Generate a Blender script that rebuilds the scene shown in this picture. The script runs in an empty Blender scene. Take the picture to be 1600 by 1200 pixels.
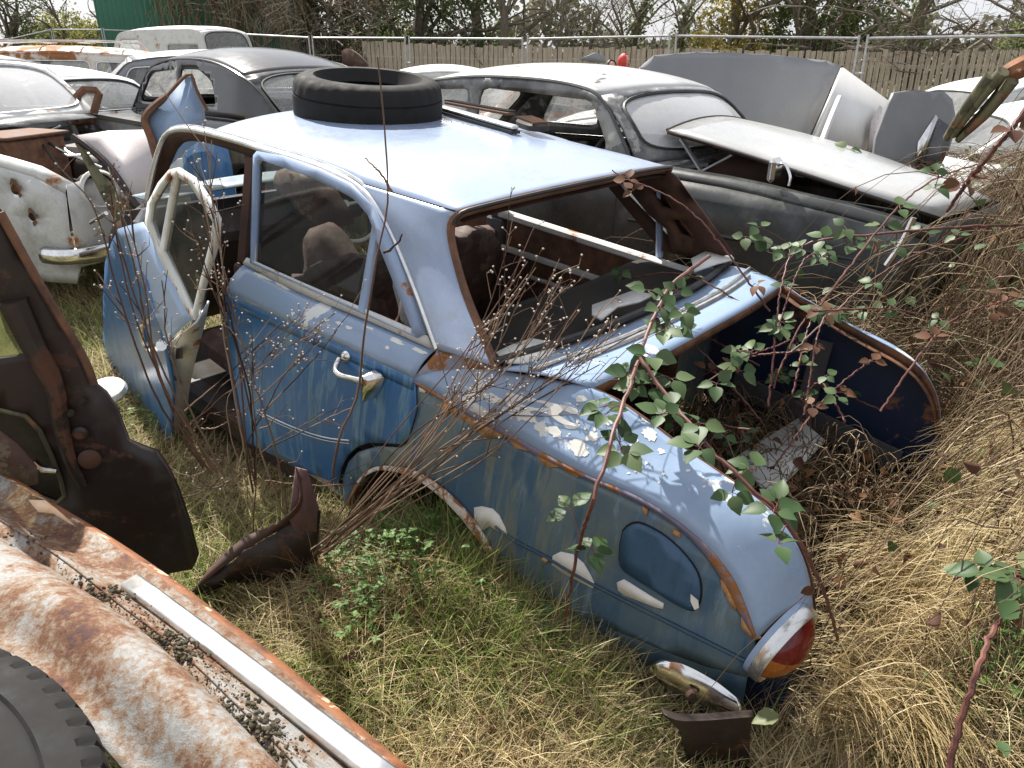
import bpy, math, random
import numpy as np
from mathutils import Matrix, Vector
from mathutils.bvhtree import BVHTree
from mathutils.geometry import delaunay_2d_cdt, tessellate_polygon
R = math.radians
rng = np.random.default_rng(7); random.seed(7)
COL = bpy.context.scene.collection
SC = bpy.context.scene
# ---------------- camera, sky, sun, exposure
F_PX = 1202.0; PITCH = math.atan(515 / F_PX); CAM_H = 1.55
cam_d = bpy.data.cameras.new('camera'); cam = bpy.data.objects.new('camera', cam_d); COL.objects.link(cam)
cam.location = (0, 0, CAM_H); cam.rotation_euler = (math.pi / 2 - PITCH, 0, 0)
cam_d.sensor_width = 36; cam_d.lens = 36 * F_PX / 1600; cam_d.clip_start = 0.05; cam_d.clip_end = 2000
SC.camera = cam
SUN_EL, SUN_AZ = 50.0, -30.0      # azimuth measured from the view direction (+Y), negative = to the left
w = bpy.data.worlds.new("World"); SC.world = w; w.use_nodes = True
nt = w.node_tree; bg = nt.nodes['Background']
sky = nt.nodes.new('ShaderNodeTexSky'); sky.sky_type = 'NISHITA'; sky.sun_disc = False
sky.sun_elevation = R(SUN_EL); sky.sun_rotation = R(SUN_AZ); sky.dust_density = 3.0; sky.air_density = 1.0
# thin bright cloud veil over the blue
tc = nt.nodes.new('ShaderNodeTexCoord'); nz = nt.nodes.new('ShaderNodeTexNoise'); nz.inputs['Scale'].default_value = 2.2; nz.inputs['Detail'].default_value = 6
mpw = nt.nodes.new('ShaderNodeMapping'); mpw.inputs['Scale'].default_value = (1, 1, 2.5)
nt.links.new(tc.outputs['Generated'], mpw.inputs['Vector']); nt.links.new(mpw.outputs['Vector'], nz.inputs['Vector'])
rp = nt.nodes.new('ShaderNodeMapRange'); rp.inputs['From Min'].default_value = .25; rp.inputs['From Max'].default_value = .75
rp.inputs['To Min'].default_value = .55; rp.inputs['To Max'].default_value = .97
nt.links.new(nz.outputs['Fac'], rp.inputs['Value'])
mx = nt.nodes.new('ShaderNodeMix'); mx.data_type = 'RGBA'
nt.links.new(rp.outputs['Result'], mx.inputs['Factor']); nt.links.new(sky.outputs['Color'], mx.inputs['A'])
mx.inputs['B'].default_value = (8.2, 8.4, 8.9, 1)
nt.links.new(mx.outputs['Result'], bg.inputs['Color']); bg.inputs['Strength'].default_value = 0.066
sd = bpy.data.lights.new('sun', 'SUN'); sd.energy = 5.0; sd.angle = R(0.6); sd.color = (1, .95, .87)
so = bpy.data.objects.new('sun', sd); COL.objects.link(so); so.location = (0, 0, 10)
el, az = R(SUN_EL), R(SUN_AZ)
sv = Vector((math.sin(az) * math.cos(el), math.cos(az) * math.cos(el), math.sin(el)))
so.rotation_euler = sv.to_track_quat('Z', 'Y').to_euler()
SC.view_settings.view_transform = 'Standard'; SC.view_settings.look = 'None'; SC.view_settings.exposure = 0.95
SC.view_settings.gamma = 1
SC.render.engine = 'CYCLES'
try:
    SC.cycles.max_bounces = 8; SC.cycles.transparent_max_bounces = 24
except Exception: pass
# ---------------- geometry of the view (only used to place traced outlines on real surfaces)
CAMP = np.array([0, 0, CAM_H])
def ray(px, py):
    c, s = math.cos(PITCH), math.sin(PITCH); a = (px - 800) / F_PX; b = (600 - py) / F_PX
    return np.array([a, c + b * s, -s + b * c])
def atZ(px, py, z): r = ray(px, py); return CAMP + r * ((z - CAM_H) / r[2])
def atY(px, py, y): r = ray(px, py); return CAMP + r * (y / r[1])
def atP(px, py, p0, n):
    r = ray(px, py); n = np.array(n, float); return CAMP + r * (np.dot(np.array(p0) - CAMP, n) / np.dot(r, n))
def rotm(yaw, pit=0, rol=0):
    cy, sy, cp, sp, cr, sr = math.cos(yaw), math.sin(yaw), math.cos(pit), math.sin(pit), math.cos(rol), math.sin(rol)
    return np.array([[cy, -sy, 0], [sy, cy, 0], [0, 0, 1]]) @ np.array([[cp, 0, sp], [0, 1, 0], [-sp, 0, cp]]) @ np.array([[1, 0, 0], [0, cr, -sr], [0, sr, cr]])
class Frame:
    def __init__(s, t, yaw, pit=0, rol=0): s.t = np.array(t, float); s.R = rotm(R(yaw), R(pit), R(rol)); s.o = s.R.T @ (CAMP - s.t)
    def ray(s, px, py): return s.R.T @ ray(px, py)
    def V(s, px, py, v): d = s.ray(px, py); return s.o + d * ((v - s.o[1]) / d[1])
    def W(s, px, py, w_): d = s.ray(px, py); return s.o + d * ((w_ - s.o[2]) / d[2])
    def U(s, px, py, u): d = s.ray(px, py); return s.o + d * ((u - s.o[0]) / d[0])
    def S(s, px, py, f, v0=.78):
        p = s.V(px, py, v0)
        for _ in range(12): p = s.V(px, py, f(p[0], p[2]))
        return p
    def T(s, px, py, f, w0=.95):
        p = s.W(px, py, w0)
        for _ in range(12): p = s.W(px, py, f(p[0], p[1]))
        return p
    def mat(s):
        m = Matrix.Identity(4)
        for i in range(3):
            for j in range(3): m[i][j] = s.R[i, j]
            m[i][3] = s.t[i]
        return m
    def world(s, p): return np.asarray(p) @ s.R.T + s.t
def cr(pts, n):
    """smooth resample of a polyline"""
    p = np.array(pts, float)
    if len(p) == 2: return p[0] + (p[1] - p[0]) * np.linspace(0, 1, n)[:, None]
    d = np.r_[0, np.cumsum(np.linalg.norm(np.diff(p, axis=0), axis=1) ** .5)]; d /= d[-1]
    P = np.vstack([2 * p[0] - p[1], p, 2 * p[-1] - p[-2]]); D = np.r_[-d[1], d, 2 - d[-2]]
    out = []
    for t in np.linspace(0, 1, n):
        i = min(max(np.searchsorted(d, t, 'right') - 1, 0), len(p) - 2)
        t0, t1, t2, t3 = D[i:i + 4]; p0, p1, p2, p3 = P[i:i + 4]
        m1 = (p2 - p0) / (t2 - t0) * (t2 - t1); m2 = (p3 - p1) / (t3 - t1) * (t2 - t1); s = (t - t1) / (t2 - t1)
        out.append((2 * s**3 - 3 * s**2 + 1) * p1 + (s**3 - 2 * s**2 + s) * m1 + (-2 * s**3 + 3 * s**2) * p2 + (s**3 - s**2) * m2)
    out = np.array(out)
    # even out spacing
    d = np.r_[0, np.cumsum(np.linalg.norm(np.diff(out, axis=0), axis=1))]; 
    if d[-1] < 1e-9: return out
    t = np.linspace(0, d[-1], n)
    return np.stack([np.interp(t, d, out[:, k]) for k in range(out.shape[1])], 1)
def interp(x, tab):
    a = np.array(tab, float); return np.interp(x, a[:, 0], a[:, 1])
# ---------------- mesh builder
class MB:
    def __init__(s): s.v = []; s.f = []; s.m = []; s.n = 0
    def add(s, v, f, m=0):
        v = np.asarray(v, float).reshape(-1, 3); s.v.append(v); s.f += [tuple(int(i) + s.n for i in q) for q in f]; s.m += [m] * len(f); s.n += len(v); return s
    def grid(s, g, m=0, closed=False, closed2=False):
        g = np.asarray(g, float); a, b = g.shape[:2]; f = []
        for i in range(a if closed2 else a - 1):
            for j in range(b if closed else b - 1):
                i2, j2 = (i + 1) % a, (j + 1) % b; f.append((i * b + j, i * b + j2, i2 * b + j2, i2 * b + j))
        return s.add(g.reshape(-1, 3), f, m)
    def loft(s, a, b, n=4, m=0, bulge=None):
        a = np.asarray(a); b = np.asarray(b); t = np.linspace(0, 1, n)[:, None, None]; g = a[None] * (1 - t) + b[None] * t
        if bulge is not None: g = g + np.array(bulge)[None, None] * (4 * t * (1 - t))
        return s.grid(g, m)
    def tube(s, p, r, k=6, m=0, caps=True, closed=False):
        p = np.asarray(p, float); n = len(p); r = np.ones(n) * r if np.isscalar(r) else np.asarray(r, float)
        if closed: T = np.roll(p, -1, 0) - np.roll(p, 1, 0)
        else: T = np.gradient(p, axis=0)
        T /= np.linalg.norm(T, axis=1)[:, None] + 1e-12
        up = np.array([0, 0, 1.]) if abs(T[0][2]) < .9 else np.array([1., 0, 0])
        N = np.cross(T[0], up); N /= np.linalg.norm(N); g = []
        for i in range(n):
            N = N - T[i] * np.dot(N, T[i]); N /= np.linalg.norm(N) + 1e-12; B = np.cross(T[i], N)
            an = np.arange(k) * 2 * math.pi / k
            g.append(p[i] + r[i] * (np.cos(an)[:, None] * N + np.sin(an)[:, None] * B))
        base = s.n; s.grid(np.array(g), m, closed=True, closed2=closed)
        if caps and not closed:
            s.f += [tuple(base + j for j in range(k))[::-1], tuple(base + (n - 1) * k + j for j in range(k))]; s.m += [m, m]
        return s
    def box(s, c, size, rot=None, m=0, bev=0.0):
        h = np.array(size, float) / 2; b = min(bev, h.min() * .95)
        if b <= 0:
            v = np.array([[x, y, z] for x in (-1, 1) for y in (-1, 1) for z in (-1, 1)]) * h
            f = [(0, 1, 3, 2), (4, 6, 7, 5), (0, 4, 5, 1), (2, 3, 7, 6), (0, 2, 6, 4), (1, 5, 7, 3)]
        else:
            # bevelled box: 24 verts
            v = []; 
            for x in (-1, 1):
                for y in (-1, 1):
                    for z in (-1, 1):
                        v += [[x * h[0], y * (h[1] - b), z * (h[2] - b)], [x * (h[0] - b), y * h[1], z * (h[2] - b)], [x * (h[0] - b), y * (h[1] - b), z * h[2]]]
            v = np.array(v)
            ix = lambda x, y, z, k: ((x * 2 + y) * 2 + z) * 3 + k
            f = []
            for x in (0, 1): q = [ix(x, 0, 0, 0), ix(x, 1, 0, 0), ix(x, 1, 1, 0), ix(x, 0, 1, 0)]; f.append(tuple(q if x else q[::-1]))
            for y in (0, 1): q = [ix(0, y, 0, 1), ix(1, y, 0, 1), ix(1, y, 1, 1), ix(0, y, 1, 1)]; f.append(tuple(q[::-1] if y else q))
            for z in (0, 1): q = [ix(0, 0, z, 2), ix(1, 0, z, 2), ix(1, 1, z, 2), ix(0, 1, z, 2)]; f.append(tuple(q if z else q[::-1]))
            for a in (0, 1):
                for c_ in (0, 1):
                    f.append((ix(a, c_, 0, 0), ix(a, c_, 1, 0), ix(a, c_, 1, 1), ix(a, c_, 0, 1)))
                    f.append((ix(a, 0, c_, 0), ix(a, 1, c_, 0), ix(a, 1, c_, 2), ix(a, 0, c_, 2)))
                    f.append((ix(0, a, c_, 1), ix(1, a, c_, 1), ix(1, a, c_, 2), ix(0, a, c_, 2)))
            for x in (0, 1):
                for y in (0, 1):
                    for z in (0, 1): f.append((ix(x, y, z, 0), ix(x, y, z, 1), ix(x, y, z, 2)))
        if rot is not None: v = v @ np.asarray(rot).T
        return s.add(v + np.array(c, float), f, m)
    def ngon(s, p, m=0): return s.add(p, [tuple(range(len(p)))], m)
    def bar(s, a, b, w_, h_, up=(0, 0, 1), m=0, bev=0.0):
        a = np.array(a, float); b = np.array(b, float); x = b - a; L = np.linalg.norm(x); x /= L; y = np.cross(up, x); y /= np.linalg.norm(y) + 1e-12; z = np.cross(x, y)
        return s.box((a + b) / 2, (L, w_, h_), np.stack([x, y, z], 1), m, bev)
    def lathe(s, prof, c, ax=(0, 0, 1), n=48, m=0, mod=None):
        ax = np.array(ax, float); ax /= np.linalg.norm(ax); u = np.cross(ax, (0, 0, 1) if abs(ax[2]) < .9 else (1, 0, 0)); u /= np.linalg.norm(u); v = np.cross(ax, u); g = []
        for i in range(n):
            a = 2 * math.pi * i / n; row = []
            for j, (r, h) in enumerate(prof):
                if mod: r, h = mod(i, j, r, h)
                row.append(np.array(c) + r * (math.cos(a) * u + math.sin(a) * v) + h * ax)
            g.append(row)
        return s.grid(np.array(g), m, closed2=True)
    def sheet(s, poly, lift, holes=(), step=.06, m=0):
        """fill a flat outline (with holes) with an even mesh and lift it onto a surface"""
        P = [np.array(poly, float)] + [np.array(h, float) for h in holes]
        verts = []; edges = []
        for q in P:
            n0 = len(verts)
            for i in range(len(q)):
                a, b = q[i], q[(i + 1) % len(q)]; k = max(1, int(np.linalg.norm(b - a) / (step * 1.3)))
                for j in range(k): verts.append(a + (b - a) * j / k)
            edges += [(n0 + i, n0 + i + 1) for i in range(len(verts) - n0 - 1)] + [(len(verts) - 1, n0)]
        nb = len(verts)
        def inside(p, q):
            x, y = p; c = False
            for i in range(len(q)):
                x1, y1 = q[i]; x2, y2 = q[i - 1]
                if (y1 > y) != (y2 > y) and x < (x2 - x1) * (y - y1) / (y2 - y1) + x1: c = not c
            return c
        mn, mxx = P[0].min(0), P[0].max(0); bv = np.array(verts)
        for x in np.arange(mn[0] + step / 2, mxx[0], step):
            for y in np.arange(mn[1] + step / 2, mxx[1], step):
                p = (x, y)
                if inside(p, P[0]) and not any(inside(p, h) for h in P[1:]) and np.min(np.abs(bv - p).sum(1)) > step * .4: verts.append(np.array(p))
        vo, _, fo, _, _, _ = delaunay_2d_cdt([Vector(v) for v in verts], edges, [], 0, 1e-5)
        vo = [np.array(v) for v in vo]; f = []
        for t in fo:
            c = sum(vo[i] for i in t) / len(t)
            if inside(c, P[0]) and not any(inside(c, h) for h in P[1:]): f.append(tuple(t))
        return s.add([lift(v[0], v[1]) for v in vo], f, m)
    def arr(s): return np.vstack(s.v) if s.v else np.zeros((0, 3))
def build(name, mb, mats, parent=None, local=False, smooth=35, solid=0, flip=False, mod_off=0, attr=None):
    v = mb.arr() if isinstance(mb, MB) else mb[0]; fs = mb.f if isinstance(mb, MB) else mb[1]
    if not isinstance(mats, (list, tuple)): mats = [mats]
    me = bpy.data.meshes.new(name); o = bpy.data.objects.new(name, me)
    root = parent
    while root is not None and root.parent is not None: root = root.parent
    if root is not None and not local:
        M = np.array(root.matrix_basis.inverted()); v = v @ M[:3, :3].T + M[:3, 3]
    elif root is None:
        c = v.mean(0); c[2] = v[:, 2].min(); v = v - c; o.location = c
    if isinstance(mb, MB):
        me.from_pydata(v.tolist(), [], fs)
        me.polygons.foreach_set('material_index', mb.m)
    else:
        f = np.asarray(fs, np.int32); nf, k = f.shape
        me.vertices.add(len(v)); me.vertices.foreach_set('co', v.astype(np.float32).ravel())
        me.loops.add(nf * k); me.loops.foreach_set('vertex_index', f.ravel())
        me.polygons.add(nf); me.polygons.foreach_set('loop_start', np.arange(nf, dtype=np.int32) * k)
        me.update(calc_edges=True)
    for m in mats: me.materials.append(m)
    if attr is not None:
        a = me.attributes.new('rnd', 'FLOAT', 'POINT'); a.data.foreach_set('value', np.asarray(attr, np.float32))
    me.validate()
    if smooth:
        me.polygons.foreach_set('use_smooth', [True] * len(me.polygons))
        if smooth < 180:
            try: me.set_sharp_from_angle(angle=R(smooth))
            except Exception: pass
    COL.objects.link(o)
    if parent is not None: o.parent = parent
    if solid:
        sm = o.modifiers.new('thickness', 'SOLIDIFY'); sm.thickness = solid; sm.offset = 0 if not flip else (1 if flip > 0 else -1); sm.material_offset = mod_off
        sm.material_offset_rim = mod_off
    return o
def pieces(name, polys, mat, parent, local=True, **k):
    for p in polys: build(name, MB().ngon(p), mat, parent, local=local, **k)
def tag(o, label=None, cat=None, group=None, kind=None):
    if label: o['label'] = label
    if cat: o['category'] = cat
    if group: o['group'] = group
    if kind: o['kind'] = kind
    return o
def thing(name, label, cat, loc=(0, 0, 0), rz=0, group=None, frame=None):
    o = bpy.data.objects.new(name, None); COL.objects.link(o); o.empty_display_size = .2
    if frame is not None: o.matrix_basis = frame.mat()
    else: o.matrix_basis = Matrix.Translation(Vector(loc)) @ Matrix.Rotation(rz, 4, 'Z')
    return tag(o, label, cat, group)
def copy_tree(o, parent=None):
    c = o.copy(); COL.objects.link(c); c.parent = parent
    for ch in list(o.children): copy_tree(ch, c)
    return c
# ---------------- materials
class Nd:
    def __init__(s, name):
        s.mat = bpy.data.materials.new(name); s.mat.use_nodes = True; s.t = s.mat.node_tree; s.N = s.t.nodes; s.L = s.t.links
        s.b = s.N['Principled BSDF']; s.co = s.N.new('ShaderNodeTexCoord').outputs['Object']
    def map(s, scale=(1, 1, 1), off=(0, 0, 0), rot=(0, 0, 0)):
        m = s.N.new('ShaderNodeMapping'); m.inputs['Scale'].default_value = scale; m.inputs['Location'].default_value = off; m.inputs['Rotation'].default_value = rot
        s.L.new(s.co, m.inputs['Vector']); return m.outputs[0]
    def noise(s, scale, det=6, rough=.6, stretch=(1, 1, 1), seed=0, dist=0):
        n = s.N.new('ShaderNodeTexNoise'); n.inputs['Scale'].default_value = scale; n.inputs['Detail'].default_value = det; n.inputs['Roughness'].default_value = rough
        n.inputs['Distortion'].default_value = dist
        s.L.new(s.map(stretch, (seed * 3.1, seed * 1.7, seed * 2.3)), n.inputs['Vector']); return n.outputs['Fac']
    def ramp(s, x, a, b, lo=0, hi=1):
        r = s.N.new('ShaderNodeMapRange'); r.inputs['From Min'].default_value = a; r.inputs['From Max'].default_value = b
        r.inputs['To Min'].default_value = lo; r.inputs['To Max'].default_value = hi; s.L.new(x, r.inputs['Value']); return r.outputs[0]
    def mask(s, scale, thr, soft=.02, det=8, rough=.65, stretch=(1, 1, 1), seed=0, dist=0):
        return s.ramp(s.noise(scale, det, rough, stretch, seed, dist), thr - soft, thr + soft)
    def mix(s, f, a, b):
        m = s.N.new('ShaderNodeMix'); m.data_type = 'RGBA'
        for sock, val in (('Factor', f), ('A', a), ('B', b)):
            if isinstance(val, (tuple, list)): m.inputs[sock].default_value = (*val[:3], 1)
            elif isinstance(val, (int, float)): m.inputs[sock].default_value = val
            else: s.L.new(val, m.inputs[sock])
        return m.outputs['Result']
    def math(s, op, a, b=0):
        m = s.N.new('ShaderNodeMath'); m.operation = op
        for i, val in enumerate((a, b)):
            if isinstance(val, (int, float)): m.inputs[i].default_value = val
            else: s.L.new(val, m.inputs[i])
        return m.outputs[0]
    def set(s, k, val):
        if isinstance(val, (tuple, list)): s.b.inputs[k].default_value = (*val[:3], 1)
        elif isinstance(val, (int, float)): s.b.inputs[k].default_value = val
        else: s.L.new(val, s.b.inputs[k])
        return s
    def bump(s, h, strength=.3, dist=.005):
        b = s.N.new('ShaderNodeBump'); b.inputs['Strength'].default_value = strength; b.inputs['Distance'].default_value = dist
        s.L.new(h, b.inputs['Height']); s.L.new(b.outputs[0], s.b.inputs['Normal']); return s
def paint(name, base, base2, chips=None, rust=None, streak=None, rough=.38, chipcol=(.78, .76, .7), rustcol=(.16, .07, .035), var=(1.5, .35, .65), speck=.0, coat=.0, dirt=None, seed=1, orange=(.38, .16, .05)):
    """old car paint: two tones, dirt streaks running down, chips to primer, rust"""
    d = Nd(name); c = d.mix(d.ramp(d.noise(var[0], 6, .6, seed=seed), var[1], var[2]), base, base2); ro = rough
    c = d.mix(d.ramp(d.noise(60, 3, .7, seed=seed + 3), .3, .7, 0, .14), c, tuple(x * .5 for x in base))
    if streak:
        for (col, thr, sc, sd_) in streak:
            m = d.ramp(d.noise(sc, 10, .68, (1, 1, .07), seed + sd_, .25), thr - .02, thr + .04); m = d.math('MULTIPLY', m, d.ramp(d.noise(3.1, 5, .6, seed=sd_ + 9), .4, .56, .0, .8)); c = d.mix(m, c, col)
            ro = d.mix(m, (rough,) * 3, (.6,) * 3) if isinstance(ro, float) else ro
    if dirt: c = d.mix(d.ramp(d.noise(dirt[1], 9, .7, seed=seed + 21), dirt[2], dirt[2] + .2, 0, dirt[3]), c, dirt[0])
    hs = None
    if chips:
        sc, thr = chips; m = d.mask(sc, thr, .008, 10, .62, seed=seed + 5, dist=.3); c = d.mix(m, c, chipcol); hs = m
    if rust:
        sc, thr = rust; n_ = d.noise(sc, 12, .72, seed=seed + 8, dist=.2); m1 = d.ramp(n_, thr - .045, thr + .01, 0, .7); m2 = d.ramp(n_, thr - .005, thr + .02)
        c = d.mix(m1, c, orange); rc = d.mix(d.noise(30, 8, .8, seed=seed), rustcol, orange); c = d.mix(m2, c, rc)
        hs = m2 if hs is None else d.math('ADD', hs, m2)
    d.set('Base Color', c)
    rr = d.ramp(d.noise(8, 8, .7, seed=seed + 31), .3, .7, rough * .82, min(1, rough * 1.3))
    if hs is not None: rr = d.math('ADD', rr, d.math('MULTIPLY', hs, .35))
    d.set('Roughness', rr)
    bh = d.math('MULTIPLY', d.noise(40, 4, .7), .12)
    if hs is not None: bh = d.math('SUBTRACT', bh, hs)
    d.bump(bh, .35, .0015)
    if coat: d.set('Coat Weight', coat); d.set('Coat Roughness', .15)
    return d.mat
def simple(name, a, b=None, scale=12, rough=.6, metal=0, bump=.2, bd=.003, det=8, lo=.35, hi=.65, stretch=(1, 1, 1), spec=None):
    d = Nd(name); n_ = d.noise(scale, det, .65, stretch)
    d.set('Base Color', d.mix(d.ramp(n_, lo, hi), a, b or a)); d.set('Roughness', d.ramp(n_, .3, .7, rough * .85, min(1, rough * 1.15))); d.set('Metallic', metal)
    if bump: d.bump(n_, bump, bd)
    if spec is not None: d.set('Specular IOR Level', spec)
    return d.mat
def glass(name, tint=(.85, .9, .88), dust=.15, dustcol=(.5, .49, .45), refl=1.0, dscale=9):
    d = Nd(name); d.N.remove(d.b); out = d.N['Material Output']
    tr = d.N.new('ShaderNodeBsdfTransparent'); tr.inputs[0].default_value = (*tint, 1)
    gl = d.N.new('ShaderNodeBsdfGlossy'); gl.inputs['Roughness'].default_value = .06
    lw = d.N.new('ShaderNodeLayerWeight'); lw.inputs['Blend'].default_value = .5; fr_ = d.math('ADD', d.math('MULTIPLY', d.math('POWER', lw.outputs['Facing'], 4), .8), .045)
    m1 = d.N.new('ShaderNodeMixShader'); d.L.new(d.math('MULTIPLY', fr_, refl), m1.inputs[0]); d.L.new(tr.outputs[0], m1.inputs[1]); d.L.new(gl.outputs[0], m1.inputs[2])
    df = d.N.new('ShaderNodeBsdfDiffuse'); df.inputs[0].default_value = (*dustcol, 1); tl = d.N.new('ShaderNodeBsdfTranslucent'); tl.inputs[0].default_value = (*dustcol, 1)
    m0 = d.N.new('ShaderNodeMixShader'); m0.inputs[0].default_value = .5; d.L.new(df.outputs[0], m0.inputs[1]); d.L.new(tl.outputs[0], m0.inputs[2])
    m2 = d.N.new('ShaderNodeMixShader'); mk = d.ramp(d.noise(dscale, 10, .75), .3, .75, dust * .3, min(1, dust * 2)); d.L.new(mk, m2.inputs[0]); d.L.new(m1.outputs[0], m2.inputs[1]); d.L.new(m0.outputs[0], m2.inputs[2])
    d.L.new(m2.outputs[0], out.inputs['Surface']); return d.mat
def blade_mat(name, cols, rough=.6, trans=.35, spec=.25):
    """thin plant matter; colour differs from blade to blade"""
    d = Nd(name); at = d.N.new('ShaderNodeAttribute'); at.attribute_name = 'rnd'
    r = d.N.new('ShaderNodeValToRGB'); el_ = r.color_ramp.elements
    for i, c in enumerate(cols):
        p = i / (len(cols) - 1)
        e = el_[0] if i == 0 else (el_[-1] if i == len(cols) - 1 else el_.new(p)); e.position = p; e.color = (*c, 1)
    d.L.new(at.outputs['Fac'], r.inputs[0]); d.set('Base Color', r.outputs[0]); d.set('Roughness', rough); d.set('Specular IOR Level', spec)
    if trans:
        tl = d.N.new('ShaderNodeBsdfTranslucent'); d.L.new(r.outputs[0], tl.inputs[0]); m = d.N.new('ShaderNodeMixShader'); m.inputs[0].default_value = trans
        out = d.N['Material Output']; d.L.new(d.b.outputs[0], m.inputs[1]); d.L.new(tl.outputs[0], m.inputs[2]); d.L.new(m.outputs[0], out.inputs['Surface'])
    return d.mat
M = {}
def crumple(mb, amp, f=9, seed=0):
    for v in mb.v:
        p = v.copy()
        for k, (a, g) in enumerate(((1, 1), (.5, 2.3), (.25, 5.1))):
            v[:, 0] += amp * a * np.sin(f * g * (p[:, 1] + 1.3 * p[:, 2]) + seed + k); v[:, 1] += amp * a * np.sin(f * g * (p[:, 0] - .8 * p[:, 2]) + 2 * seed + k); v[:, 2] += amp * a * np.sin(f * g * (p[:, 0] + p[:, 1]) + 3 * seed + k)
    return mb
GREY = (.17, .19, .16)
M['blue_top'] = paint('faded blue paint with sky glare', (.235, .34, .50), (.29, .385, .54), chips=(4.2, .64), rough=.3, seed=2, chipcol=(.72, .74, .74), coat=.3)  # faded blue, base lightened further to stand in for sky reflection on upward faces
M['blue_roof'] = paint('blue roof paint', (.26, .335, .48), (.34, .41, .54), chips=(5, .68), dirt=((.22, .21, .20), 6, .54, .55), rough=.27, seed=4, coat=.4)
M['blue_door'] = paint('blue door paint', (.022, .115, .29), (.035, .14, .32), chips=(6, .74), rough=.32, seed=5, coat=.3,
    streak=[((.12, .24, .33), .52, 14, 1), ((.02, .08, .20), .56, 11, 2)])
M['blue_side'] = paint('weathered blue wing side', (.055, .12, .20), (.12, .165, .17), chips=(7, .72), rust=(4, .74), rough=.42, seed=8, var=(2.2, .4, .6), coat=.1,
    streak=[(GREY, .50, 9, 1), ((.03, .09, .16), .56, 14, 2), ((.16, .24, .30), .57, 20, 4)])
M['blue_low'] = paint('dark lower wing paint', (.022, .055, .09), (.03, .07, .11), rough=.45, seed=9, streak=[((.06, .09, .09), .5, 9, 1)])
M['blue_in'] = paint('shade darkened inner blue paint', (.008, .018, .06), (.015, .028, .06), rust=(3, .6), rough=.5, seed=11)  # base colour darkened to carry the shade inside the boot
M['rust_roofin'] = simple('rusted brown inner steel', (.035, .016, .011), (.095, .042, .024), 6, .75, bump=.4)
M['rust'] = simple('brown rust', (.07, .032, .02), (.20, .095, .05), 14, .8, bump=.5)
M['rust_dark'] = paint('dark rusty steel', (.013, .008, .007), (.028, .015, .011), rust=(6, .61), rustcol=(.05, .02, .012), orange=(.11, .045, .022), dirt=((.06, .05, .04), 14, .55, .5), rough=.5, seed=13)
M['rust_bright'] = simple('orange rust flakes', (.30, .12, .04), (.62, .38, .18), 22, .85, bump=.6)
M['filler'] = simple('cream filler', (.66, .65, .6), (.8, .79, .75), 9, .7, bump=.3)
M['chrome'] = simple('old chrome', (.62, .62, .62), (.8, .8, .8), 30, .18, metal=1, bump=.05)
M['chrome_pit'] = paint('pitted chrome', (.62, .62, .61), (.7, .7, .69), chips=(70, .66), chipcol=(.2, .13, .09), rough=.25, seed=3); M['chrome_pit'].node_tree.nodes['Principled BSDF'].inputs['Metallic'].default_value = .85
M['alu'] = simple('dull bright trim', (.55, .55, .54), (.75, .75, .74), 20, .32, metal=.9, bump=.1)
M['primer'] = paint('peeling white frame paint', (.62, .62, .6), (.72, .72, .7), rust=(6, .60), chips=(12, .7), chipcol=(.3, .42, .62), rough=.45, seed=6)
M['frame_blue'] = paint('blue grey frame paint', (.25, .34, .52), (.36, .44, .58), chips=(14, .68), rust=(9, .66), rough=.4, seed=7)
M['seal'] = simple('black rubber seal', (.012, .012, .012), (.03, .028, .026), 30, .55)
M['tyre'] = simple('worn tyre rubber', (.010, .010, .010), (.022, .020, .019), 25, .8, bump=.25, bd=.001, spec=.25)
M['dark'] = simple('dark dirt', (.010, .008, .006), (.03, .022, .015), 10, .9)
M['glass'] = glass('dusty side glass', (.60, .64, .62), .035, refl=.7)
M['glass_dim'] = glass('dark dusty door glass', (.34, .37, .36), .06, refl=.9)
M['glass_far'] = glass('dirty car glass', (.7, .72, .72), .30, (.55, .56, .56), 1.6)
M['glass_fog'] = glass('fogged windscreen', (.85, .86, .86), 1.5, (.92, .92, .93), 5, 3)
M['glass_green'] = glass('algae green glass', (.5, .55, .35), .5, (.22, .24, .10), .8)
M['lens_red'] = simple('red lens', (.10, .006, .006), (.17, .012, .01), 40, .12, bump=0)
M['lens_amber'] = simple('amber lens', (.26, .07, .012), (.42, .15, .03), 60, .15, bump=.5, stretch=(.3, 3, 1))
M['blackcar'] = paint('dusty black paint', (.012, .012, .014), (.03, .03, .032), dirt=((.12, .115, .105), 3, .45, .5), rough=.3, seed=12, coat=.35)
M['blackchalk'] = paint('chalky worn black paint', (.03, .03, .032), (.09, .09, .09), chips=(4, .6), chipcol=(.30, .30, .28), dirt=((.35, .35, .34), 2.2, .42, .7), rough=.3, seed=14, coat=.2)
M['greenblack'] = paint('dull green black wing paint', (.014, .015, .015), (.05, .053, .05), chips=(3, .7), chipcol=(.3, .3, .28), dirt=((.22, .23, .21), 1.3, .5, .75), rough=.26, seed=15, coat=.2)
M['whitecar'] = paint('old white paint', (.62, .62, .6), (.72, .72, .7), rust=(2.6, .635), dirt=((.30, .29, .27), 8, .5, .5), rough=.42, seed=16)
M['greycar'] = paint('matt grey paint', (.21, .215, .225), (.26, .265, .275), chips=(5, .76), rough=.42, seed=17)
M['offwhite'] = paint('off white inner paint', (.66, .65, .63), (.74, .73, .72), rust=(2.4, .64), rough=.45, seed=18)
M['pinkpanel'] = paint('faded pinkish panel', (.52, .46, .45), (.62, .57, .56), chips=(14, .66), chipcol=(.30, .2, .17), rough=.4, seed=19)
M['rustcar'] = paint('rust eaten cream paint', (.6, .55, .48), (.66, .6, .54), rust=(2.2, .5), rough=.5, seed=20)
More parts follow.
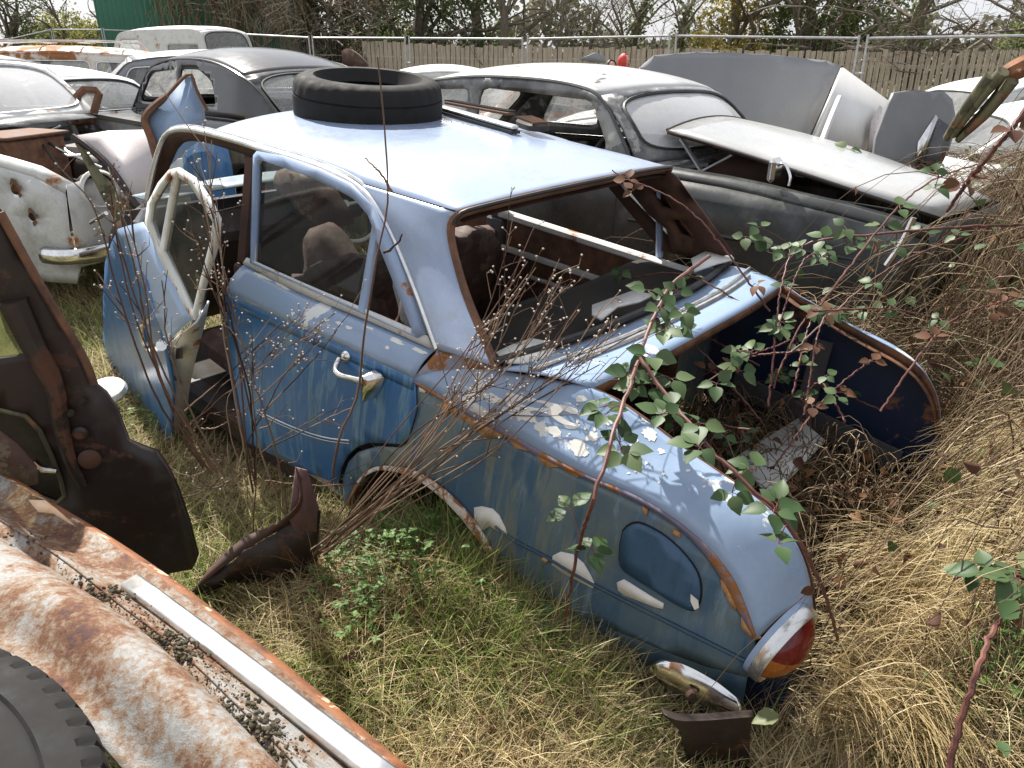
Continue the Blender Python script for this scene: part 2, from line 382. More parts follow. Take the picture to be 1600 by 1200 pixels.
M['darkgrey'] = paint('dark grey paint', (.06, .062, .068), (.09, .09, .1), dirt=((.3, .3, .3), 4, .5, .4), rough=.35, seed=22)
M['galv'] = simple('galvanised tube', (.32, .33, .34), (.48, .49, .5), 15, .42, metal=.6, bump=.1)
M['wood'] = simple('weathered fence wood', (.30, .245, .18), (.52, .45, .35), 5, .85, stretch=(6, 6, .5), bump=.3)
M['seat'] = paint('rotten brown seat', (.055, .027, .02), (.13, .065, .05), rust=(7, .58), rustcol=(.25, .19, .13), orange=(.05, .03, .02), dirt=((.20, .17, .14), 9, .5, .6), rough=.8, seed=40)
M['olive'] = paint('rotten olive timber', (.09, .085, .04), (.20, .185, .10), rust=(3.5, .60), rough=.8, seed=24, streak=[((.04, .035, .02), .5, 14, 2)], rustcol=(.07, .03, .02), orange=(.30, .12, .05))
d_ = Nd('foreground rusty paint'); n1 = d_.noise(13, 14, .76, dist=.15, seed=1); n2 = d_.noise(70, 9, .8, dist=.1, seed=4); n3 = d_.noise(2.6, 5, .6, seed=2)
cw = d_.mix(d_.noise(120, 3, .7), (.19, .185, .175), (.38, .375, .36))
mm = d_.math('ADD', d_.math('MULTIPLY', n1, .5), d_.math('ADD', d_.math('MULTIPLY', n2, .34), d_.math('MULTIPLY', n3, .4)))
c1 = d_.mix(d_.ramp(mm, .59, .63), cw, (.23, .16, .11)); c2 = d_.mix(d_.ramp(mm, .645, .67), c1, (.16, .07, .032)); c3 = d_.mix(d_.ramp(mm, .69, .72), c2, (.085, .04, .035))
d_.set('Base Color', c3); d_.set('Roughness', d_.ramp(mm, .55, .66, .5, .85)); d_.bump(mm, 1.0, .008); M['fgrust'] = d_.mat
d_ = Nd('orange brown rust edge'); n1 = d_.noise(12, 12, .75); c = d_.mix(d_.ramp(n1, .38, .55), (.08, .03, .015), (.25, .095, .035)); c = d_.mix(d_.mask(20, .6, .03), c, (.6, .45, .32))
d_.set('Base Color', c); d_.set('Roughness', .7); d_.bump(n1, .8, .005); M['fgorange'] = d_.mat
M['leaf'] = blade_mat('bramble leaf', [(.02, .045, .014), (.04, .08, .025), (.075, .115, .045), (.12, .13, .05)], .5, .12, .3)
M['leaf_dead'] = blade_mat('dead bramble leaf', [(.05, .022, .014), (.12, .055, .028), (.22, .12, .06)], .65, .2)
M['cane'] = simple('purple bramble cane', (.07, .022, .02), (.17, .065, .045), 30, .55)
M['stem'] = blade_mat('dry brown stem', [(.05, .032, .018), (.11, .07, .04), (.20, .145, .085), (.36, .28, .18)], .7, 0)
M['deadstem'] = blade_mat('dead flower stem', [(.045, .022, .015), (.10, .055, .035), (.19, .12, .08), (.34, .25, .18)], .65, 0)
M['seed'] = simple('pale seed heads', (.42, .36, .30), (.62, .57, .5), 30, .8)
M['grass'] = blade_mat('mixed rough grass', [(.08, .15, .022), (.15, .22, .045), (.27, .29, .09), (.44, .37, .18), (.58, .48, .28)], .5, .4)
M['straw'] = blade_mat('dead straw grass', [(.07, .045, .022), (.22, .16, .08), (.42, .32, .16), (.56, .45, .25), (.66, .56, .36)], .55, .3)
M['weed'] = blade_mat('green weed leaf', [(.06, .13, .03), (.12, .22, .06), (.19, .29, .09)], .5, .35)
# ================= the blue saloon (u forward from the tail, v to its near side, w up)
B = Frame((1.12386, 1.91753, -.33445), 140.3179, -5.33013, 0)
car = thing('saloon_car', 'derelict pale blue finned saloon with open front door and missing boot lid', 'car', frame=B)
def pb(name, mb, mat, parent=None, **k): return build(name, mb, mat, parent or car, local=True, **k)
def vs(u, w_): return .80 - .06 * ((w_ - .5) / .42) ** 2 - .07 * max(0., .5 - u) ** 2 / .25 - .03 * max(0., u - 2.6)
def S(pts, off=0.0): return np.array([B.S(x, y, lambda a, b: vs(a, b) + off) for x, y in pts])
def V(pts, v): return np.array([B.V(x, y, v) for x, y in pts])
def side(poly_px, off=0.0, holes=(), step=.05, mb=None, m=0):
    q = [S(poly_px, off)[:, [0, 2]]] + [S(h, off)[:, [0, 2]] for h in holes]
    return (mb or MB()).sheet(q[0], lambda a, b: (a, vs(a, b) + off, b), q[1:], step, m)
def smooth(pts, n): return cr(np.array(pts, float), n)
ridge_px = [(650, 590), (700, 619), (770, 655), (850, 702), (930, 742), (1000, 771), (1060, 808), (1110, 850), (1150, 900), (1172, 950), (1186, 992)]
crack_px = [(650, 600), (700, 632), (770, 672), (850, 718), (935, 757), (1020, 797), (1075, 838), (1118, 890), (1142, 935), (1160, 968), (1180, 995)]
inner_px = [(775, 578), (850, 592), (935, 610), (1000, 650), (1060, 695), (1120, 737), (1180, 778), (1222, 817), (1250, 862), (1264, 905), (1270, 955)]
N = 40
ridge = S(smooth(ridge_px, N)); crack = S(smooth(crack_px, N))
vin = np.interp(np.linspace(0, 1, N), [0, .3, 1], [.70, .62, .62])
inner = np.array([B.V(x, y, v) for (x, y), v in zip(smooth(inner_px, N), vin)])
ridge[:, 1] += .012
# --- near rear wing
arch_px = [(636, 740), (660, 752), (690, 775), (715, 800), (738, 828), (760, 860), (775, 890)]
mb = MB()
wing_poly = [tuple(p) for p in smooth(crack_px, 26)] + [(1182, 1052), (1168, 1058), (1100, 1040), (1000, 1000), (900, 960), (830, 925), (775, 893)] + [tuple(p) for p in smooth([(775, 890), (760, 860), (738, 828), (715, 800), (690, 775), (660, 752), (636, 740), (600, 733), (575, 740), (556, 762), (545, 790)], 20)] + [(538, 790), (537, 745), (545, 722), (560, 706), (590, 697), (628, 699), (640, 680), (651, 640)]
q = S(wing_poly)[:, [0, 2]]
# lower skirt carried down to the ground below what the picture shows
mb.sheet(q, lambda a, b: (a, vs(a, b), b), [], .04)
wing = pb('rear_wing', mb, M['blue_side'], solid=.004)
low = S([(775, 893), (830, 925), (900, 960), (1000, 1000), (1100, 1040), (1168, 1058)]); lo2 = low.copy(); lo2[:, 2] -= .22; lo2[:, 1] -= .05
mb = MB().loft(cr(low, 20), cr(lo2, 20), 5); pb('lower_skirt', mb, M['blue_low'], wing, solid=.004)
# folded band between ridge and crack (rusted in places)
mb = MB().loft(ridge, crack, 4, bulge=(0, .006, 0)); pb('wing_ridge', mb, paint('rust stained ridge paint', (.12, .13, .22), (.2, .16, .2), rust=(9, .53), rough=.45, seed=31), wing, solid=.003)
t = np.linspace(0, 1, 9)[:, None, None]; g = ridge[None] * (1 - t) + inner[None] * t
g[:, :, 2] += (.020 * np.sin(math.pi * t[:, :, 0]) ** .8)
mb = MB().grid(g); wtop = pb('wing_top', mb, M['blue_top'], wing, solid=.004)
# turned-down lip of the boot opening, rusty
lip = inner.copy(); lip[:, 2] -= .03; lip[:, 1] -= .004
mb = MB().loft(inner + [0, 0, .002], lip, 3); gut = lip.copy(); gut[:, 1] -= .03; mb.loft(lip, gut, 3); g3 = gut.copy(); g3[:, 2] += .012; mb.loft(gut, g3, 2)
pb('boot_gutter', mb, M['rust'], wing, solid=.003)
# crease line along the lower wing
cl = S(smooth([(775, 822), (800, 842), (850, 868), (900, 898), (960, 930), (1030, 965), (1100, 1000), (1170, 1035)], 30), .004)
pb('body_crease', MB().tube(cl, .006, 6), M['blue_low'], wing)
# wheel arch lip, cream where the filler shows
al = S(smooth([(545, 790), (556, 762), (575, 740), (600, 733), (636, 740), (660, 752), (690, 775), (715, 800), (738, 828), (760, 860), (775, 890)], 34), .004)
w_ = np.interp(np.linspace(0, 1, 34), [0, .3, .5, .8, 1], [.006, .01, .02, .03, .026]); off = al.copy(); off[:, 2] += w_ * 1.6; off[:, 1] += .004; inl = al.copy(); inl[:, 1] -= .03; inl[:, 2] -= .008
mb = MB().grid([inl, al + [0, .004, 0], off]); pb('arch_lip', mb, paint('cream rusty arch lip', (.6, .57, .5), (.66, .62, .56), rust=(9, .52), rough=.6, seed=33), wing, solid=.004)
fps = []
for poly in ([(741, 793), (752, 791), (770, 795), (780, 805), (790, 826), (793, 838), (778, 829), (765, 822), (750, 832), (742, 815)],
             [(864, 868), (876, 862), (895, 866), (912, 880), (922, 897), (930, 914), (926, 919), (905, 908), (880, 896), (862, 882)],
             [(964, 910), (975, 905), (985, 911), (1015, 930), (1037, 943), (1036, 951), (1022, 948), (1000, 939), (975, 930), (966, 922)],
             [(655, 604), (668, 606), (664, 614), (655, 612)],
             ):
    fps.append(S([tuple(p) for p in poly], .0045))
pieces('filler_patch', fps, M['filler'], wing, solid=.003)
mb = MB()
flk = [[(686, 632), (700, 628), (716, 638), (713, 652), (703, 642), (697, 652), (692, 640)], [(718, 641), (760, 660), (783, 675), (786, 684), (770, 680), (758, 684), (740, 668), (722, 655)],
       [(790, 680), (830, 698), (833, 706), (805, 700)], [(838, 708), (872, 722), (875, 729), (856, 730), (842, 718)], [(880, 727), (905, 741), (903, 746), (884, 737)], [(1004, 790), (1012, 795), (1011, 806), (1005, 800)], [(1052, 826), (1064, 832), (1062, 840), (1052, 834)],
       [(1126, 905), (1136, 912), (1144, 930), (1152, 950), (1146, 952), (1136, 935), (1128, 918)], [(1158, 962), (1170, 972), (1182, 990), (1190, 996), (1180, 1000), (1166, 990), (1158, 978)], [(850, 868), (858, 874), (852, 880), (846, 874)]]
pieces('rust_flake', [S(poly, .006) for poly in flk], M['rust_bright'], wing, solid=.004)
# big chips on the wing top: thin lifted primer areas, traced
def tree_of(g_):
    a, b = g_.shape[:2]; return BVHTree.FromPolygons([tuple(p) for p in g_.reshape(-1, 3)], [(i * b + j, i * b + j + 1, (i + 1) * b + j + 1, (i + 1) * b + j) for i in range(a - 1) for j in range(b - 1)])
def hit(T, px, py, off=.0035):
    d = B.ray(px, py); d = d / np.linalg.norm(d); h = T.ray_cast(Vector(B.o), Vector(d))
    if h[0] is None: h = T.find_nearest(Vector(B.o + d * 2.3)); return np.array(h[0])
    return np.array(h[0]) - d * off
WT = tree_of(g)
def topsurf(px, py):
    # nearest point of the wing top grid to the ray
    return hit(WT, px, py)
rs = np.random.default_rng(3)
def blob(cx, cy, rx, ry, ang=0, n=34, j=.30):
    a = np.linspace(0, 2 * math.pi, n, endpoint=False); r = 1 + sum(rs.normal(0, j * .9 / k_ ** .7) * np.sin(k_ * a + rs.uniform(0, 6.28)) for k_ in (2, 3, 4, 6, 9, 13)) + rs.normal(0, .05, n); x = rx * r * np.cos(a); y = ry * r * np.sin(a); c, s_ = math.cos(ang), math.sin(ang)
    return [(cx + x[i] * c - y[i] * s_, cy + x[i] * s_ + y[i] * c) for i in range(n)]
mb = MB()
for b in ((833, 632, 36, 13, .2), (905, 700, 19, 10, .4), (866, 674, 13, 7, .5), (848, 672, 8, 6, 0), (908, 623, 9, 5, 0), (893, 665, 12, 5, 0), (1015, 678, 12, 9, .6), (925, 683, 12, 6, -.3), (980, 672, 5, 4, 0), (1034, 706, 5, 3, 0), (820, 650, 20, 8, .3), (868, 640, 12, 6, 0), (842, 668, 7, 5, 0), (950, 660, 7, 4, 0), (800, 640, 14, 7, 0), (1100, 760, 3, 2, 0), (1075, 735, 4, 2, 0), (770, 622, 16, 6, .4), (745, 606, 9, 4, .3), (890, 640, 16, 5, .4), (985, 700, 8, 5, .3), (1010, 655, 7, 4, 0), (875, 655, 18, 5, .45)):
    pieces('primer_chip', [[topsurf(*p) for p in blob(*b)]], M['filler'], wtop, smooth=0)
for _ in range(34):
    cx = rs.uniform(790, 1040); cy = 612 + (cx - 780) * .42 + rs.normal(20, 18)
    if cy > 600 + (cx - 780) * .47 + 45 or cy < 590 + (cx - 780) * .34 + 16: continue
    pieces('primer_chip', [[topsurf(*p) for p in blob(cx, cy, rs.uniform(1.5, 4.5), rs.uniform(1, 3), 0, 10)]], M['filler'], wtop)
# oval fuel flap
fo = smooth([(975, 830), (985, 820), (1003, 818), (1040, 838), (1072, 868), (1092, 900), (1094, 935), (1082, 952), (1060, 945), (1020, 920), (985, 898), (971, 885), (970, 855), (975, 830)], 44)[:-1]
fo2 = np.array(fo); c_ = fo2.mean(0)
gap = c_ + (fo2 - c_) * 1.045
pb('flap_gap', MB().ngon(S([tuple(p) for p in gap], .0032)), M['dark'], wing)
M['flap'] = paint('dark blue flap paint', (.035, .09, .17), (.045, .11, .19), rough=.35, seed=44, streak=[((.02, .05, .09), .55, 16, 1)])
fl = pb('fuel_flap', MB().sheet(S([tuple(p) for p in fo], .006)[:, [0, 2]], lambda a, b: (a, vs(a, b) + .008, b), [], .04), M['flap'], wing, solid=.006)
pb('flap_edge_chip', MB().ngon(S([(1079, 928), (1091, 938), (1092, 950), (1085, 953), (1079, 940)], .013)), M['filler'], fl)
# --- rear door
door_px = [tuple(p) for p in smooth([(355, 458), (420, 489), (500, 524), (570, 556), (650, 592)], 14)] + [(651, 640), (640, 680), (630, 694), (600, 692), (580, 691), (560, 697), (543, 712), (533, 732), (530, 756)] + [(500, 745), (466, 733), (430, 712), (385, 690), (372, 640), (361, 560)]
mb = side(door_px, .006, step=.05)
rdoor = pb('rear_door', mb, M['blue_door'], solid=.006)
gl_ = S(door_px[13:23] , .001); pb('door_gap', MB().tube(cr(gl_, 40), .0045, 5), M['dark'], rdoor)
# belt slope above the door crease, up to the window sill
cre = S(smooth([(355, 458), (420, 489), (500, 524), (570, 556), (650, 592)], 24), .006)
sil = V(smooth([(383, 412), (470, 457), (560, 494), (620, 520), (680, 547)], 24), .705)
fold = cre.copy(); fold[:, 2] -= .035; fold[:, 1] = [vs(a, b) + .008 for a, b in fold[:, [0, 2]]]
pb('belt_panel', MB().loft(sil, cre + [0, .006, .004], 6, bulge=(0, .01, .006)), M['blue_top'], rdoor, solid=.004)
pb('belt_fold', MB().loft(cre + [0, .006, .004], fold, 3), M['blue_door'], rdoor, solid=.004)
mb = MB()
BT = tree_of(sil[:, None] * np.linspace(1, 0, 6)[None, :, None] + (cre + [0, .006, .004])[:, None] * np.linspace(0, 1, 6)[None, :, None] + np.array([0, .01, .006]) * (4 * np.linspace(0, 1, 6) * np.linspace(1, 0, 6))[None, :, None])
for b in ((410, 432, 12, 3, .4), (440, 446, 12, 3, .5), (620, 533, 14, 3, .4), (655, 548, 12, 3, .4), (510, 499, 5, 2, .4), (530, 505, 5, 3, .4), (458, 489, 3, 2, .4), (545, 512, 5, 3, .2), (605, 543, 3, 3, 0), (576, 512, 8, 2, .4)):
    pts = []
    for x, y in blob(*b):
        pts.append(hit(BT, x, y, .004))
    pieces('paint_chip', [pts], M['filler'], rdoor)
# scratch along the door, filler coloured
sc = S(smooth([(400, 640), (430, 655), (470, 672), (510, 684), (545, 688)], 12), .0135)
mb = MB(); mb.tube(sc, np.interp(np.linspace(0, 1, 12), [0, .3, .5, 1], [.001, .003, .0015, .003]), 5); mb.tube(sc + [0, 0, -.012], .0012, 4); pb('door_scratch', mb, M['filler'], rdoor)
# door handle: escutcheon, grip, lock boss
mb = MB(); hp = S([(538, 558), (541, 570), (552, 578), (575, 584), (597, 592)], 0); hp[:, 1] += [.02, .045, .055, .055, .05]; mb.tube(cr(hp, 16), np.interp(np.linspace(0, 1, 16), [0, .2, .7, 1], [.009, .010, .009, .016]), 10)
e = S([(541, 557)], .012)[0]; mb.lathe([(0, .016), (.012, .014), (.019, .004), (.020, 0)], e, (0, 1, 0), 20)
b1 = S([(590, 594)], .01)[0]
gq = []
for (wd, dd) in ((.0, .062), (.5, .055), (1, .006)): gq.append([b1 + [(.034 * wd + .002) * x, dd, z] for x, z in ((-1, .022), (-.6, .034), (.3, .034), (1, .018), (.85, -.012), (.1, -.058), (-.6, -.024))])
mb.grid(np.array(gq), closed=True)
pb('door_handle', mb, M['chrome'], rdoor, smooth=60)
# rear door window frame and glass (window plane leans in above the sill)
def gv(w_): return .705 - .22 * max(0., w_ - .96)
def G_(pts): return np.array([B.S(x, y, lambda a, b: gv(b), .66) for x, y in pts])
win_in = [(413, 250), (440, 258), (500, 280), (545, 300), (575, 322), (588, 350), (592, 372)]
glass1 = [(411, 252), (416, 250), (500, 278), (560, 308), (583, 335), (590, 352), (568, 482), (404, 409)]
glass2 = [(596, 372), (612, 412), (652, 512), (650, 520), (577, 487)]
outer = [(399, 410), (404, 243), (410, 236), (450, 243), (505, 262), (555, 286), (592, 322), (612, 365), (640, 430), (672, 520), (660, 526), (620, 508), (560, 482), (480, 445)]
def wsheet(px, off, holes=(), step=.08):
    q = [G_(px)[:, [0, 2]]] + [G_(h)[:, [0, 2]] for h in holes]
    return MB().sheet(q[0], lambda a, b: (a, gv(b) + off, b), q[1:], step)
fr = pb('window_frame', wsheet(outer, .012, [glass1, glass2]), M['frame_blue'], rdoor, solid=.022)
pb('window_glass', wsheet(glass1, .005), M['glass'], rdoor)
g2p = [(596, 372), (612, 412), (625, 440), (619, 448), (624, 460), (617, 470), (612, 455), (604, 440), (597, 420), (590, 400)]
mb = wsheet([(613, 410), (652, 512), (640, 514), (628, 500), (622, 470), (616, 450)], .005); pb('broken_quarter_glass', mb, M['glass_far'], rdoor)
mb = MB(); mb.tube(G_(smooth([(404, 409), (411, 252), (500, 279), (560, 309), (585, 338), (590, 352)], 40)) + [0, .012, 0], .006, 6); pb('glass_seal', mb, M['alu'], rdoor)
# sill strip, peeling white
s1 = V(smooth([(386, 405), (470, 443), (560, 481), (620, 506), (668, 528)], 20), .712); s2 = sil[:20].copy(); s2 = cr(sil, 20) + [0, .008, .004]
pb('sill_strip', MB().loft(s1 + [0, 0, .006], s2, 3), M['primer'], rdoor, solid=.005)
# --- cant rail / drip gutter and window surround above the doors
gut_px = smooth([(229, 312), (243, 250), (258, 212), (275, 203), (300, 203), (350, 215), (405, 232), (500, 262), (560, 293), (600, 340), (640, 428), (684, 546)], 70)
gv2 = np.interp(np.linspace(0, 1, 70), [0, .2, .6, .75, 1], [.66, .61, .61, .635, .735])
gutL = np.array([B.V(x, y, v + .012) for (x, y), v in zip(gut_px, gv2)])
mb = MB().tube(gutL, .0105, 8); mb.tube(gutL + [0, -.012, .012], .007, 6); pb('drip_gutter', mb, M['alu'])
i0 = 22
inw = np.array([B.V(x, y, v - .01) for (x, y), v in zip(smooth([(399, 243), (450, 250), (505, 268), (552, 294), (585, 330), (607, 372), (640, 452), (672, 530)], 42), np.interp(np.linspace(0, 1, 42), [0, .6, 1], [.615, .63, .705]))])
rail_o = cr(gutL[34:], 42)
cantr = pb('cant_rail', MB().loft(rail_o + [0, -.004, 0], inw, 4), M['primer'], solid=.006)
mb = MB()
for k in (6, 12, 18, 25): p, q2 = rail_o[k], inw[k]; mb.bar(p * .75 + q2 * .25 + [0, .008, 0], p * .1 + q2 * .9 + [0, .008, 0], .016, .006, up=(0, 1, 0))
pb('trim_clip', mb, M['rust'], cantr)
# front door opening surround (rusted): roof rail and A pillar
inA = V(smooth([(240, 320), (262, 268), (278, 228), (292, 219), (318, 220), (360, 232), (404, 247)], 40), .585)
outA = cr(gutL[:35], 40)
pb('front_pillar', MB().loft(outA, inA, 5, bulge=(0, .0, 0)), M['rust_roofin'], solid=.012)
# B pillar behind the rear door's leading edge
mb = MB(); mb.bar(B.V(397, 246, .60), B.V(384, 412, .68), .05, .05, m=0, bev=.008); mb.bar(B.V(384, 412, .68), B.V(395, 690, .72), .08, .06, bev=.01)
pb('centre_pillar', mb, M['rust_roofin'])
# --- roof shell with rear pillars
ns = 40; nc = 29
edge = cr(gutL[17:58], ns)           # near gutter from windscreen corner to rear-window top level
rearTop = np.array([.0]);
TL = B.V(716, 333, .61); rr = []
rows = []
wT = np.interp(np.linspace(0, 1, ns), [0, .1, .5, 1], [.045, .07, .085, .05])
# rows run from the windscreen (front) to the rear window edge
frontu = edge[0, 0]; rearu = 1.25
vN = np.interp(np.linspace(0, 1, ns), [0, .2, .8, 1], [.61, .61, .61, .61])
nearU = np.linspace(edge[0, 0], TL[0], ns)
gu, gw = gutL[17:60, 0], gutL[17:60, 2]; o_ = np.argsort(gu); wEdge = np.interp(nearU, gu[o_], gw[o_])
bl = np.clip((TL[0] + .45 - nearU) / .45, 0, 1); bl = bl * bl * (3 - 2 * bl)
wG = interp(TL[0] + .45, list(zip(gu[o_], gw[o_]))); wEdge = np.where(nearU < TL[0] + .45, wG + (TL[2] - wG) * np.clip((TL[0] + .45 - nearU) / .45, 0, 1) ** .8, wEdge)
tt = np.linspace(-1, 1, nc)
for i in range(ns):
    s_ = i / (ns - 1); row = []
    crown = wT[i] + .0
    # the shell rises quickly from the gutter (rounded shoulder), then a gentle crown
    topz = np.interp(nearU[i], [TL[0], 1.45, 1.8, 2.3, 2.8, 2.95], [TL[2] + .006, TL[2] + .035, TL[2] + .055, TL[2] + .06, TL[2] + .03, TL[2]])
    for t_ in tt:
        a = abs(t_); z = wEdge[i] + (topz - wEdge[i]) * (1 - a ** 3.2) ** .75 if topz > wEdge[i] else wEdge[i]
        z += .03 * (1 - a * a)
        bow = .07 * (1 - a * a) * (1 if s_ < .5 else -1) * (abs(s_ - .5) * 2) ** 3
        row.append((nearU[i] + bow, vN[i] * t_, z))
    rows.append(row)
roofg = np.array(rows)
mb = MB().grid(roofg)
# rear pillars: from the gutter line inwards to the rear window edge, both sides
wedge_px = smooth([(716, 333), (706, 345), (704, 365), (712, 405), (728, 460), (750, 515), (775, 575)], 26)
wv = np.interp(np.linspace(0, 1, 26), [0, .1, 1], [.61, .622, .725])
we = np.array([B.V(x, y, v) for (x, y), v in zip(wedge_px, wv)])
k0 = int(np.argmin(np.abs(gutL[:, 0] - (TL[0] + .45)))); go = cr(gutL[k0:], 26)
# top boundary joins the roof rows
base0 = roofg[-1, -1]
roof_i = int(np.argmin(np.abs(roofg[:, -1, 0] - go[0, 0])))
topb = cr(roofg[roof_i:, -1], 9)
for sgn in (1, -1):
    T_ = np.linspace(0, 1, 9)[:, None, None]; P = go[None] * (1 - T_) + we[None] * T_
    P = P + np.array([0, .018, .012]) * np.sin(math.pi * T_) * np.linspace(.35, 1, 26)[None, :, None]
    # pull the top row onto the roof edge
    fade = np.clip(1 - np.linspace(0, 1, 26) * 3.0, 0, 1)[None, :, None] ** 2
    P = P + (topb[:, None] - P[:, :1]) * fade
    mb.grid((P * [1, sgn, 1])[::sgn])
roof = pb('roof', mb, [M['blue_roof'], M['rust_roofin']], solid=.012, flip=0, smooth=60, mod_off=1)
# headlining steel below, brown
rin = roofg.copy(); rin[:, :, 2] -= .03; rin[:, :, 1] *= .96; pb('inner_roof', MB().grid(rin), M['rust_roofin'], roof)
# rear window opening edge: rust channel all round
topE = roofg[-1][::-1]                     # far .. near? tt from -1..1, reversed: near to far
loop = np.vstack([we[::-1], roofg[-1][::-1], (we * [1, -1, 1])])
loop = cr(loop, 110)
mb = MB().tube(loop, .012, 6); l2 = loop.copy(); l2[:, 1] *= .965; l2[:, 0] += .015; l2[:, 2] -= .012; mb.tube(l2, .010, 6)
pb('rear_window_channel', mb, M['rust'], roof)
l3 = loop.copy(); l3[:, 0] -= .012; l3[:, 2] += .006; pb('window_rubber', MB().tube(l3[22:84], .0065, 6), M['seal'], roof)
# inner skins of the rear pillars with pressed hollows
def pil_inner(sgn):
    # outline in the plane of the pillar; holes are pressed pockets
    A_ = V([(1044, 262), (1062, 275), (1140, 400), (1090, 408), (1040, 400), (1035, 360), (1008, 335), (985, 300), (966, 276)], -.60)
    poly = A_[:, [0, 2]]
    h1 = V([(1015, 292), (1035, 298), (1052, 325), (1046, 330), (1028, 326), (1016, 305)], -.60)[:, [0, 2]]
    h2 = V([(1044, 342), (1066, 346), (1082, 372), (1072, 376), (1052, 370), (1043, 352)], -.60)[:, [0, 2]]
    mb = MB().sheet(poly, lambda a, b: (a, sgn * (-.575 - .25 * (1.35 - b)), b), [h1, h2], .05)
    for h in (h1, h2):
        c = np.mean(h, 0); i_ = np.array([(a, sgn * (-.575 - .25 * (1.35 - b)), b) for a, b in h]); j_ = np.array([(c[0] + (a - c[0]) * .8, sgn * (-.615 - .25 * (1.35 - b)), c[1] + (b - c[1]) * .8) for a, b in h])
        mb.grid(np.array([i_, j_]), closed=True); mb.ngon(j_)
    return mb
pb('pillar_inner_panel', pil_inner(1), M['rust_roofin'], solid=.006)
# --- far side: body side, pillars, doors seen from inside through the empty rear window
fv = -.72
def F_(pts, v=fv): return np.array([B.V(x, y, v) for x, y in pts])
fr_low = [(1.0, .30), (3.1, .30), (3.1, .98), (1.0, .95)]
fd = MB().sheet([(1.15, .25), (2.2, .25), (2.2, .965), (1.15, .93)], lambda a, b: (a, -.70, b), [[(1.2, .62), (1.45, .62), (1.47, .84), (1.3, .86), (1.2, .8)]], .1)
fdoor = pb('far_rear_door', fd, M['rust'], solid=.02)
mb = MB()
mb.bar((1.15, -.68, .945), (2.2, -.68, .975), .05, .035, bev=.008); mb.bar((1.5, -.675, .80), (2.18, -.675, .81), .02, .03, bev=.006); mb.bar((1.5, -.675, .70), (2.18, -.675, .71), .02, .02, bev=.006)
mb.bar((1.5, -.675, .66), (1.5, -.675, .93), .02, .03, bev=.006); pb('door_inner_rail', mb, M['primer'], fdoor)
mb = MB(); mb.bar((2.12, -.665, .45), (2.12, -.665, .78), .3, .01, up=(0, 1, 0)); mb.box((1.83, -.68, .5), (.6, .012, .34), None, 0, .004); pb('door_card', mb, M['seat'], fdoor)
# far window frames and rails
def frm(u0, u1, c0, name, par, slant=.0):
    mb = MB(); w0 = .97
    top = [(u0 + .02, 1.30), ((u0 + u1) / 2, 1.335), (u1 - slant, 1.31)]
    pts = [(u0, w0)] + top + [(u1, w0)]
    P = np.array([(a, -(.705 - .22 * (b - .96)), b) for a, b in pts]); mb.tube(P, .016, 6); return pb(name, mb, M['frame_blue'], par)
frm(1.32, 2.2, 0, 'far_window_frame', fdoor)
mb = MB().sheet([(2.26, .25), (3.15, .25), (3.15, .98), (2.26, .97)], lambda a, b: (a, -.71, b), [], .12); fdf = pb('far_front_door', mb, M['rust'], solid=.02)
frm(2.28, 3.05, 0, 'far_window_frame', fdf, .22)
mb = MB(); mb.bar((2.5, -.70 + .06, 1.3), (2.7, -.66, .98), .014, .014); pb('quarterlight_bar', mb, M['alu'], fdf)
mb = MB(); mb.bar((2.22, -.62, 1.33), (2.22, -.69, .95), .07, .05, bev=.01); mb.bar((2.22, -.69, .95), (2.22, -.70, .2), .11, .06, bev=.01); pb('far_centre_pillar', mb, M['darkgrey'])
far_o = gutL * [1, -1, 1]
pb('far_drip_gutter', MB().tube(far_o, .0105, 6), M['alu'])
iA = inA * [1, -1, 1]; pb('far_front_pillar', MB().loft(cr(far_o[:35], 40), iA, 4), M['rust_roofin'], solid=.012)
iw = inw * [1, -1, 1]; pb('far_cant_rail', MB().loft(cr(far_o[34:], 42), iw, 3), M['rust_roofin'], solid=.008)
# far outer side below the windows and the far wing
fw = MB()
farR = ridge * [1, -1, 1]; farI = inner * [1, -1, 1]
T_ = np.linspace(0, 1, 7)[:, None, None]; gg = farR[None] * (1 - T_) + farI[None] * T_; gg[:, :, 2] += .02 * np.sin(math.pi * T_[:, :, 0]) ** .8
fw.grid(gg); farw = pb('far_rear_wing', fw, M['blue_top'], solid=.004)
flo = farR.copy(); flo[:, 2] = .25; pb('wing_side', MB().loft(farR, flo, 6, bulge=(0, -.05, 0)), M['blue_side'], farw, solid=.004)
fl_ = farI.copy(); fl_[:, 2] -= .03; fl3 = fl_.copy(); fl3[:, 1] += .035
pb('boot_gutter', MB().loft(farI, fl_, 3).loft(fl_, fl3, 2), M['rust'], farw, solid=.003)
inn = farI.copy(); inn[:, 1] -= .05; inn2 = inn.copy(); inn2[:, 2] = .28; inn[:, 2] -= .035
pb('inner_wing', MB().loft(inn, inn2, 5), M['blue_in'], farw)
mb = MB(); mb.bar((.55, -.62, .86), (.55, -.62, .3), .07, .012, up=(0, 1, 0)); mb.bar((.18, -.61, .50), (.85, -.61, .58), .012, .09); pb('inner_brace', mb, M['darkgrey'], farw)
ni = inner.copy(); ni[:, 1] -= .0; n2_ = ni.copy(); n2_[:, 2] = .25; ni[:, 2] -= .035; pb('near_inner_wing', MB().loft(ni, n2_, 5), M['blue_in'], wing)
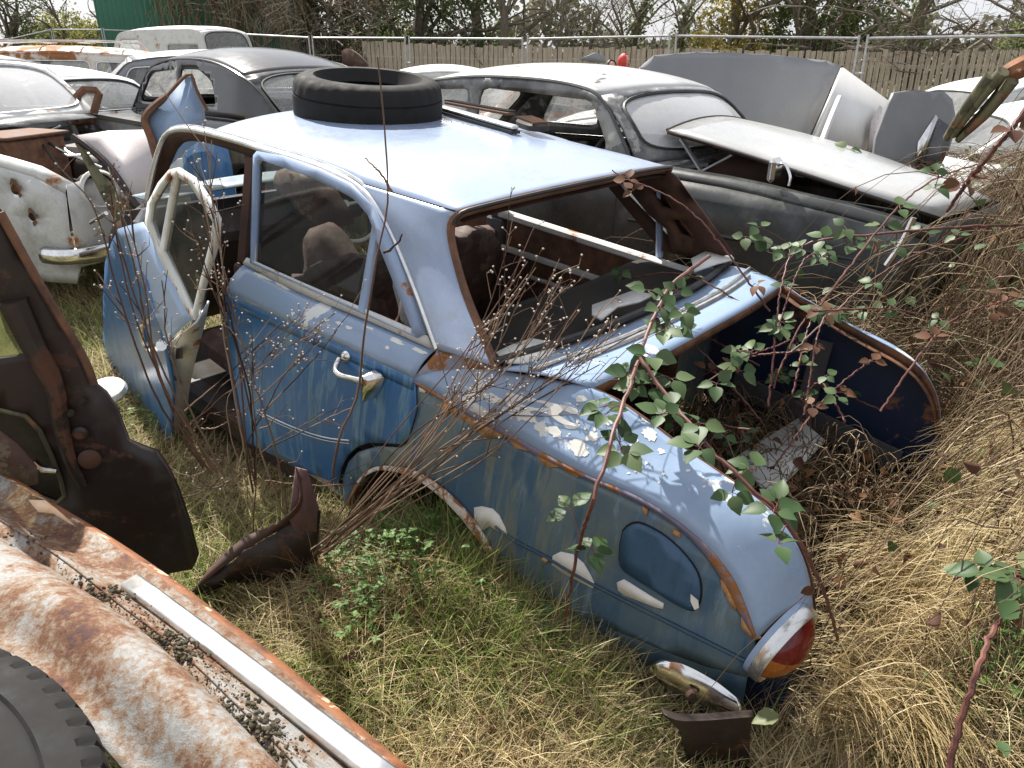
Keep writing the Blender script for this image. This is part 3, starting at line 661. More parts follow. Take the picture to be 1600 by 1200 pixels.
# wheel tub behind the near arch
wa = S(smooth([(545, 790), (556, 762), (600, 733), (660, 752), (715, 800), (775, 890)], 20)); wb_ = wa.copy(); wb_[:, 1] -= .25; wb_[:, 2] += .03
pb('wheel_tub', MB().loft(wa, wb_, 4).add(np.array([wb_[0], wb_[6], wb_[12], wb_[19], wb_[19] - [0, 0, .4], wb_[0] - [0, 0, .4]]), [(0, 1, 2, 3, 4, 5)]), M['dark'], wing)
# --- deck behind the rear window, chrome strips, boot front edge
gb = np.array([we[-1], B.V(900, 545, .36) * [1, 1, 1], (we[-1] * [1, -1, 1])])
gb = cr(np.array([we[-1], (we[-1][0] - .07, .35, we[-1][2] + .012), (we[-1][0] - .09, 0, we[-1][2] + .018), (we[-1][0] - .07, -.35, we[-1][2] + .012), we[-1] * [1, -1, 1]]), 40)
P0 = inner[[int(np.argmin(np.abs(inner[:, 0] - .76)))]][0]
bf = cr(np.array([(P0[0], P0[1], P0[2]), (P0[0] - .03, .3, P0[2] + .012), (P0[0] - .035, 0, P0[2] + .016), (P0[0] - .03, -.3, P0[2] + .012), (P0[0], -P0[1], P0[2])]), 40)
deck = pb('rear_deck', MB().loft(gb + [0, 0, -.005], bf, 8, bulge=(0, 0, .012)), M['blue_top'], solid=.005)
d2 = bf.copy(); d2[:, 2] -= .028; d3 = d2.copy(); d3[:, 0] += .03
pb('boot_opening_channel', MB().loft(bf, d2, 3).loft(d2, d3, 3), M['rust'], deck, solid=.004)
mid = gb * .50 + bf * .50 + [0, 0, .016]; mb = MB().tube(mid[3:-3], .009, 6); mb.tube(gb * .62 + bf * .38 + [0, 0, .018], .006, 6); pb('chrome_strip', mb, M['alu'], deck)
pb('window_rubber', MB().tube(gb + [.01, 0, .012], .013, 8), M['seal'], deck)
mb = MB()
tq = np.linspace(0, 1, 8)[:, None, None]; DT = tree_of(gb[None] * (1 - tq) + [0, 0, -.005] * (1 - tq) + bf[None] * tq + np.array([0, 0, .012]) * (4 * tq * (1 - tq)))
for b in ((1010, 560, 12, 4, -.4), (1050, 530, 9, 4, -.3), (1180, 455, 6, 3, 0), (980, 570, 9, 4, 0), (1123, 480, 10, 5, .2), (1105, 490, 8, 4, 0), (1150, 470, 7, 3, 0), (960, 590, 12, 4, -.3), (925, 588, 12, 5, -.4), (905, 600, 9, 4, -.3), (1085, 500, 7, 3, 0)):
    pieces('primer_chip', [[B.T(x, y, lambda a, c: float(np.interp(a, [P0[0], we[-1][0]], [P0[2] + .022, we[-1][2] + .018]))) for x, y in blob(*b)]] if False else [[hit(DT, x, y) for x, y in blob(*b)]], M['filler'], deck)
# parcel shelf and rear bulkhead
sh = we[-1]; mb = MB().sheet([(sh[0] - .05, -.6), (sh[0] + .34, -.6), (sh[0] + .34, .6), (sh[0] - .05, .6)], lambda a, b: (a, b, sh[2] - .05 + .01 * math.sin(9 * b)), [], .08)
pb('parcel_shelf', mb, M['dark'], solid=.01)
mb = MB().sheet([(-.62, .2), (.62, .2), (.62, .86), (-.62, .86)], lambda a, b: (sh[0] + .22 + .25 * (.86 - b) * .3, a, b), [], .12); pb('seat_bulkhead', mb, M['rust_dark'], solid=.01)
# cream trim piece lying in the window corner and along the sill
tp = [B.W(x, y, sh[2] + .012) for x, y in [(775, 552), (800, 540), (830, 530), (860, 536), (868, 548), (850, 560), (820, 567), (790, 566)]]
pb('trim_plate', MB().ngon(tp), M['filler'], deck, solid=.008)
tp = [B.W(x, y, sh[2] + .03) for x, y in [(925, 478), (990, 455), (1020, 462), (1000, 472), (965, 480), (940, 500), (925, 492)]]
pb('trim_plate', MB().ngon(tp), M['whitecar'], deck, solid=.008)
tp = [B.W(x, y, sh[2] + .05) for x, y in [(1080, 405), (1110, 390), (1135, 392), (1147, 405), (1120, 412), (1085, 425)]]
pb('trim_plate', MB().ngon(tp), M['whitecar'], deck, solid=.008)
# --- boot floor and tail panel
mb = MB().sheet([(-.0, -.62), (.95, -.62), (.95, .62), (0, .62)], lambda a, b: (a, b, .30 + .03 * math.sin(5 * a) * math.cos(4 * b) + .05 * b * b), [], .07); pb('boot_floor', mb, M['rust_dark'], solid=.008)
mb = MB().sheet([(-.60, .1), (.60, .1), (.60, .30), (-.60, .30)], lambda a, b: (.02 + .06 * (b - .5), a, b), [], .1); pb('tail_panel', mb, M['blue_side'], solid=.006)
tp = [B.W(x, y, .57) for x, y in [(1150, 715), (1247, 655), (1290, 690), (1205, 778), (1195, 770)]]
pb('loose_white_panel', MB().ngon(tp), M['whitecar'], solid=.01)
# --- cabin floor, rockers, seats, dashboard
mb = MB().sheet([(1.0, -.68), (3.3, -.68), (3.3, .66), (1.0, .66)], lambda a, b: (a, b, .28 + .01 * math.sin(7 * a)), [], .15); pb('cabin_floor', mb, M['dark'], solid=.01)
mb = MB(); mb.bar((2.9, .66, .23), (1.35, .72, .23), .09, .12, bev=.02); mb.bar((3.2, -.70, .25), (1.35, -.74, .25), .09, .12, bev=.02); pb('sill', mb, M['rust_dark'])
def seat(u, v, wd, name, tilt=.25, HS=.5):
    mb = MB(); n = 9
    gq = []
    for i in range(n):
        a = i / (n - 1); row = []
        for j in range(14):
            b = j / 13; th = .12
            z = .42 + HS * a; uu = u - tilt * HS * a - .03 * math.sin(math.pi * a); vv = v + wd * (b - .5) * (1 - .12 * a ** 4)
            row.append((uu + .012 * math.sin(20 * b), vv, z + .02 * math.sin(math.pi * b)))
        gq.append(row)
    mb.grid(np.array(gq)); crumple(mb, .008, 16, u)
    o = pb(name, mb, M['seat'], solid=.11, smooth=80)
    c = MB(); c.box((u + .28, v, .40), (.52, wd, .14), rotm(0, -.12), 0, .04); pb('seat_cushion', c, M['seat'], o)
seat(2.32, .32, .56, 'front_seat', .42); seat(2.30, -.34, .56, 'front_seat', .3)
for px_, v_, nm in (([(432, 268), (452, 262), (485, 268), (500, 290), (520, 318), (534, 346), (515, 356), (498, 346), (478, 328), (452, 306), (434, 286)], .10, 'torn_headlining'), ([(486, 357), (500, 354), (514, 358), (545, 398), (575, 438), (592, 500), (588, 540), (500, 520), (480, 470), (478, 430), (484, 385)], .22, 'leaning_seat_back')):
    q_ = V(px_, v_); cc_ = q_.mean(0); f1 = cc_ + (q_ - cc_) * .82 + [0, .05, 0]; f2 = cc_ + (q_ - cc_) * .5 + [0, .065, 0]
    m_ = MB().grid(np.array([cr(np.vstack([z, z[:1]]), 40)[:-1] for z in (q_ - [0, .06, 0], q_, f1, f2)]), closed=True); m_.ngon(cr(np.vstack([f2, f2[:1]]), 40)[:-1]); crumple(m_, .007, 22, v_); pb(nm, m_, M['seat'], smooth=50)
seat(1.42, 0, 1.2, 'rear_seat', .2, .22)
mb = MB(); mb.box((3.18, 0, .86), (.18, 1.26, .20), rotm(0, .2), 0, .05); mb.box((3.06, -.3, .92), (.05, .4, .12), None, 0, .02); pb('dashboard', mb, M['darkgrey'])
cst = np.array([2.92, -.32, .92]); ax = np.array([-.85, 0, .5]); ax /= np.linalg.norm(ax); uu = np.array([0, 1., 0]); vv = np.cross(ax, uu); an = np.linspace(0, 2 * math.pi, 40, endpoint=False)
mb = MB().tube(cst + .2 * (np.cos(an)[:, None] * uu + np.sin(an)[:, None] * vv), .011, 6, closed=True); mb.tube([cst - .19 * uu, cst + .03 * (-ax), cst + .19 * uu], .009, 6); mb.tube([cst, cst - ax * .3], .02, 8); pb('steering_wheel', mb, M['whitecar'])
cst2 = cst + [0, .62, 0]
# windscreen surround lower + scuttle
scp = outA[0]; mb = MB().loft(np.array([(scp[0] + .02, .64 - .128 * i, scp[2] - .02 + .02 * math.sin(math.pi * i / 10)) for i in range(11)]), np.array([(scp[0] + .28, .60 - .12 * i, scp[2] - .05 + .03 * math.sin(math.pi * i / 10)) for i in range(11)]), 4); pb('scuttle', mb, M['blue_side'], solid=.006)
mb = MB().sheet([(-.56, .25), (.56, .25), (.56, .88), (-.56, .88)], lambda a, b: (3.5, a, b), [], .15); pb('bulkhead', mb, M['rust_dark'], solid=.01)
pb('pillar_foot', MB().sheet([(0, 0), (1, 0), (1, 1), (0, 1)], lambda a, b: (ridge[0] * (1 - a) + inner[0] * a) * (1 - b) + (B.V(684, 548, .735) * (1 - a) + we[-1] * a) * b + np.array([0, .0, .012]) * math.sin(math.pi * a), [], .25), paint('rust stained pale blue', (.22, .29, .42), (.3, .36, .46), rust=(5, .50), rough=.4, seed=51), wing, solid=.004)
# --- tail lamp: chrome bezel, red and amber lenses
top = B.V(1266, 955, .66); bot = B.V(1184, 1058, .745); c0 = (top + bot) / 2; a_ = (top - bot) / 2; b_ = np.array([.012, .078, .02]); an = np.linspace(0, 2 * math.pi, 56, endpoint=False)
L0 = c0 + np.cos(an)[:, None] * a_ + np.sin(an)[:, None] * b_ * 1.0
ln = np.cross(a_, b_); ln /= np.linalg.norm(ln); ln = ln if ln[0] < 0 else -ln
lamp = pb('tail_light', MB().grid(np.array([L0 - ln * .03, L0 - ln * .012]), closed=True), M['blue_top'])
c1 = c0 + ln * .0; rim = np.array([c0 + np.cos(an)[:, None] * a_ * s1_ + np.sin(an)[:, None] * b_ * s1_ + ln * h_ for s1_, h_ in ((1.01, -.016), (1.03, -.006), (1.02, .008), (.97, .014), (.91, .010), (.88, .002))])
pb('chrome_bezel', MB().grid(rim, closed=True), M['chrome_pit'], lamp, smooth=60)
def lens(lo, hi, mat, name):
    gq = []
    for s1_, h_ in ((.88, .006), (.80, .020), (.62, .036), (.40, .047), (.15, .053), (.0, .054)):
        aa = np.linspace(lo, hi, 30); gq.append(c0 + ln * h_ + np.cos(aa)[:, None] * a_ * s1_ + np.sin(aa)[:, None] * b_ * s1_ + [0, 0, 0])
    pb(name, MB().grid(np.array(gq)), mat, lamp, smooth=60)
lens(-R(165), R(98), M['lens_red'], 'red_lens'); lens(R(98), R(195), M['lens_amber'], 'amber_lens')
q_ = V([(285, 245), (298, 224), (335, 219), (348, 245), (360, 320), (386, 400), (372, 440), (356, 480), (352, 600), (318, 600), (326, 430)], -.35); cc_ = q_.mean(0)
m_ = MB().grid(np.array([cr(np.vstack([z, z[:1]]), 44)[:-1] for z in (q_ - [0, .05, 0], q_, cc_ + (q_ - cc_) * .9 + [0, .02, 0])]), closed=True); m_.ngon(cr(np.vstack([cc_ + (q_ - cc_) * .9 + [0, .02, 0], (cc_ + (q_ - cc_) * .9 + [0, .02, 0])[:1]]), 44)[:-1]); pb('far_door_panel', m_, M['blue_door'], smooth=60)
# --- open front door (near side), hinged at the front pillar
dn = thing  # the door is a part of the car: an own set of meshes in the door's plane
dp0 = B.world((3.16, .72, .8)); 
A1 = atY(200, 352, 3.05)
# door plane: vertical, through hinge (far left) and latch edge (near)
pl0 = np.array([-1.73, 3.36, .7]); pl1 = np.array([-1.10, 2.55, .7]); dx = pl1 - pl0; dx /= np.linalg.norm(dx); nrm = np.array([-dx[1], dx[0], 0.0]); nrm = -nrm if nrm[0] > 0 else nrm
def D_(pts, off=0.0, lean=.0): 
    p0 = pl0 + nrm * off; n_ = nrm + np.array([0, 0, lean]); return np.array([atP(x, y, p0, n_) for x, y in pts])
Bi = B
def toB(p): return (np.asarray(p) - B.t) @ B.R
def dsheet(px, off, holes=(), step=.07):
    o = D_([px[0]], off)[0]; e2 = np.array([0, 0, 1.0])
    q = [np.stack([(D_(h, off) - o) @ dx, (D_(h, off) - o) @ e2], 1) for h in [px] + list(holes)]
    return MB().sheet(q[0], lambda a, b: toB(o + dx * a + e2 * b), q[1:], step)
skin = [(187, 357), (180, 372), (170, 400), (164, 450), (163, 520), (168, 560), (180, 600), (200, 625), (215, 645), (232, 668), (255, 680), (262, 640), (255, 600), (247, 565), (240, 520), (222, 470), (200, 410)]
fdn = pb('front_door', dsheet([(187, 357), (176, 380), (166, 410), (163, 470), (163, 530), (172, 575), (185, 605), (205, 640), (225, 668), (268, 690), (272, 610), (262, 540), (232, 440)], .04), M['blue_door'], solid=.012)
pts = [(187, 357), (225, 346), (232, 352), (304, 485), (303, 502), (262, 536), (250, 480), (225, 430), (200, 380)]
o1 = D_([(187, 357), (262, 537)], .045); o2 = D_([(224, 347), (304, 497)], .0)
o1 = toB(cr(o1, 12)); o2 = toB(cr(o2, 12)); pb('belt_panel', MB().loft(o1, o2, 5, bulge=toB(nrm + B.t) * .008), M['blue_top'], fdn, solid=.005)
frp = [(229, 346), (233, 318), (250, 285), (267, 265), (278, 262), (304, 278), (328, 312), (344, 345), (341, 377), (322, 440), (307, 500), (297, 492), (262, 430)]
gq1 = [(238, 345), (242, 318), (268, 276), (273, 275), (252, 388)]; gq2 = [(259, 392), (281, 276), (301, 290), (336, 346), (332, 375), (303, 488), (299, 480)]
pb('window_frame', dsheet(frp, .0, [gq1, gq2]), M['primer'], fdn, solid=.014)
pb('inner_seal', MB().tube(toB(D_(gq1, -.004)), .006, 5, closed=True).tube(toB(D_(gq2, -.004)), .007, 5, closed=True), M['seal'], fdn)
pb('quarter_glass', dsheet(gq1, -.002), M['glass_dim'], fdn); pb('window_glass', dsheet(gq2, -.002), M['glass_dim'], fdn)
mb = MB().tube(toB(D_([(343, 350), (330, 420), (306, 502), (300, 515), (268, 538)], -.03)), .012, 6); pb('door_seal', mb, M['seal'], fdn)
mb = MB(); e1 = [(306, 505), (263, 540), (268, 560), (262, 590), (268, 690)]; e2_ = [(345, 352), (318, 480), (308, 550), (296, 600), (290, 670)]
mb = MB().loft(toB(cr(D_(e1, .03), 16)), toB(cr(D_([(326, 470), (314, 530), (306, 560), (296, 610), (286, 690)], -.05), 16)), 3); pb('latch_edge', mb, M['primer'], fdn, solid=.006)
pb('latch_plate', MB().ngon(toB(D_([(272, 545), (286, 543), (286, 560), (275, 561)], .012))), M['rust_dark'], fdn)
mb = MB(); hq = toB(D_([(229, 503), (222, 512), (228, 540), (240, 543), (252, 540)], .09)); mb.tube(cr(hq, 14), np.linspace(.010, .020, 14), 8); mb.tube(toB(D_([(229, 503), (238, 494)], .05)), .009, 8); pb('door_handle', mb, M['chrome'], fdn)
# --- tilted bonnet / boot panel standing up behind the front of the roof
Yp = 3.75
pp = [(226, 183), (296, 115), (318, 165), (324, 210), (290, 235), (262, 262), (247, 262)]
P = np.array([atP(x, y, (-1.6, 3.75, 1.3), (.25, -1, .25)) for x, y in pp])
blp = thing('blue_bonnet', 'loose blue body panel with rusty edges sticking up behind the blue roof', 'car panel', loc=tuple(P.mean(0) * [1, 1, 0]))
build('panel', MB().ngon(P), M['blue_top'], blp, solid=.012)
ed = cr(np.array([atP(x, y, (-1.6, 3.73, 1.3), (.25, -1, .25)) for x, y in [(250, 262), (236, 215), (227, 183), (262, 148), (296, 115), (307, 140), (324, 172)]]), 30)
build('rusty_edge', MB().tube(ed, np.interp(np.linspace(0, 1, 30), [0, .5, .55, 1], [.02, .016, .008, .008]), 6), M['rust'], blp)
# ================= generic derelict saloon built from side outline, used with different outlines and finishes
def old_car(name, label, t, yaw, P, group=None, pit=0, rol=0):
    f = Frame(t, yaw, pit, rol); root = thing(name, label, P.get('cat', 'car'), frame=f, group=group)
    body = M[P['body']]; roofm = M[P.get('roofm', P['body'])]; L = P['L']
    hw = lambda x: interp(x, P['hw']); bt = P['belt']            # belt: (x, z) of the shoulder line, rear to front
    gh = P['gh']                                                  # gutter line: rear base, ..., front base (x, z)
    zb = lambda x: interp(x, bt)
    tumble = P.get('tumble', .22)
    def y_(x, z):
        b = zb(x); h = hw(x)
        if z > b: return h - .045 - tumble * (z - b)
        k = (z - .45) / max(.1, b - .45)
        return h - .05 * k ** 4 * (1 if z > .45 else .0) - (.06 * (.45 - z) / .3 if z < .45 else 0)
    out = {}
    def bd(n_, mb, m_, par=None, **k): return build(n_, mb, m_, par or root, local=True, **k)
    low = P.get('sillz', .22)
    xs = np.linspace(.02, L - .02, 24)
    belt = [(x, zb(x) - .03) for x in xs]
    arches = []
    bodyo = None
    wh = P.get('wheels', [])
    for sgn in (1, -1):
        poly = [(L - .02, low + .12), (L - .1, low)]
        for cx in sorted(wh, reverse=True):
            a = np.linspace(0, math.pi, 13); poly += [(cx + .36 * math.cos(q), low + .40 * math.sin(q) + .0) for q in a]
        poly += [(.1, low), (.02, low + .12)] + belt
        mb = MB().sheet(poly, lambda x, z: (x, sgn * y_(x, z), z), P.get('holes', {}).get(sgn, []), .12)
        o = bd('body_side', mb, body, bodyo, solid=.008, smooth=50)
        # shoulder rounding to the top surfaces
        sh = []
        for a, (dy, dz) in enumerate(((0, -.03), (.008, -.008), (.03, .012), (.07, .022))):
            sh.append([(x, sgn * (y_(x, zb(x) - .03) - dy), zb(x) + dz) for x in xs])
        bd('shoulder', MB().grid(np.array(sh)), body, o, solid=.004, smooth=80)
        if sgn == 1: out['body'] = o
    # bonnet, boot, ends
    (xr, zr), (xf, zf) = gh[0], gh[-1]
    def deck(x0, x1, n_, crown, nm, mat, drop=0.0):
        g_ = []
        for x in np.linspace(x0, x1, 12):
            g_.append([(x + (.10 * (1 - t_ * t_) if x > L - .3 else (-.06 * (1 - t_ * t_) if x < .3 else 0)) * 1, t_ * (y_(x, zb(x) - .03) - .068), zb(x) + .022 + crown * (1 - abs(t_) ** 2.5)) for t_ in np.linspace(-1, 1, 15)])
        return bd(nm, MB().grid(np.array(g_)), mat, solid=.008, smooth=60)
    if P.get('bonnet', 1): deck(xf - .05, L - .02, 12, P.get('bcrown', .05), 'bonnet', body)
    if P.get('boot', 1): deck(.02, xr + .05, 12, P.get('tcrown', .04), 'boot_lid', M[P.get('bootm', P['body'])])
    for x, nm in ((L, 'front_panel'), (0, 'rear_panel')):
        sg = 1 if x else -1; g_ = []
        for z_ in np.linspace(0, 1, 7):
            xx = L - .02 if x else .02
            zt = zb(xx) + .02; g_.append([(xx + sg * (.10 if x else .06) * (1 - t_ * t_) * (1 if z_ > .5 else .8) + sg * .03 * math.sin(math.pi * z_), t_ * (hw(xx) - .0 - .055 * z_ ** 3), low + .12 + (zt - low - .12) * z_ + P.get('bcrown', .05) * z_ ** 4 * (1 - t_ * t_)) for t_ in np.linspace(-1, 1, 13)])
        bd(nm, MB().grid(np.array(g_)), body, solid=.006, smooth=60)
    # greenhouse sides with window openings
    ghp = cr(gh, 60); inset = .03
    def wl(off): return lambda x, z: (x, s_ * (y_(x, z + 1e-3) + off), z)
    for s_ in (1, -1):
        beltline = [(x, zb(x) - .005) for x in np.linspace(gh[-1][0], gh[0][0], 12)][1:-1]
        wins = P['windows'] if s_ == P.get('see', 1) else P.get('windows2', P['windows'])
        poly = [tuple(p) for p in ghp] + beltline
        rw_ = []
        for wpoly in wins:
            q = np.array(wpoly, float); n_ = len(q); r_ = []
            for i in range(n_):                                   # round the corners
                a, b, c = q[i - 1], q[i], q[(i + 1) % n_]; ra = min(.06, np.linalg.norm(a - b) * .35, np.linalg.norm(c - b) * .35)
                p1 = b + (a - b) / np.linalg.norm(a - b) * ra; p2 = b + (c - b) / np.linalg.norm(c - b) * ra
                r_ += [tuple(p1), tuple((p1 + p2) / 4 + b / 2), tuple(p2)]
            rw_.append(r_)
        s_s = s_
        o = bd('window_pillars', MB().sheet(poly, lambda x, z: (x, s_s * y_(x, max(z, zb(x) + 1e-3)), z), rw_, .07), M[P.get('pillarm', P['body'])], solid=.022, smooth=50)
        for i, r_ in enumerate(rw_):
            pts = np.array([(x, s_s * (y_(x, max(z, zb(x) + 1e-3)) + .012), z) for x, z in r_])
            if P.get('trim'): bd('window_trim', MB().tube(pts, .009, 5, closed=True), M[P['trim']], o)
            if (s_, i) in P.get('noglass', ()): continue
            bd('side_window', MB().sheet(r_, lambda x, z: (x, s_s * (y_(x, max(z, zb(x) + 1e-3)) - .004), z), [], .2), M[P.get('glass', 'glass_far')], o)
        gt = np.array([(x, s_s * (y_(x, max(z, zb(x) + 1e-3)) + .006), z) for x, z in ghp]); bd('gutter', MB().tube(gt, .011, 5), M[P.get('gutm', P['body'])], o)
    # roof between the two gutter lines (from rear-window top to windscreen top)
    i1, i2 = P['roofspan']; seg = [p for p in ghp if i1 - 1e-6 <= p[0] <= i2 + 1e-6 and p[1] > zb(p[0]) + .15]
    seg = cr(seg, 26); g_ = []; cz = P.get('crown', .09)
    for k, (x, z) in enumerate(seg):
        q = k / 25; e = (.09 * (2 * q - 1) ** 3)
        row = []
        for t_ in np.linspace(-1, 1, 21):
            a = abs(t_); row.append((x + (e if seg[0][0] < seg[-1][0] else -e) * (1 - a * a), t_ * y_(x, z), z + cz * math.sin(math.pi * min(1, max(0, .12 + .76 * q))) ** .6 * (1 - a ** 2.4)))
        g_.append(row)
    g_ = np.array(g_); roof = bd('roof', MB().grid(g_), roofm, solid=.014, smooth=80); out['roof'] = roof
    # windscreen and rear window: frame with rounded opening + glass
    for nm, row, base, on, gl in (('windscreen', g_[-1] if seg[-1][0] > seg[0][0] else g_[0], gh[-1], P.get('ws', 1), P.get('wsglass', 'glass_fog')), ('rear_window', g_[0] if seg[-1][0] > seg[0][0] else g_[-1], gh[0], P.get('rw', 1), P.get('rwglass', 'glass_far'))):
        sg = 1 if nm == 'windscreen' else -1
        bx, bz = base; by = y_(bx, zb(bx) + .01) - .01; bow = P.get('bow', .16)
        def lift(a, b, row=row, sg=sg):
            # a in -1..1 across, b 0..1 upward
            i = (a + 1) / 2 * 20; i0_ = min(19, max(0, int(i))); r_ = row[i0_] * (1 - (i - i0_)) + row[i0_ + 1] * (i - i0_)
            bse = np.array([bx + sg * bow * (1 - a * a), a * by, zb(bx) + .015 + .03 * (1 - a * a)]); p = bse * (1 - b) + r_ * b
            return p + np.array([sg * .03, 0, .012]) * math.sin(math.pi * b)
        rc = [(-1, 0), (1, 0), (1, 1), (-1, 1)]; an = np.linspace(0, 2 * math.pi, 36, endpoint=False)
        ho = [(math.copysign(abs(math.cos(a)) ** .42, math.cos(a)) * .91, .52 + .41 * math.copysign(abs(math.sin(a)) ** .42, math.sin(a))) for a in an]
        o = bd(nm + '_frame', MB().sheet(rc, lift, [ho], .12), M[P.get('pillarm', P['body'])], solid=.02, smooth=60)
        bd('rubber_seal', MB().tube(np.array([lift(*h) for h in ho]) + [sg * .008, 0, .004], .011, 5, closed=True), M[P.get('sealm', 'seal')], o)
        if on: bd(nm, MB().sheet(ho, lift, [], .15), M[gl], o, smooth=80)
    # interior: floor, seats, wheel
    mb = MB().sheet([(gh[0][0], -.6), (gh[-1][0], -.6), (gh[-1][0], .6), (gh[0][0], .6)], lambda a, b: (a, b, .32), [], .4); bd('floor_pan', mb, M['dark'], solid=.01)
    for (u, n_) in ((gh[0][0] + .42, 'rear_seat'), (gh[-1][0] - 1.05, 'front_seat')):
        mb = MB(); mb.box((u, 0, .72), (.16, 1.15, .5), rotm(0, .22), 0, .05); mb.box((u + .25, 0, .5), (.5, 1.15, .16), None, 0, .05); bd(n_, mb, M['seat'])
    mb = MB(); mb.box((gh[-1][0] - .12, 0, zb(gh[-1][0]) - .1), (.2, 1.2, .2), None, 0, .06); bd('dashboard', mb, M['darkgrey'])
    an = np.linspace(0, 2 * math.pi, 30, endpoint=False); c = np.array([gh[-1][0] - .45, -.32, zb(gh[-1][0]) + .02]); ax = np.array([-.85, 0, .5]); v3 = np.cross(ax, (0, 1, 0))
    mb = MB().tube(c + .2 * (np.cos(an)[:, None] * np.array([0, 1, 0]) + np.sin(an)[:, None] * v3), .011, 5, closed=True); mb.tube([c - [0, .19, 0], c, c + [0, .19, 0]], .009, 5); bd('steering_wheel', mb, M['darkgrey'])
    for cx in wh:
        for sgn in (1, -1):
            yy = sgn * (hw(cx) - .13); mb = MB().lathe([(.18, -.07), (.24, -.09), (.30, -.085), (.318, -.05), (.32, 0), (.318, .05), (.30, .085), (.24, .09), (.18, .07)], (cx, yy, .30), (0, 1, 0), 32); o = bd('tyre', mb, M['tyre'], smooth=70)
            bd('hub', MB().lathe([(.18, .06 * sgn), (.15, .03 * sgn), (.08, .04 * sgn), (.06, .08 * sgn), (0, .085 * sgn)], (cx, yy, .30), (0, 1, 0), 24), M['rust'], o)
    if P.get('bumper', 1):
        for x, sg in ((L + .07, 1), (-.07, -1)):
            pts = [(x - sg * .30, -.80, .47), (x - sg * .08, -.72, .47), (x + sg * .06, -.3, .47), (x + sg * .08, 0, .47), (x + sg * .06, .3, .47), (x - sg * .08, .72, .47), (x - sg * .30, .80, .47)]
            p = cr(pts, 24); bd('bumper', MB().grid(np.array([p + [0, 0, .06], p + [sg * .03, 0, .035], p + [sg * .035, 0, 0], p + [sg * .03, 0, -.035], p + [0, 0, -.06]])), M['chrome'], solid=.005, smooth=80)
    # door shut lines and handles
    for x in P.get('seams', ()):
        for sgn in (1, -1):
            z = np.linspace(low + .03, zb(x) - .02, 10); bd('door_gap', MB().tube(np.array([(x, sgn * (y_(x, q) + .0045), q) for q in z]), .004, 4), M['seal'])
    for x in P.get('handles', ()):
        for sgn in (1, -1): bd('door_handle', MB().bar((x, sgn * (y_(x, zb(x) - .12) + .035), zb(x) - .12), (x + .14, sgn * (y_(x, zb(x) - .12) + .035), zb(x) - .115), .02, .025, bev=.008), M['chrome'])
    return root, f, out, y_
STD = dict(L=4.3, hw=[(0, .62), (.3, .72), (1, .8), (3, .8), (3.9, .74), (4.3, .60)], belt=[(0, .72), (.4, .86), (1, .95), (2.9, .97), (3.9, .88), (4.3, .72)],
    gh=[(.75, .95), (.95, 1.12), (1.25, 1.34), (1.6, 1.42), (2.1, 1.44), (2.5, 1.40), (2.68, 1.33), (2.98, .97)], roofspan=(1.22, 2.62),
    windows=[[(1.15, 1.0), (1.9, 1.01), (1.9, 1.34), (1.45, 1.31)], [(1.98, 1.01), (2.82, 1.01), (2.62, 1.32), (1.98, 1.35)]], wheels=[.85, 3.4], seams=(1.94, 2.9), handles=(1.2, 2.05))
def V_(**k): d = dict(STD); d.update(k); return d
M['grubbywhite'] = paint('grubby white wing paint', (.40, .40, .385), (.58, .58, .56), rust=(3.2, .62), dirt=((.16, .155, .14), 5, .48, .6), rough=.4, seed=81)
def org(cx, cy, yaw, L=4.3, z=-.02): a = R(yaw); return (cx - L / 2 * math.cos(a), cy - L / 2 * math.sin(a), z)
M['chalkroof'] = paint('chalk and glare whitened black roof', (.30, .30, .30), (.62, .62, .61), chips=(3, .66), chipcol=(.05, .05, .05), rough=.3, seed=61, coat=.3)  # white glare on the black roof painted in along with the chalking
# --- big black saloon behind on the right
bigP = V_(L=4.5, hw=[(0, .60), (.3, .70), (1, .8), (3, .78), (3.9, .74), (4.4, .68), (4.5, .64)], belt=[(0, .75), (.4, .88), (1, .98), (2.9, 1.02), (3.6, .99), (4.2, .92), (4.5, .86)], body='greenblack', roofm='chalkroof', pillarm='blackchalk',
    gh=[(.55, .98), (.8, 1.2), (1.05, 1.36), (1.5, 1.43), (2.1, 1.44), (2.55, 1.40), (2.72, 1.32), (2.98, 1.02)], roofspan=(1.05, 2.68), crown=.085,
    windows=[[(1.02, 1.09), (1.62, 1.09), (1.62, 1.37), (1.22, 1.35)], [(1.72, 1.06), (2.80, 1.08), (2.62, 1.34), (1.72, 1.38)]], glass='glass_far', wsglass='glass_fog', bonnet=0, trim=None, see=-1, noglass=((-1, 1),), wheels=[.85, 3.5], seams=(1.67, 2.9), handles=(), bow=.2, sealm='seal', bumper=0)
big, bigF, bo, by_ = old_car('saloon_car', 'large chalky black saloon with fogged windscreen and bonnet ajar, behind the blue car', (-1.02, 6.90, -.02), -43.26, bigP, pit=.5, rol=-1.23)
def bb(n_, mb, m_, par=None, **k): return build(n_, mb, m_, par or big, local=True, **k)
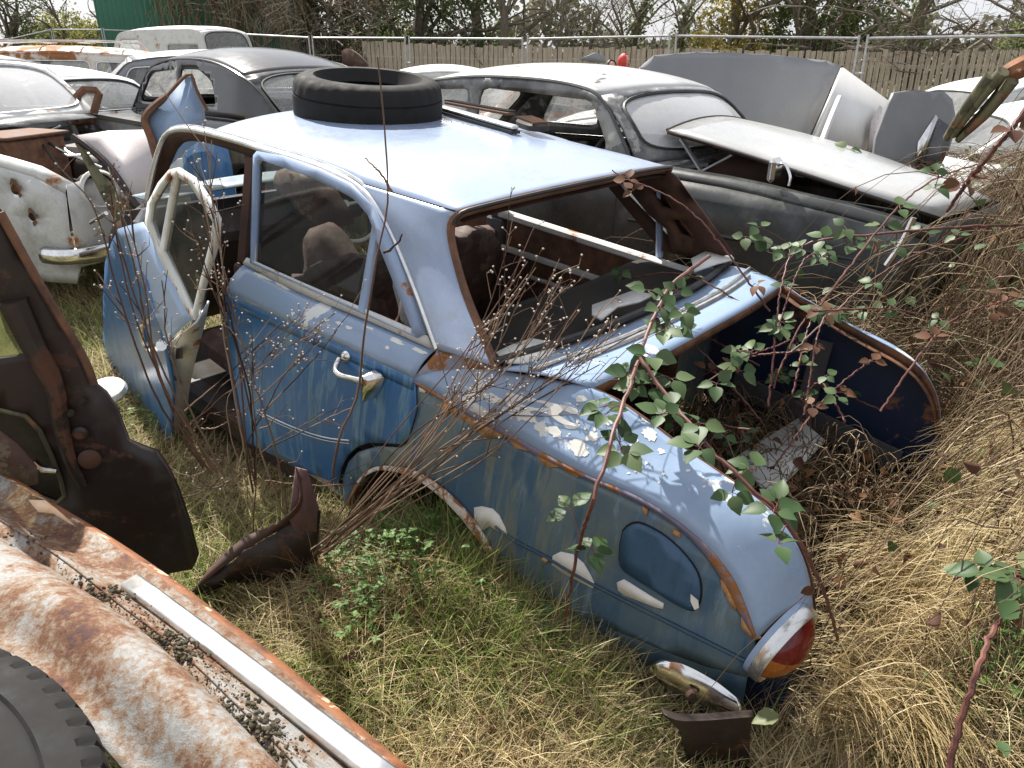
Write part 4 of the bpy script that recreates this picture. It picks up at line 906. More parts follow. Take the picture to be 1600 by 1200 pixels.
# bonnet lifted at its rear edge, hinged at the nose
g_ = []
for i, x in enumerate(np.linspace(3.02, 4.46, 12)):
    q = (x - 3.02) / 1.44
    g_.append([(x + (.1 * (1 - t_ * t_) if q > .8 else 0), t_ * (.50 + .06 * math.sin(math.pi * q) - .16 * q ** 4), 1.03 - .13 * q ** 2 + .17 * (1 - q) + .055 * (1 - t_ * t_)) for t_ in np.linspace(-1, 1, 13)])
g_ = np.array(g_); bon = bb('bonnet', MB().grid(g_), paint('glare paled grey bonnet', (.34, .345, .345), (.5, .5, .49), dirt=((.10, .10, .10), 2, .55, .5), rough=.24, seed=71, coat=.5), solid=.006, smooth=60)  # bonnet's pale base colour holds painted glare
bb('bonnet_edge', MB().tube(g_[0], .010, 6), M['rust_dark'], bon); bb('bonnet_lip', MB().loft(g_[:, 0], g_[:, 0] - [0, 0, .02], 2), M['rust_dark'], bon, solid=.004)
mb = MB(); mb.lathe([(0, -.22), (.1, -.22), (.11, -.18), (.11, .18), (.1, .22), (0, .22)], (3.4, -.2, .98), (1, .2, .05), 20); bb('air_filter', mb, M['rust_roofin'])
mb = MB(); mb.box((3.6, .1, .8), (.6, .4, .35), None, 0, .04); mb.box((3.35, .45, .95), (.16, .16, .18), None, 0, .02); bb('engine', mb, M['rust_dark'])
mb = MB().sheet([(3.0, -.56), (4.4, -.56), (4.4, .56), (3.0, .56)], lambda a, b: (a, b, .55), [], .3); bb('engine_bay_floor', mb, M['dark'], solid=.01)
mb = MB(); mb.bar((3.25, -.48, 1.0), (3.1, -.48, 1.16), .03, .012); mb.bar((3.25, -.48, 1.0), (3.42, -.48, 1.10), .02, .01); bb('bonnet_hinge', mb, M['galv'])
g_ = [[(x, -(by_(x, .95) - .068 - d_ * .10), 1.0 - (x - 3) * .06 + .022 - .10 * d_ ** 2) for x in np.linspace(2.98, 4.40, 14)] for d_ in (0, .5, 1)]
bb('wing_inner_edge', MB().grid(np.array(g_)), M['greenblack'], solid=.005)
g_ = np.array(g_) * [1, -1, 1]; bb('wing_inner_edge', MB().grid(g_), M['greenblack'], solid=.005)
# cowl
g_ = [[(2.96 + .22 * (1 - t_ * t_) + d_, t_ * .62, 1.045 + .03 * (1 - t_ * t_) - d_ * .2) for t_ in np.linspace(-1, 1, 13)] for d_ in (-.02, .06, .13)]
bb('cowl', MB().grid(np.array(g_)), M['blackchalk'], solid=.006, smooth=60)
for yy in (-.2, -.42): bb('wiper_spindle', MB().lathe([(0, .05), (.02, .045), (.022, 0)], (3.12, yy, 1.06), (.2, 0, 1), 12), M['seal'])
# wing mirror
mm_ = bigF.V(1213, 268, -.70); x0, z0 = mm_[0], mm_[2]
mb = MB(); mb.box((x0, -.72, z0 + .01), (.035, .15, .11), rotm(.2, 0), 0, .016); mir = bb('wing_mirror', mb, M['chrome'])
arm = cr([(x0, -.72, z0 + .02), (x0 + .05, -.74, z0 + .045), (x0 + .10, -.76, z0 - .01), (x0 + .10, -.765, z0 - .05)], 12); bb('mirror_arm', MB().tube(arm, .007, 6), M['chrome'], mir)
# front corner blade: chromed upright edge of the wing
p1, p2 = bigF.V(1428, 340, -.68), bigF.V(1385, 415, -.70); bb('wing_tip_trim', MB().tube(cr([p1, (p1 + p2) / 2 + [.01, 0, 0], p2], 8), .014, 6), M['chrome'])
mb = MB(); 
for x_ in (3.05, 4.3): pass
mb.tube(np.array([(x, -(by_(x, .80) + .006), .80 - .02 * x) for x in np.linspace(3.0, 4.35, 12)]), .012, 5); bb('side_moulding', mb, M['seal'])
M['deepblack'] = paint('polished dusty black paint', (.008, .008, .010), (.016, .016, .018), dirt=((.09, .088, .085), 2, .5, .35), rough=.2, seed=91, coat=.6)
# --- black rounded saloon, back left
dP = V_(L=4.4, hw=[(0, .55), (.4, .72), (1, .8), (3, .78), (3.9, .7), (4.4, .55)], belt=[(0, .70), (.4, .92), (1, 1.02), (2.9, 1.04), (3.8, 1.0), (4.4, .8)], body='blackcar', gutm='blackcar',
    gh=[(.45, 1.0), (.7, 1.22), (1.0, 1.38), (1.5, 1.49), (2.1, 1.51), (2.5, 1.47), (2.72, 1.38), (3.0, 1.04)], roofspan=(.95, 2.66), crown=.10,
    windows=[[(1.35, 1.10), (2.02, 1.10), (2.05, 1.42), (1.7, 1.42), (1.45, 1.32)], [(2.10, 1.10), (2.86, 1.10), (2.64, 1.38), (2.12, 1.42)]], noglass=((1, 1), (1, 0), (-1, 1)), see=1, wheels=[.85, 3.5], seams=(2.06, 2.95), handles=(), rwglass='glass_far', wsglass='glass_far')
old_car('saloon_car', 'glossy black rounded saloon without door glass, behind the front of the blue car', (-1.22, 7.25, .0), 140, {**dP, 'body': 'deepblack', 'pillarm': 'deepblack', 'gutm': 'deepblack'})
# --- white wing car at the left with no bonnet
wP = V_(L=4.35, hw=[(0, .62), (.3, .72), (1, .82), (3, .82), (3.9, .80), (4.35, .72)], belt=[(0, .75), (.4, .88), (1, .98), (2.9, 1.06), (3.6, 1.0), (4.1, .92), (4.35, .80)], body='grubbywhite', roofm='blackchalk', pillarm='primer',
    gh=[(.75, .98), (.95, 1.15), (1.25, 1.38), (1.6, 1.45), (2.1, 1.46), (2.5, 1.44), (2.72, 1.36), (3.02, 1.06)], roofspan=(1.22, 2.66), windows=[[(1.15, 1.04), (1.9, 1.05), (1.9, 1.36), (1.45, 1.34)], [(1.98, 1.08), (2.86, 1.12), (2.66, 1.35), (1.98, 1.37)]],
    bonnet=0, see=-1, wheels=[.85], wsglass='glass_fog', bumper=0, seams=(1.94, 2.92), handles=(2.05,), sealm='alu', tumble=.2, bow=.22,
    holes={-1: [[(4.02 + .035 * math.cos(a), .80 + .035 * math.sin(a)) for a in np.linspace(0, 6.28, 13)[:-1]], [(4.10 + .03 * math.cos(a), .64 + .03 * math.sin(a)) for a in np.linspace(0, 6.28, 13)[:-1]]]})
wc, wF, wo, wy = old_car('saloon_car', 'rusty white car with no bonnet and empty headlamp holes, left edge beside the blue door', (-6.406, 6.906, .07), -21.9, wP, pit=.57, rol=1.36)
def wb(n_, mb, m_, par=None, **k): return build(n_, mb, m_, par or wc, local=True, **k)
for (x, z, r_) in ((4.02, .80, .055), (4.10, .64, .045)):
    a = np.linspace(0, 2 * math.pi, 22, endpoint=False); rr_ = np.array([(x + (r_ + .012 * math.sin(5 * q)) * math.cos(q), -(wy(x, z) + .0055), z + (r_ + .012 * math.cos(4 * q)) * math.sin(q)) for q in a]); r2_ = np.array([(x + .6 * r_ * math.cos(q), -(wy(x, z) + .006), z + .6 * r_ * math.sin(q)) for q in a])
    wb('rust_ring', MB().grid(np.array([rr_, r2_]), closed=True), M['rust'])
wb('headlamp_hole', MB().lathe([(.10, .02), (.085, -.02), (.08, -.12), (0, -.13)], (4.385, -.50, .78), (1, -.25, 0), 28), M['rust_dark'])
wb('headlamp_ring', MB().lathe([(.115, -.01), (.118, .012), (.105, .03), (.095, .02)], (4.385, -.50, .78), (1, -.25, 0), 28), M['whitecar'])
p = cr([(4.16, -.80, .42), (4.28, -.80, .42), (4.40, -.72, .42), (4.47, -.45, .42), (4.49, -.2, .42)], 20)
wb('bumper', MB().grid(np.array([p + [0, .02, .05], p + [0, -.02, .04], p + [0, -.03, .015], p + [0, -.03, -.015], p + [0, -.02, -.04], p + [0, .02, -.05]])), M['chrome'], solid=.005, smooth=80)
mb = MB().sheet([(3.0, -.6), (4.3, -.6), (4.3, .6), (3.0, .6)], lambda a, b: (a, b, .5), [], .3); wb('engine_bay_floor', mb, M['rust_dark'], solid=.01)
mb = MB(); mb.box((3.45, -.32, .87), (.55, .42, .34), None, 0, .02); mb.box((3.45, -.32, 1.045), (.60, .46, .02), None, 0, .005); wb('rusty_heater_box', mb, M['rust'])
mb = MB(); mb.box((3.55, .15, .75), (.6, .35, .35), None, 0, .05); mb.lathe([(0, -.1), (.11, -.1), (.11, .1), (0, .1)], (3.95, -.1, .8), (1, 0, 0), 20); mb.lathe([(.05, -.04), (.12, -.03), (.12, .03), (.05, .04)], (3.3, -.05, .98), (0, 0, 1), 20); wb('engine', mb, M['rust_dark'])
for k in range(4):
    q = rng.normal(0, .06, (5, 3)); wb('loose_hose', MB().tube(cr(np.array([(3.2, -.1, .95), (3.45, .0, 1.0), (3.7, -.2, .98), (3.95, -.3, .92), (4.1, -.15, .85)]) + q, 20), .009, 6), M['seal' if k % 2 else 'alu'])
mb = MB(); mb.grid(np.array([[(2.98 + .22 * (1 - t_ * t_) + d_, t_ * .66, 1.09 + .03 * (1 - t_ * t_) - d_ * .25) for t_ in np.linspace(-1, 1, 13)] for d_ in (-.02, .08, .18)])); wb('cowl', mb, M['blackchalk'], solid=.006)
# --- white-roofed saloon between them
cP = V_(body='blackcar', roofm='whitecar', pillarm='whitecar', gh=[(.55, .93), (.8, 1.1), (1.1, 1.28), (1.5, 1.36), (2.1, 1.37), (2.5, 1.33), (2.7, 1.26), (3.0, .95)], belt=[(0, .74), (.4, .86), (1, .93), (2.9, .95), (3.9, .88), (4.3, .72)], roofspan=(1.1, 2.64),
    windows=[[(1.1, .98), (1.85, .99), (1.85, 1.29), (1.4, 1.27)], [(1.93, .99), (2.82, .99), (2.62, 1.26), (1.93, 1.30)]], trim='alu', see=-1, wsglass='glass_far')
old_car('saloon_car', 'low car with white roof and black wings behind the rusty white car', org(-5.0, 8.9, -25), -25, cP)
# --- grey estate and rusty estate with roof rack, white van further back
estP = V_(body='darkgrey', roofm='greycar', pillarm='darkgrey', gh=[(.12, .95), (.2, 1.2), (.3, 1.38), (.9, 1.45), (2.0, 1.47), (2.5, 1.43), (2.7, 1.35), (3.0, .97)], roofspan=(.28, 2.62), boot=0,
    windows=[[(.32, 1.02), (1.0, 1.02), (1.0, 1.36), (.42, 1.34)], [(1.08, 1.02), (1.9, 1.02), (1.9, 1.38), (1.08, 1.37)], [(1.98, 1.02), (2.8, 1.02), (2.62, 1.34), (1.98, 1.37)]], trim='alu')
old_car('estate_car', 'dark grey estate car with chrome window trims, in front of the white van', org(-4.75, 11.6, 200, z=.05), 200, V_(**{**estP, 'pillarm': 'greycar'}))
er, ef, _, _ = old_car('estate_car', 'rust eaten cream estate car with roof rack at the far left', org(-6.9, 11.6, 195, z=.1), 195, {**estP, 'body': 'rustcar', 'roofm': 'rustcar', 'pillarm': 'rustcar'})
mb = MB()
for yy in (-.5, .5): mb.tube(cr([(.5, yy, 1.50), (.6, yy, 1.60), (1.5, yy, 1.62), (2.3, yy, 1.60), (2.4, yy, 1.50)], 16), .014, 6)
for xx in (.7, 1.2, 1.7, 2.2): mb.tube([(xx, -.5, 1.6), (xx, .5, 1.6)], .012, 6)
build('roof_rack', mb, M['alu'], er, local=True)
vanP = V_(L=4.4, body='whitecar', hw=[(0, .84), (4.0, .86), (4.4, .75)], belt=[(0, 1.15), (3.6, 1.18), (4.2, 1.0), (4.4, .9)], gh=[(.08, 1.16), (.12, 1.6), (.3, 1.93), (1.2, 1.98), (2.4, 1.98), (3.1, 1.95), (3.5, 1.82), (3.85, 1.18)], roofspan=(.25, 3.42), boot=0, crown=.10, tumble=.09,
    windows=[[(.3, 1.3), (1.5, 1.3), (1.5, 1.62), (.35, 1.62)], [(2.55, 1.25), (3.62, 1.25), (3.35, 1.75), (2.6, 1.75)]], wheels=[.8, 3.5], seams=(2.5,), trim=None)
old_car('van', 'old white van standing by the mesh fence at the back left', org(-9.0, 22.5, 150, z=.15), 150, {**vanP, 'cat': 'van'})
# --- row of cars beyond: light roofs low over the horizon
far = [('saloon_car', 'cream and pink roofed car far behind the tyre', (-1.2, 11.4, -.18), 12, 'rustcar'), ('saloon_car', 'white roofed car to the left of the purple upright panel', (-3.0, 12.2, -.12), 4, 'whitecar'),
       ('saloon_car', 'pale silver roof behind the big chalky black saloon', (.6, 11.2, -.08), -20, 'offwhite'), ('saloon_car', 'white car by the wooden fence at the far right', (4.4, 10.0, -.22), 10, 'whitecar'),
       ('saloon_car', 'dark roofed saloon far right beyond the grey panels', (5.2, 8.6, -.3), -30, 'darkgrey'), ('saloon_car', 'rusty pale saloon at the right edge by the fence', (7.3, 10.8, -.15), -8, 'rustcar'),
       ('saloon_car', 'white roofed saloon just behind the grey upright boot lid', (3.6, 8.2, -.35), -12, 'offwhite')]
for nm, lb, t_, yw, mt in far: old_car(nm, lb, t_, yw, V_(body=mt, bumper=1), group='old cars parked along the fence')
# ================= loose panels and parts standing or lying about
def wp(mb, n_, m_, par, **k): return build(n_, mb, m_, par, **k)
def plate(px, p0, n): return np.array([atP(x, y, p0, n) for x, y in px])
def panel(name, label, cat, px, p0, n, mat, solid=.012, group=None, parts=()):
    P = plate(px, p0, n); root = thing(name, label, cat, loc=(P[:, 0].mean(), P[:, 1].mean(), P[:, 2].min()), group=group)
    n = np.array(n, float) / np.linalg.norm(n); u = np.cross(n, (0, 0, 1.)); u /= np.linalg.norm(u); v = np.cross(u, n); o = P[0]
    q = np.stack([(P - o) @ u, (P - o) @ v], 1); c = q.mean(0); sz = np.abs(q - c).max()
    build('panel', MB().sheet(q, lambda a, b: o + u * a + v * b - n * .03 * (1 - min(1, (((a - c[0]) ** 2 + (b - c[1]) ** 2) / sz ** 2))), [], max(.05, sz / 8)), M[mat], root, solid=solid, smooth=60)
    return root, P
# grey bonnet standing up with white inner box (right, behind)
g1, P = panel('boot_lid', 'big matt grey lid standing open with off white inside, right of the black roof', 'car panel', [(995, 130), (1000, 105), (1022, 86), (1090, 80), (1200, 84), (1290, 95), (1311, 104), (1260, 228), (1200, 225), (1120, 200), (1090, 150), (1040, 140)], (2.2, 6.6, 1), (.25, -1, .35), 'greycar', .03)
build('inner_face', MB().ngon(plate([(1316, 106), (1390, 160), (1372, 250), (1345, 250), (1262, 232)], (3.0, 6.75, 1), (1.2, -1, .25))), M['offwhite'], g1, solid=.02)
build('dark_rim', MB().tube(cr(plate([(1314, 104), (1290, 165), (1260, 230)], (2.2, 6.5, 1), (.25, -1, .35)), 12), .018, 6), M['seal'], g1)
build('inner_rib', MB().tube(cr(plate([(1312, 152), (1296, 190), (1280, 232)], (3.0, 6.65, 1), (1.2, -1, .25)), 10), .022, 6), M['offwhite'], g1)
build('rust_patch', MB().ngon(plate([(1375, 165), (1382, 175), (1368, 245), (1355, 240), (1362, 190)], (3.0, 6.66, 1), (1.2, -1, .25))), M['pinkpanel'], g1, solid=.01)
g2, P = panel('grey_bodyshell_panel', 'upright matt grey door panel with bright chrome blade, right of the open boot lid', 'car panel', [(1395, 145), (1420, 141), (1475, 143), (1488, 155), (1493, 178), (1490, 215), (1480, 245), (1463, 292), (1440, 285), (1362, 262), (1368, 215)], (3.0, 5.6, 1), (.15, -1, .2), 'greycar', .03)
build('chrome_blade', MB().ngon(plate([(1461, 180), (1464, 184), (1432, 267), (1429, 268), (1434, 222)], (3.0, 5.5, 1), (.15, -1, .2))), M['chrome'], g2, solid=.02)
build('pressed_recess', MB().ngon(plate([(1467, 186), (1488, 200), (1478, 245), (1462, 290), (1438, 270)], (3.0, 5.56, 1), (.15, -1, .2))), M['darkgrey'], g2, solid=.01)
panel('car_wing', 'white car wing lying under the grey door panel, among brambles', 'car panel', [(1478, 242), (1500, 246), (1560, 256), (1586, 262), (1560, 285), (1500, 300), (1465, 292)], (3.3, 5.1, .8), (.1, -.5, 1), 'offwhite', .02)
panel('car_wing', 'pale car wing corner beside the nose of the black saloon', 'car panel', [(1432, 287), (1462, 292), (1488, 302), (1480, 318), (1450, 322), (1425, 305)], (2.8, 4.6, .75), (.1, -.5, 1), 'greycar', .02)
# rotten olive coloured timber post
mb = MB(); a = atY(1488, 215, 4.6); b = atY(1566, 118, 4.3)
ax = (b - a); 
for k in range(6):
    o_ = np.array([.05 * math.cos(k * 1.05), .05 * math.sin(k * 1.05), .02 * math.sin(k * 2.1)]); mb.tube(cr(np.array([a + o_ * .7, (a + b) / 2 + o_ * 1.1 + rng.normal(0, .01, 3), b + o_ * 1.2]), 14), np.interp(np.linspace(0, 1, 14), [0, .5, 1], [.018, .026, .032]), 8)
pst = thing('timber_post', 'split mossy olive timber leaning above the brambles, right side', 'timber', loc=tuple(a))
build('timber', mb, M['olive'], pst, smooth=60)
mb = MB(); mb.tube(cr(np.array([b, b + [.16, .0, .06], b + [.34, .05, .02]]), 10), [.04, .05, .055, .055, .05, .05, .04, .035, .03, .02], 8); build('rusty_bracket', mb, M['fgorange'], pst)
# pink white bonnet propped between the cars at left
P = plate([(113, 213), (170, 205), (228, 203), (240, 235), (250, 275), (228, 330), (214, 322), (172, 262), (140, 232)], (-2.25, 4.7, 1.0), (.25, -.75, .6))
g3 = thing('car_bonnet', 'pinkish white bonnet with brown rusty edge, leaning between the white car and blue car', 'car panel', loc=(P[:, 0].mean(), P[:, 1].mean(), 0))
build('skin', MB().ngon(P), M['pinkpanel'], g3, solid=.01)
e = cr(P[[0, 8, 7, 6, 5]], 30); build('rusty_edge', MB().tube(e, .02, 6), M['rust_dark'], g3)
P2 = plate([(113, 216), (128, 226), (152, 262), (180, 300), (226, 335), (215, 352), (182, 350), (160, 310), (140, 270)], (-2.25, 4.72, 1.0), (.25, -.75, .6)); build('underside', MB().ngon(P2 - [0, 0, .0]), M['olive'], g3, solid=.02)
P2 = plate([(192, 335), (228, 322), (250, 262), (246, 300), (232, 345), (205, 352)], (-2.1, 4.6, .9), (.25, -.9, .3)); build('torn_corner', MB().ngon(P2), M['pinkpanel'], g3, solid=.01)
P2 = plate([(178, 352), (225, 318), (228, 352), (222, 372), (182, 400), (170, 420), (172, 372)], (-1.9, 4.1, .7), (0, -1, .2))
g4 = thing('front_panel', 'dark rusted front inner panel of a wreck, behind the open blue door', 'car panel', loc=(P2[:, 0].mean(), P2[:, 1].mean(), 0)); build('panel', MB().ngon(P2), M['rust_dark'], g4, solid=.03)
a = atY(142, 348, 4.3); b = atY(166, 333, 4.2); build('chrome_piece', MB().tube([a, b], .012, 6), M['chrome'], g4)
# rusty open door frame standing left of the black car
P = plate([(117, 193), (121, 150), (131, 140), (150, 141), (155, 146), (147, 175), (143, 190)], (-3.9, 6.3, 1.1), (.2, -1, 0))
g5 = thing('rusty_door_wreck', 'small rusty framed open door in front of the white roofed car', 'car door', loc=(P[:, 0].mean(), P[:, 1].mean(), 0))
build('door_frame', MB().tube(P, .03, 6, closed=True), M['rust'], g5); build('window_glass', MB().ngon(P), M['glass_far'], g5)
P3 = plate([(117, 193), (143, 190), (160, 203), (150, 215), (125, 210)], (-3.9, 6.3, 1.1), (.2, -1, 0)); build('door_skin', MB().ngon(P3), M['blackcar'], g5, solid=.03)
# purple grey seat back standing upright behind the tyre
P = plate([(536, 98), (535, 80), (541, 76), (549, 77), (562, 86), (575, 100), (574, 104), (550, 106)], (-1.9, 9.6, 1.4), (0, -1, 0)); q = build('loose_seat_back', MB().ngon(P), M['seat'], solid=.1); tag(q, 'dusty mauve rounded panel sticking up behind the roof tyre', 'car panel')
P = plate([(904, 93), (930, 82), (945, 88), (946, 98), (925, 98)], (1.2, 10, 1.4), (.4, -1, 0)); q = build('loose_bonnet', MB().ngon(P), M['greycar'], solid=.02); tag(q, 'small pale upright panel left of the person in the red hood', 'car panel')
# ---- tyre on the roof
tc_ = B.world(B.W(576, 163, 1.485)); up_ = B.R @ np.array([.02, -.03, 1.]) + np.array([0, -.085, 0]); 
def tyre(name, label, c, ax, ro, ri, wd, par=None, sip=True, n=120, flat=False):
    h = wd / 2; prof = [(ri, -h * .55), (ri + .012, -h * .72), (ri + .05, -h * .98), (ro - .045, -h * 1.0), (ro - .018, -h * .88), (ro - .006, -h * .70), (ro - .001, -h * .42), (ro - .006, -h * .40), (ro - .006, -h * .37), (ro, -h * .35), (ro + .001, 0), (ro, h * .33), (ro - .006, h * .35), (ro - .006, h * .38), (ro - .001, h * .40), (ro - .006, h * .70), (ro - .018, h * .88), (ro - .045, h * 1.0), (ri + .05, h * .98), (ri + .03, h * 1.0), (ri + .012, h * .72), (ri, h * .55)]
    prof += [(ri + .02, h * .5), (ro - .02, h * .7), (ro - .012, 0), (ro - .02, -h * .7), (ri + .02, -h * .5), (ri, -h * .55)]
    def mod(i, j, r, hh):
        if sip and j in (4, 5, 15, 16) and i % 4 == 0: r -= .005
        return r, hh
    root = thing(name, label, 'tyre', loc=tuple(c)); build('casing', MB().lathe(prof, c, ax, n, mod=mod), M['tyre'], root, smooth=40); return root
tyre('tyre', 'worn black tyre lying flat on the blue car roof', tc_ + up_ * .0, up_, .298, .185, .215)
def tyre2(name, label, c, ax, ro, ri, wd):
    h = wd / 2; root = thing(name, label, 'tyre', loc=tuple(c)); prof = [(ri, -h * .6), (ro - .03, -h), (ro, -h * .6), (ro, h * .45), (ro - .006, h * .75), (ro - .018, h * .88), (ro - .027, h * .91), (ro - .06, h * .98), (ro - .064, h * .93), (ro - .07, h * .98), (ri + .04, h * 1.0), (ri, h * .6)]
    def mod(i, j, r, hh):
        if j in (3, 4) and i % 6 < 1: r -= .004
        if j == 5 and i % 6 < 2: r -= .007; hh -= .002
        return r, hh
    build('casing', MB().lathe(prof, c, ax, 420, mod=mod), M['tyre'], root, smooth=30); return root
# ---- bright moulding and slotted grille lying on the roof
ln = lambda x, y, w_: B.world(B.W(x, y, w_))
tr = thing('trim_strip', 'long white trim strip lying on the blue roof beside the tyre', 'trim', loc=tuple(ln(700, 165, 1.46)))
a, b = ln(690, 168, 1.475), ln(806, 200, 1.47); build('strip', MB().bar(a, b, .035, .018, bev=.006), M['alu'], tr); build('backing', MB().bar(a - [0, 0, .016], b - [0, 0, .016], .045, .012), M['seal'], tr)
gr = thing('vent_grille', 'rusty slotted vent grille lying at the far edge of the blue roof', 'grille', loc=tuple(ln(830, 190, 1.46)))
c = ln(832, 192, 1.475); hd = (ln(858, 202, 1.475) - ln(806, 183, 1.475)); hd /= np.linalg.norm(hd); sd_ = np.cross((0, 0, 1), hd); an = np.linspace(0, 2 * math.pi, 32, endpoint=False)
ol = lambda r1, r2, z: np.array([c + hd * (math.copysign(abs(math.cos(a_)) ** .7, math.cos(a_)) * r1) + sd_ * (math.copysign(abs(math.sin(a_)) ** .7, math.sin(a_)) * r2) + [0, 0, z] for a_ in an])
build('grille_body', MB().grid([ol(.085, .05, -.02), ol(.088, .052, .0), ol(.08, .045, .008)], closed=True).ngon(ol(.08, .045, .008)), M['rust_dark'], gr)
for k in range(9): build('slat', MB().bar(c + hd * (-.075 + .018 * k) - sd_ * .038 + [0, 0, .012], c + hd * (-.075 + .018 * k) + sd_ * .038 + [0, 0, .012], .007, .006), M['rust'], gr)
a, b = ln(700, 160, 1.49), ln(800, 178, 1.49); build('mesh_strip', MB().bar(a, b, .05, .012, bev=.003), M['rust'], gr)
for k in range(24): q = a + (b - a) * (k + .5) / 24; build('slat', MB().bar(q - sd_ * .022 + [0, 0, .009], q + sd_ * .022 + [0, 0, .009], .006, .006), M['rust_dark'], gr)
# ---- foreground left: rusty wing, chrome strip, tyre, hanging door
fgr = thing('car_wreck', 'rust eaten white car wing in the bottom left corner, with a chrome strip', 'car', loc=(-.7, 1.0, 0))
def fz(x, y): return atZ(x, y, 0)
# ridge line (outer upper edge) and inner surfaces, from far to near
z0 = [(.70, (0, 742)), (.70, (60, 780)), (.69, (150, 835)), (.68, (235, 893)), (.66, (330, 965)), (.64, (420, 1035)), (.62, (520, 1120)), (.60, (620, 1205))]
E1 = cr([atZ(p[0], p[1], z) for z, p in z0], 40)
E2 = cr([atZ(p[0], p[1], z + .005) for z, p in zip([.715] * 8, [(-60, 770), (0, 812), (90, 868), (180, 938), (280, 1015), (370, 1100), (450, 1180), (540, 1290)])], 40)
E3 = cr([atZ(p[0], p[1], z) for z, p in zip([.70, .695, .69, .68, .67, .66, .65, .64], [(-120, 800), (-40, 850), (40, 905), (130, 975), (230, 1050), (310, 1130), (370, 1195), (420, 1260)])], 40)
t_ = np.linspace(0, 1, 6)[:, None, None]; ga = E1[None] * (1 - t_) + E2[None] * t_; ga[:, :, 2] -= .022 * np.sin(math.pi * t_[:, :, 0])
build('wing_flange', MB().grid(ga), M['fgrust'], fgr, solid=.004, smooth=60)
E4 = cr([atZ(p[0], p[1], z) for z, p in zip([.74, .755, .765, .765, .76, .74, .72, .70], [(-300, 830), (-220, 900), (-120, 960), (0, 1020), (110, 1110), (190, 1200), (270, 1290), (350, 1400)])], 40)
t_ = np.linspace(0, 1, 14)[:, None, None]; gb_ = E2[None] * (1 - t_) + E4[None] * t_
hump = np.sin(math.pi * np.clip(t_[:, :, 0] * 1.15, 0, 1)) ** 1.2 * (.02 + .040 * np.clip((np.linspace(0, 1, 40)[None] - .25) / .3, 0, 1)); gb_[:, :, 2] += hump; gb_[:, :, 1] += 0
gb_[:, :, 2] -= .03 * np.exp(-((t_[:, :, 0] - .10) / .07) ** 2)
build('wing_skin', MB().grid(gb_), M['fgrust'], fgr, solid=.004, smooth=80)
o1 = E1 + [0, 0, 0]; o2 = o1 + [.03, .02, -.10]; o3 = o2 + [.02, .01, -.35]; build('wing_side', MB().loft(o1, o2, 4, bulge=(.015, .01, .01)).loft(o2, o3, 4), M['fgorange'], fgr, solid=.004)
mb = MB(); a = atZ(205, 912, .695); b = atZ(628, 1238, .635); st = cr([a, (a + b) / 2 + [0, 0, .004], b], 12)
mb = MB()
sdv = np.cross((0, 0, 1), (b - a)); sdv /= np.linalg.norm(sdv); g_ = []
for off_, zz in ((-.018, 0), (-.0165, .008), (-.012, .0105), (.012, .0115), (.0165, .009), (.018, 0)): g_.append(st + sdv * off_ + [0, 0, zz])
build('chrome_strip', MB().grid(np.array(g_)), M['alu'], fgr, solid=.002, smooth=80)
mb = MB()
for _ in range(1500):
    q = rng.uniform(0, 1); q = .35 + .65 * q if rng.uniform() < .8 else q; i = int(8 + q * 28); p = ga[min(5, int(rng.integers(3, 6))), min(39, i)] * .5 + gb_[int(rng.integers(0, 3)), min(39, i)] * .5; r_ = rng.uniform(.001, .0032) * (1.6 if math.sin(q * 23) > .2 else .7); mb.lathe([(0, r_ * .5), (r_ * .8, r_ * .25), (r_, -r_ * .4)], p + rng.normal(0, .010, 3) * [1, 1, .2] + [0, 0, .002], (rng.normal(0, .5), rng.normal(0, .5), 1), 5)
tag(build('moss', mb, simple('dark moss and leaf mould', (.02, .022, .01), (.09, .065, .035), 40, .9, bump=.5), fgr), kind='stuff')
tc2 = np.array([-.77, .415, .80]); tax = np.array([.12, -.05, 1.]); tyre2('tyre', 'black tyre with notched tread, cut off by the bottom left corner', tc2, tax, .38, .2, .13)
# hanging inner door of the wreck at the left edge
dk = thing('dark_door_wreck', 'dark rusted inside of an open door at the left edge, above the rusty wing', 'car door', loc=(-1.0, 1.5, 0))
p0, n0 = (-.79, 1.72, .3), (.35, -1, 0)
doorp = [(-60, 240), (0, 332), (30, 392), (60, 440), (100, 505), (130, 558), (147, 600), (165, 614), (182, 640), (200, 688), (222, 697), (245, 705), (262, 730), (278, 765), (295, 815), (308, 868), (300, 884), (270, 888), (235, 900), (100, 840), (-80, 760)]
dwin = [(-50, 330), (0, 470), (30, 520), (44, 550), (40, 556), (0, 560), (-50, 556)]
def dz(px, off=0, holes=(), step=.06, disp=None):
    n_ = np.array(n0) / np.linalg.norm(n0); u = np.cross(n_, (0, 0, 1.)); u /= np.linalg.norm(u); o = np.array(p0) + n_ * off
    f_ = lambda h: np.array([((atP(x, y, o, n0) - o) @ u, (atP(x, y, o, n0) - o)[2]) for x, y in h])
    return MB().sheet(f_(px), lambda a, b: o + u * a + np.array([0, 0, b]) + (n_ * disp(a, b) if disp else 0), [f_(h) for h in holes], step)
dcard_hole = [(0, 640), (40, 650), (62, 672), (80, 710), (95, 750), (101, 775), (88, 786), (60, 776), (0, 740), (-40, 730), (-40, 640)]
build('inner_skin', dz(doorp, 0, [dwin, dcard_hole], .05, lambda a, b: .012 * math.sin(9 * a + 4 * b)), M['rust_dark'], dk, solid=.02, smooth=60)
build('outer_skin', dz([(p[0] + 3, p[1] - 2) for p in doorp], -.07, [dwin], .1), M['rust_dark'], dk, solid=.004)
build('window_glass', dz(dwin, -.02), M['glass_green'], dk)
build('card_recess', dz(dcard_hole, -.045), simple('mouldy door card', (.035, .03, .018), (.10, .08, .05), 9, .8, bump=.4), dk)
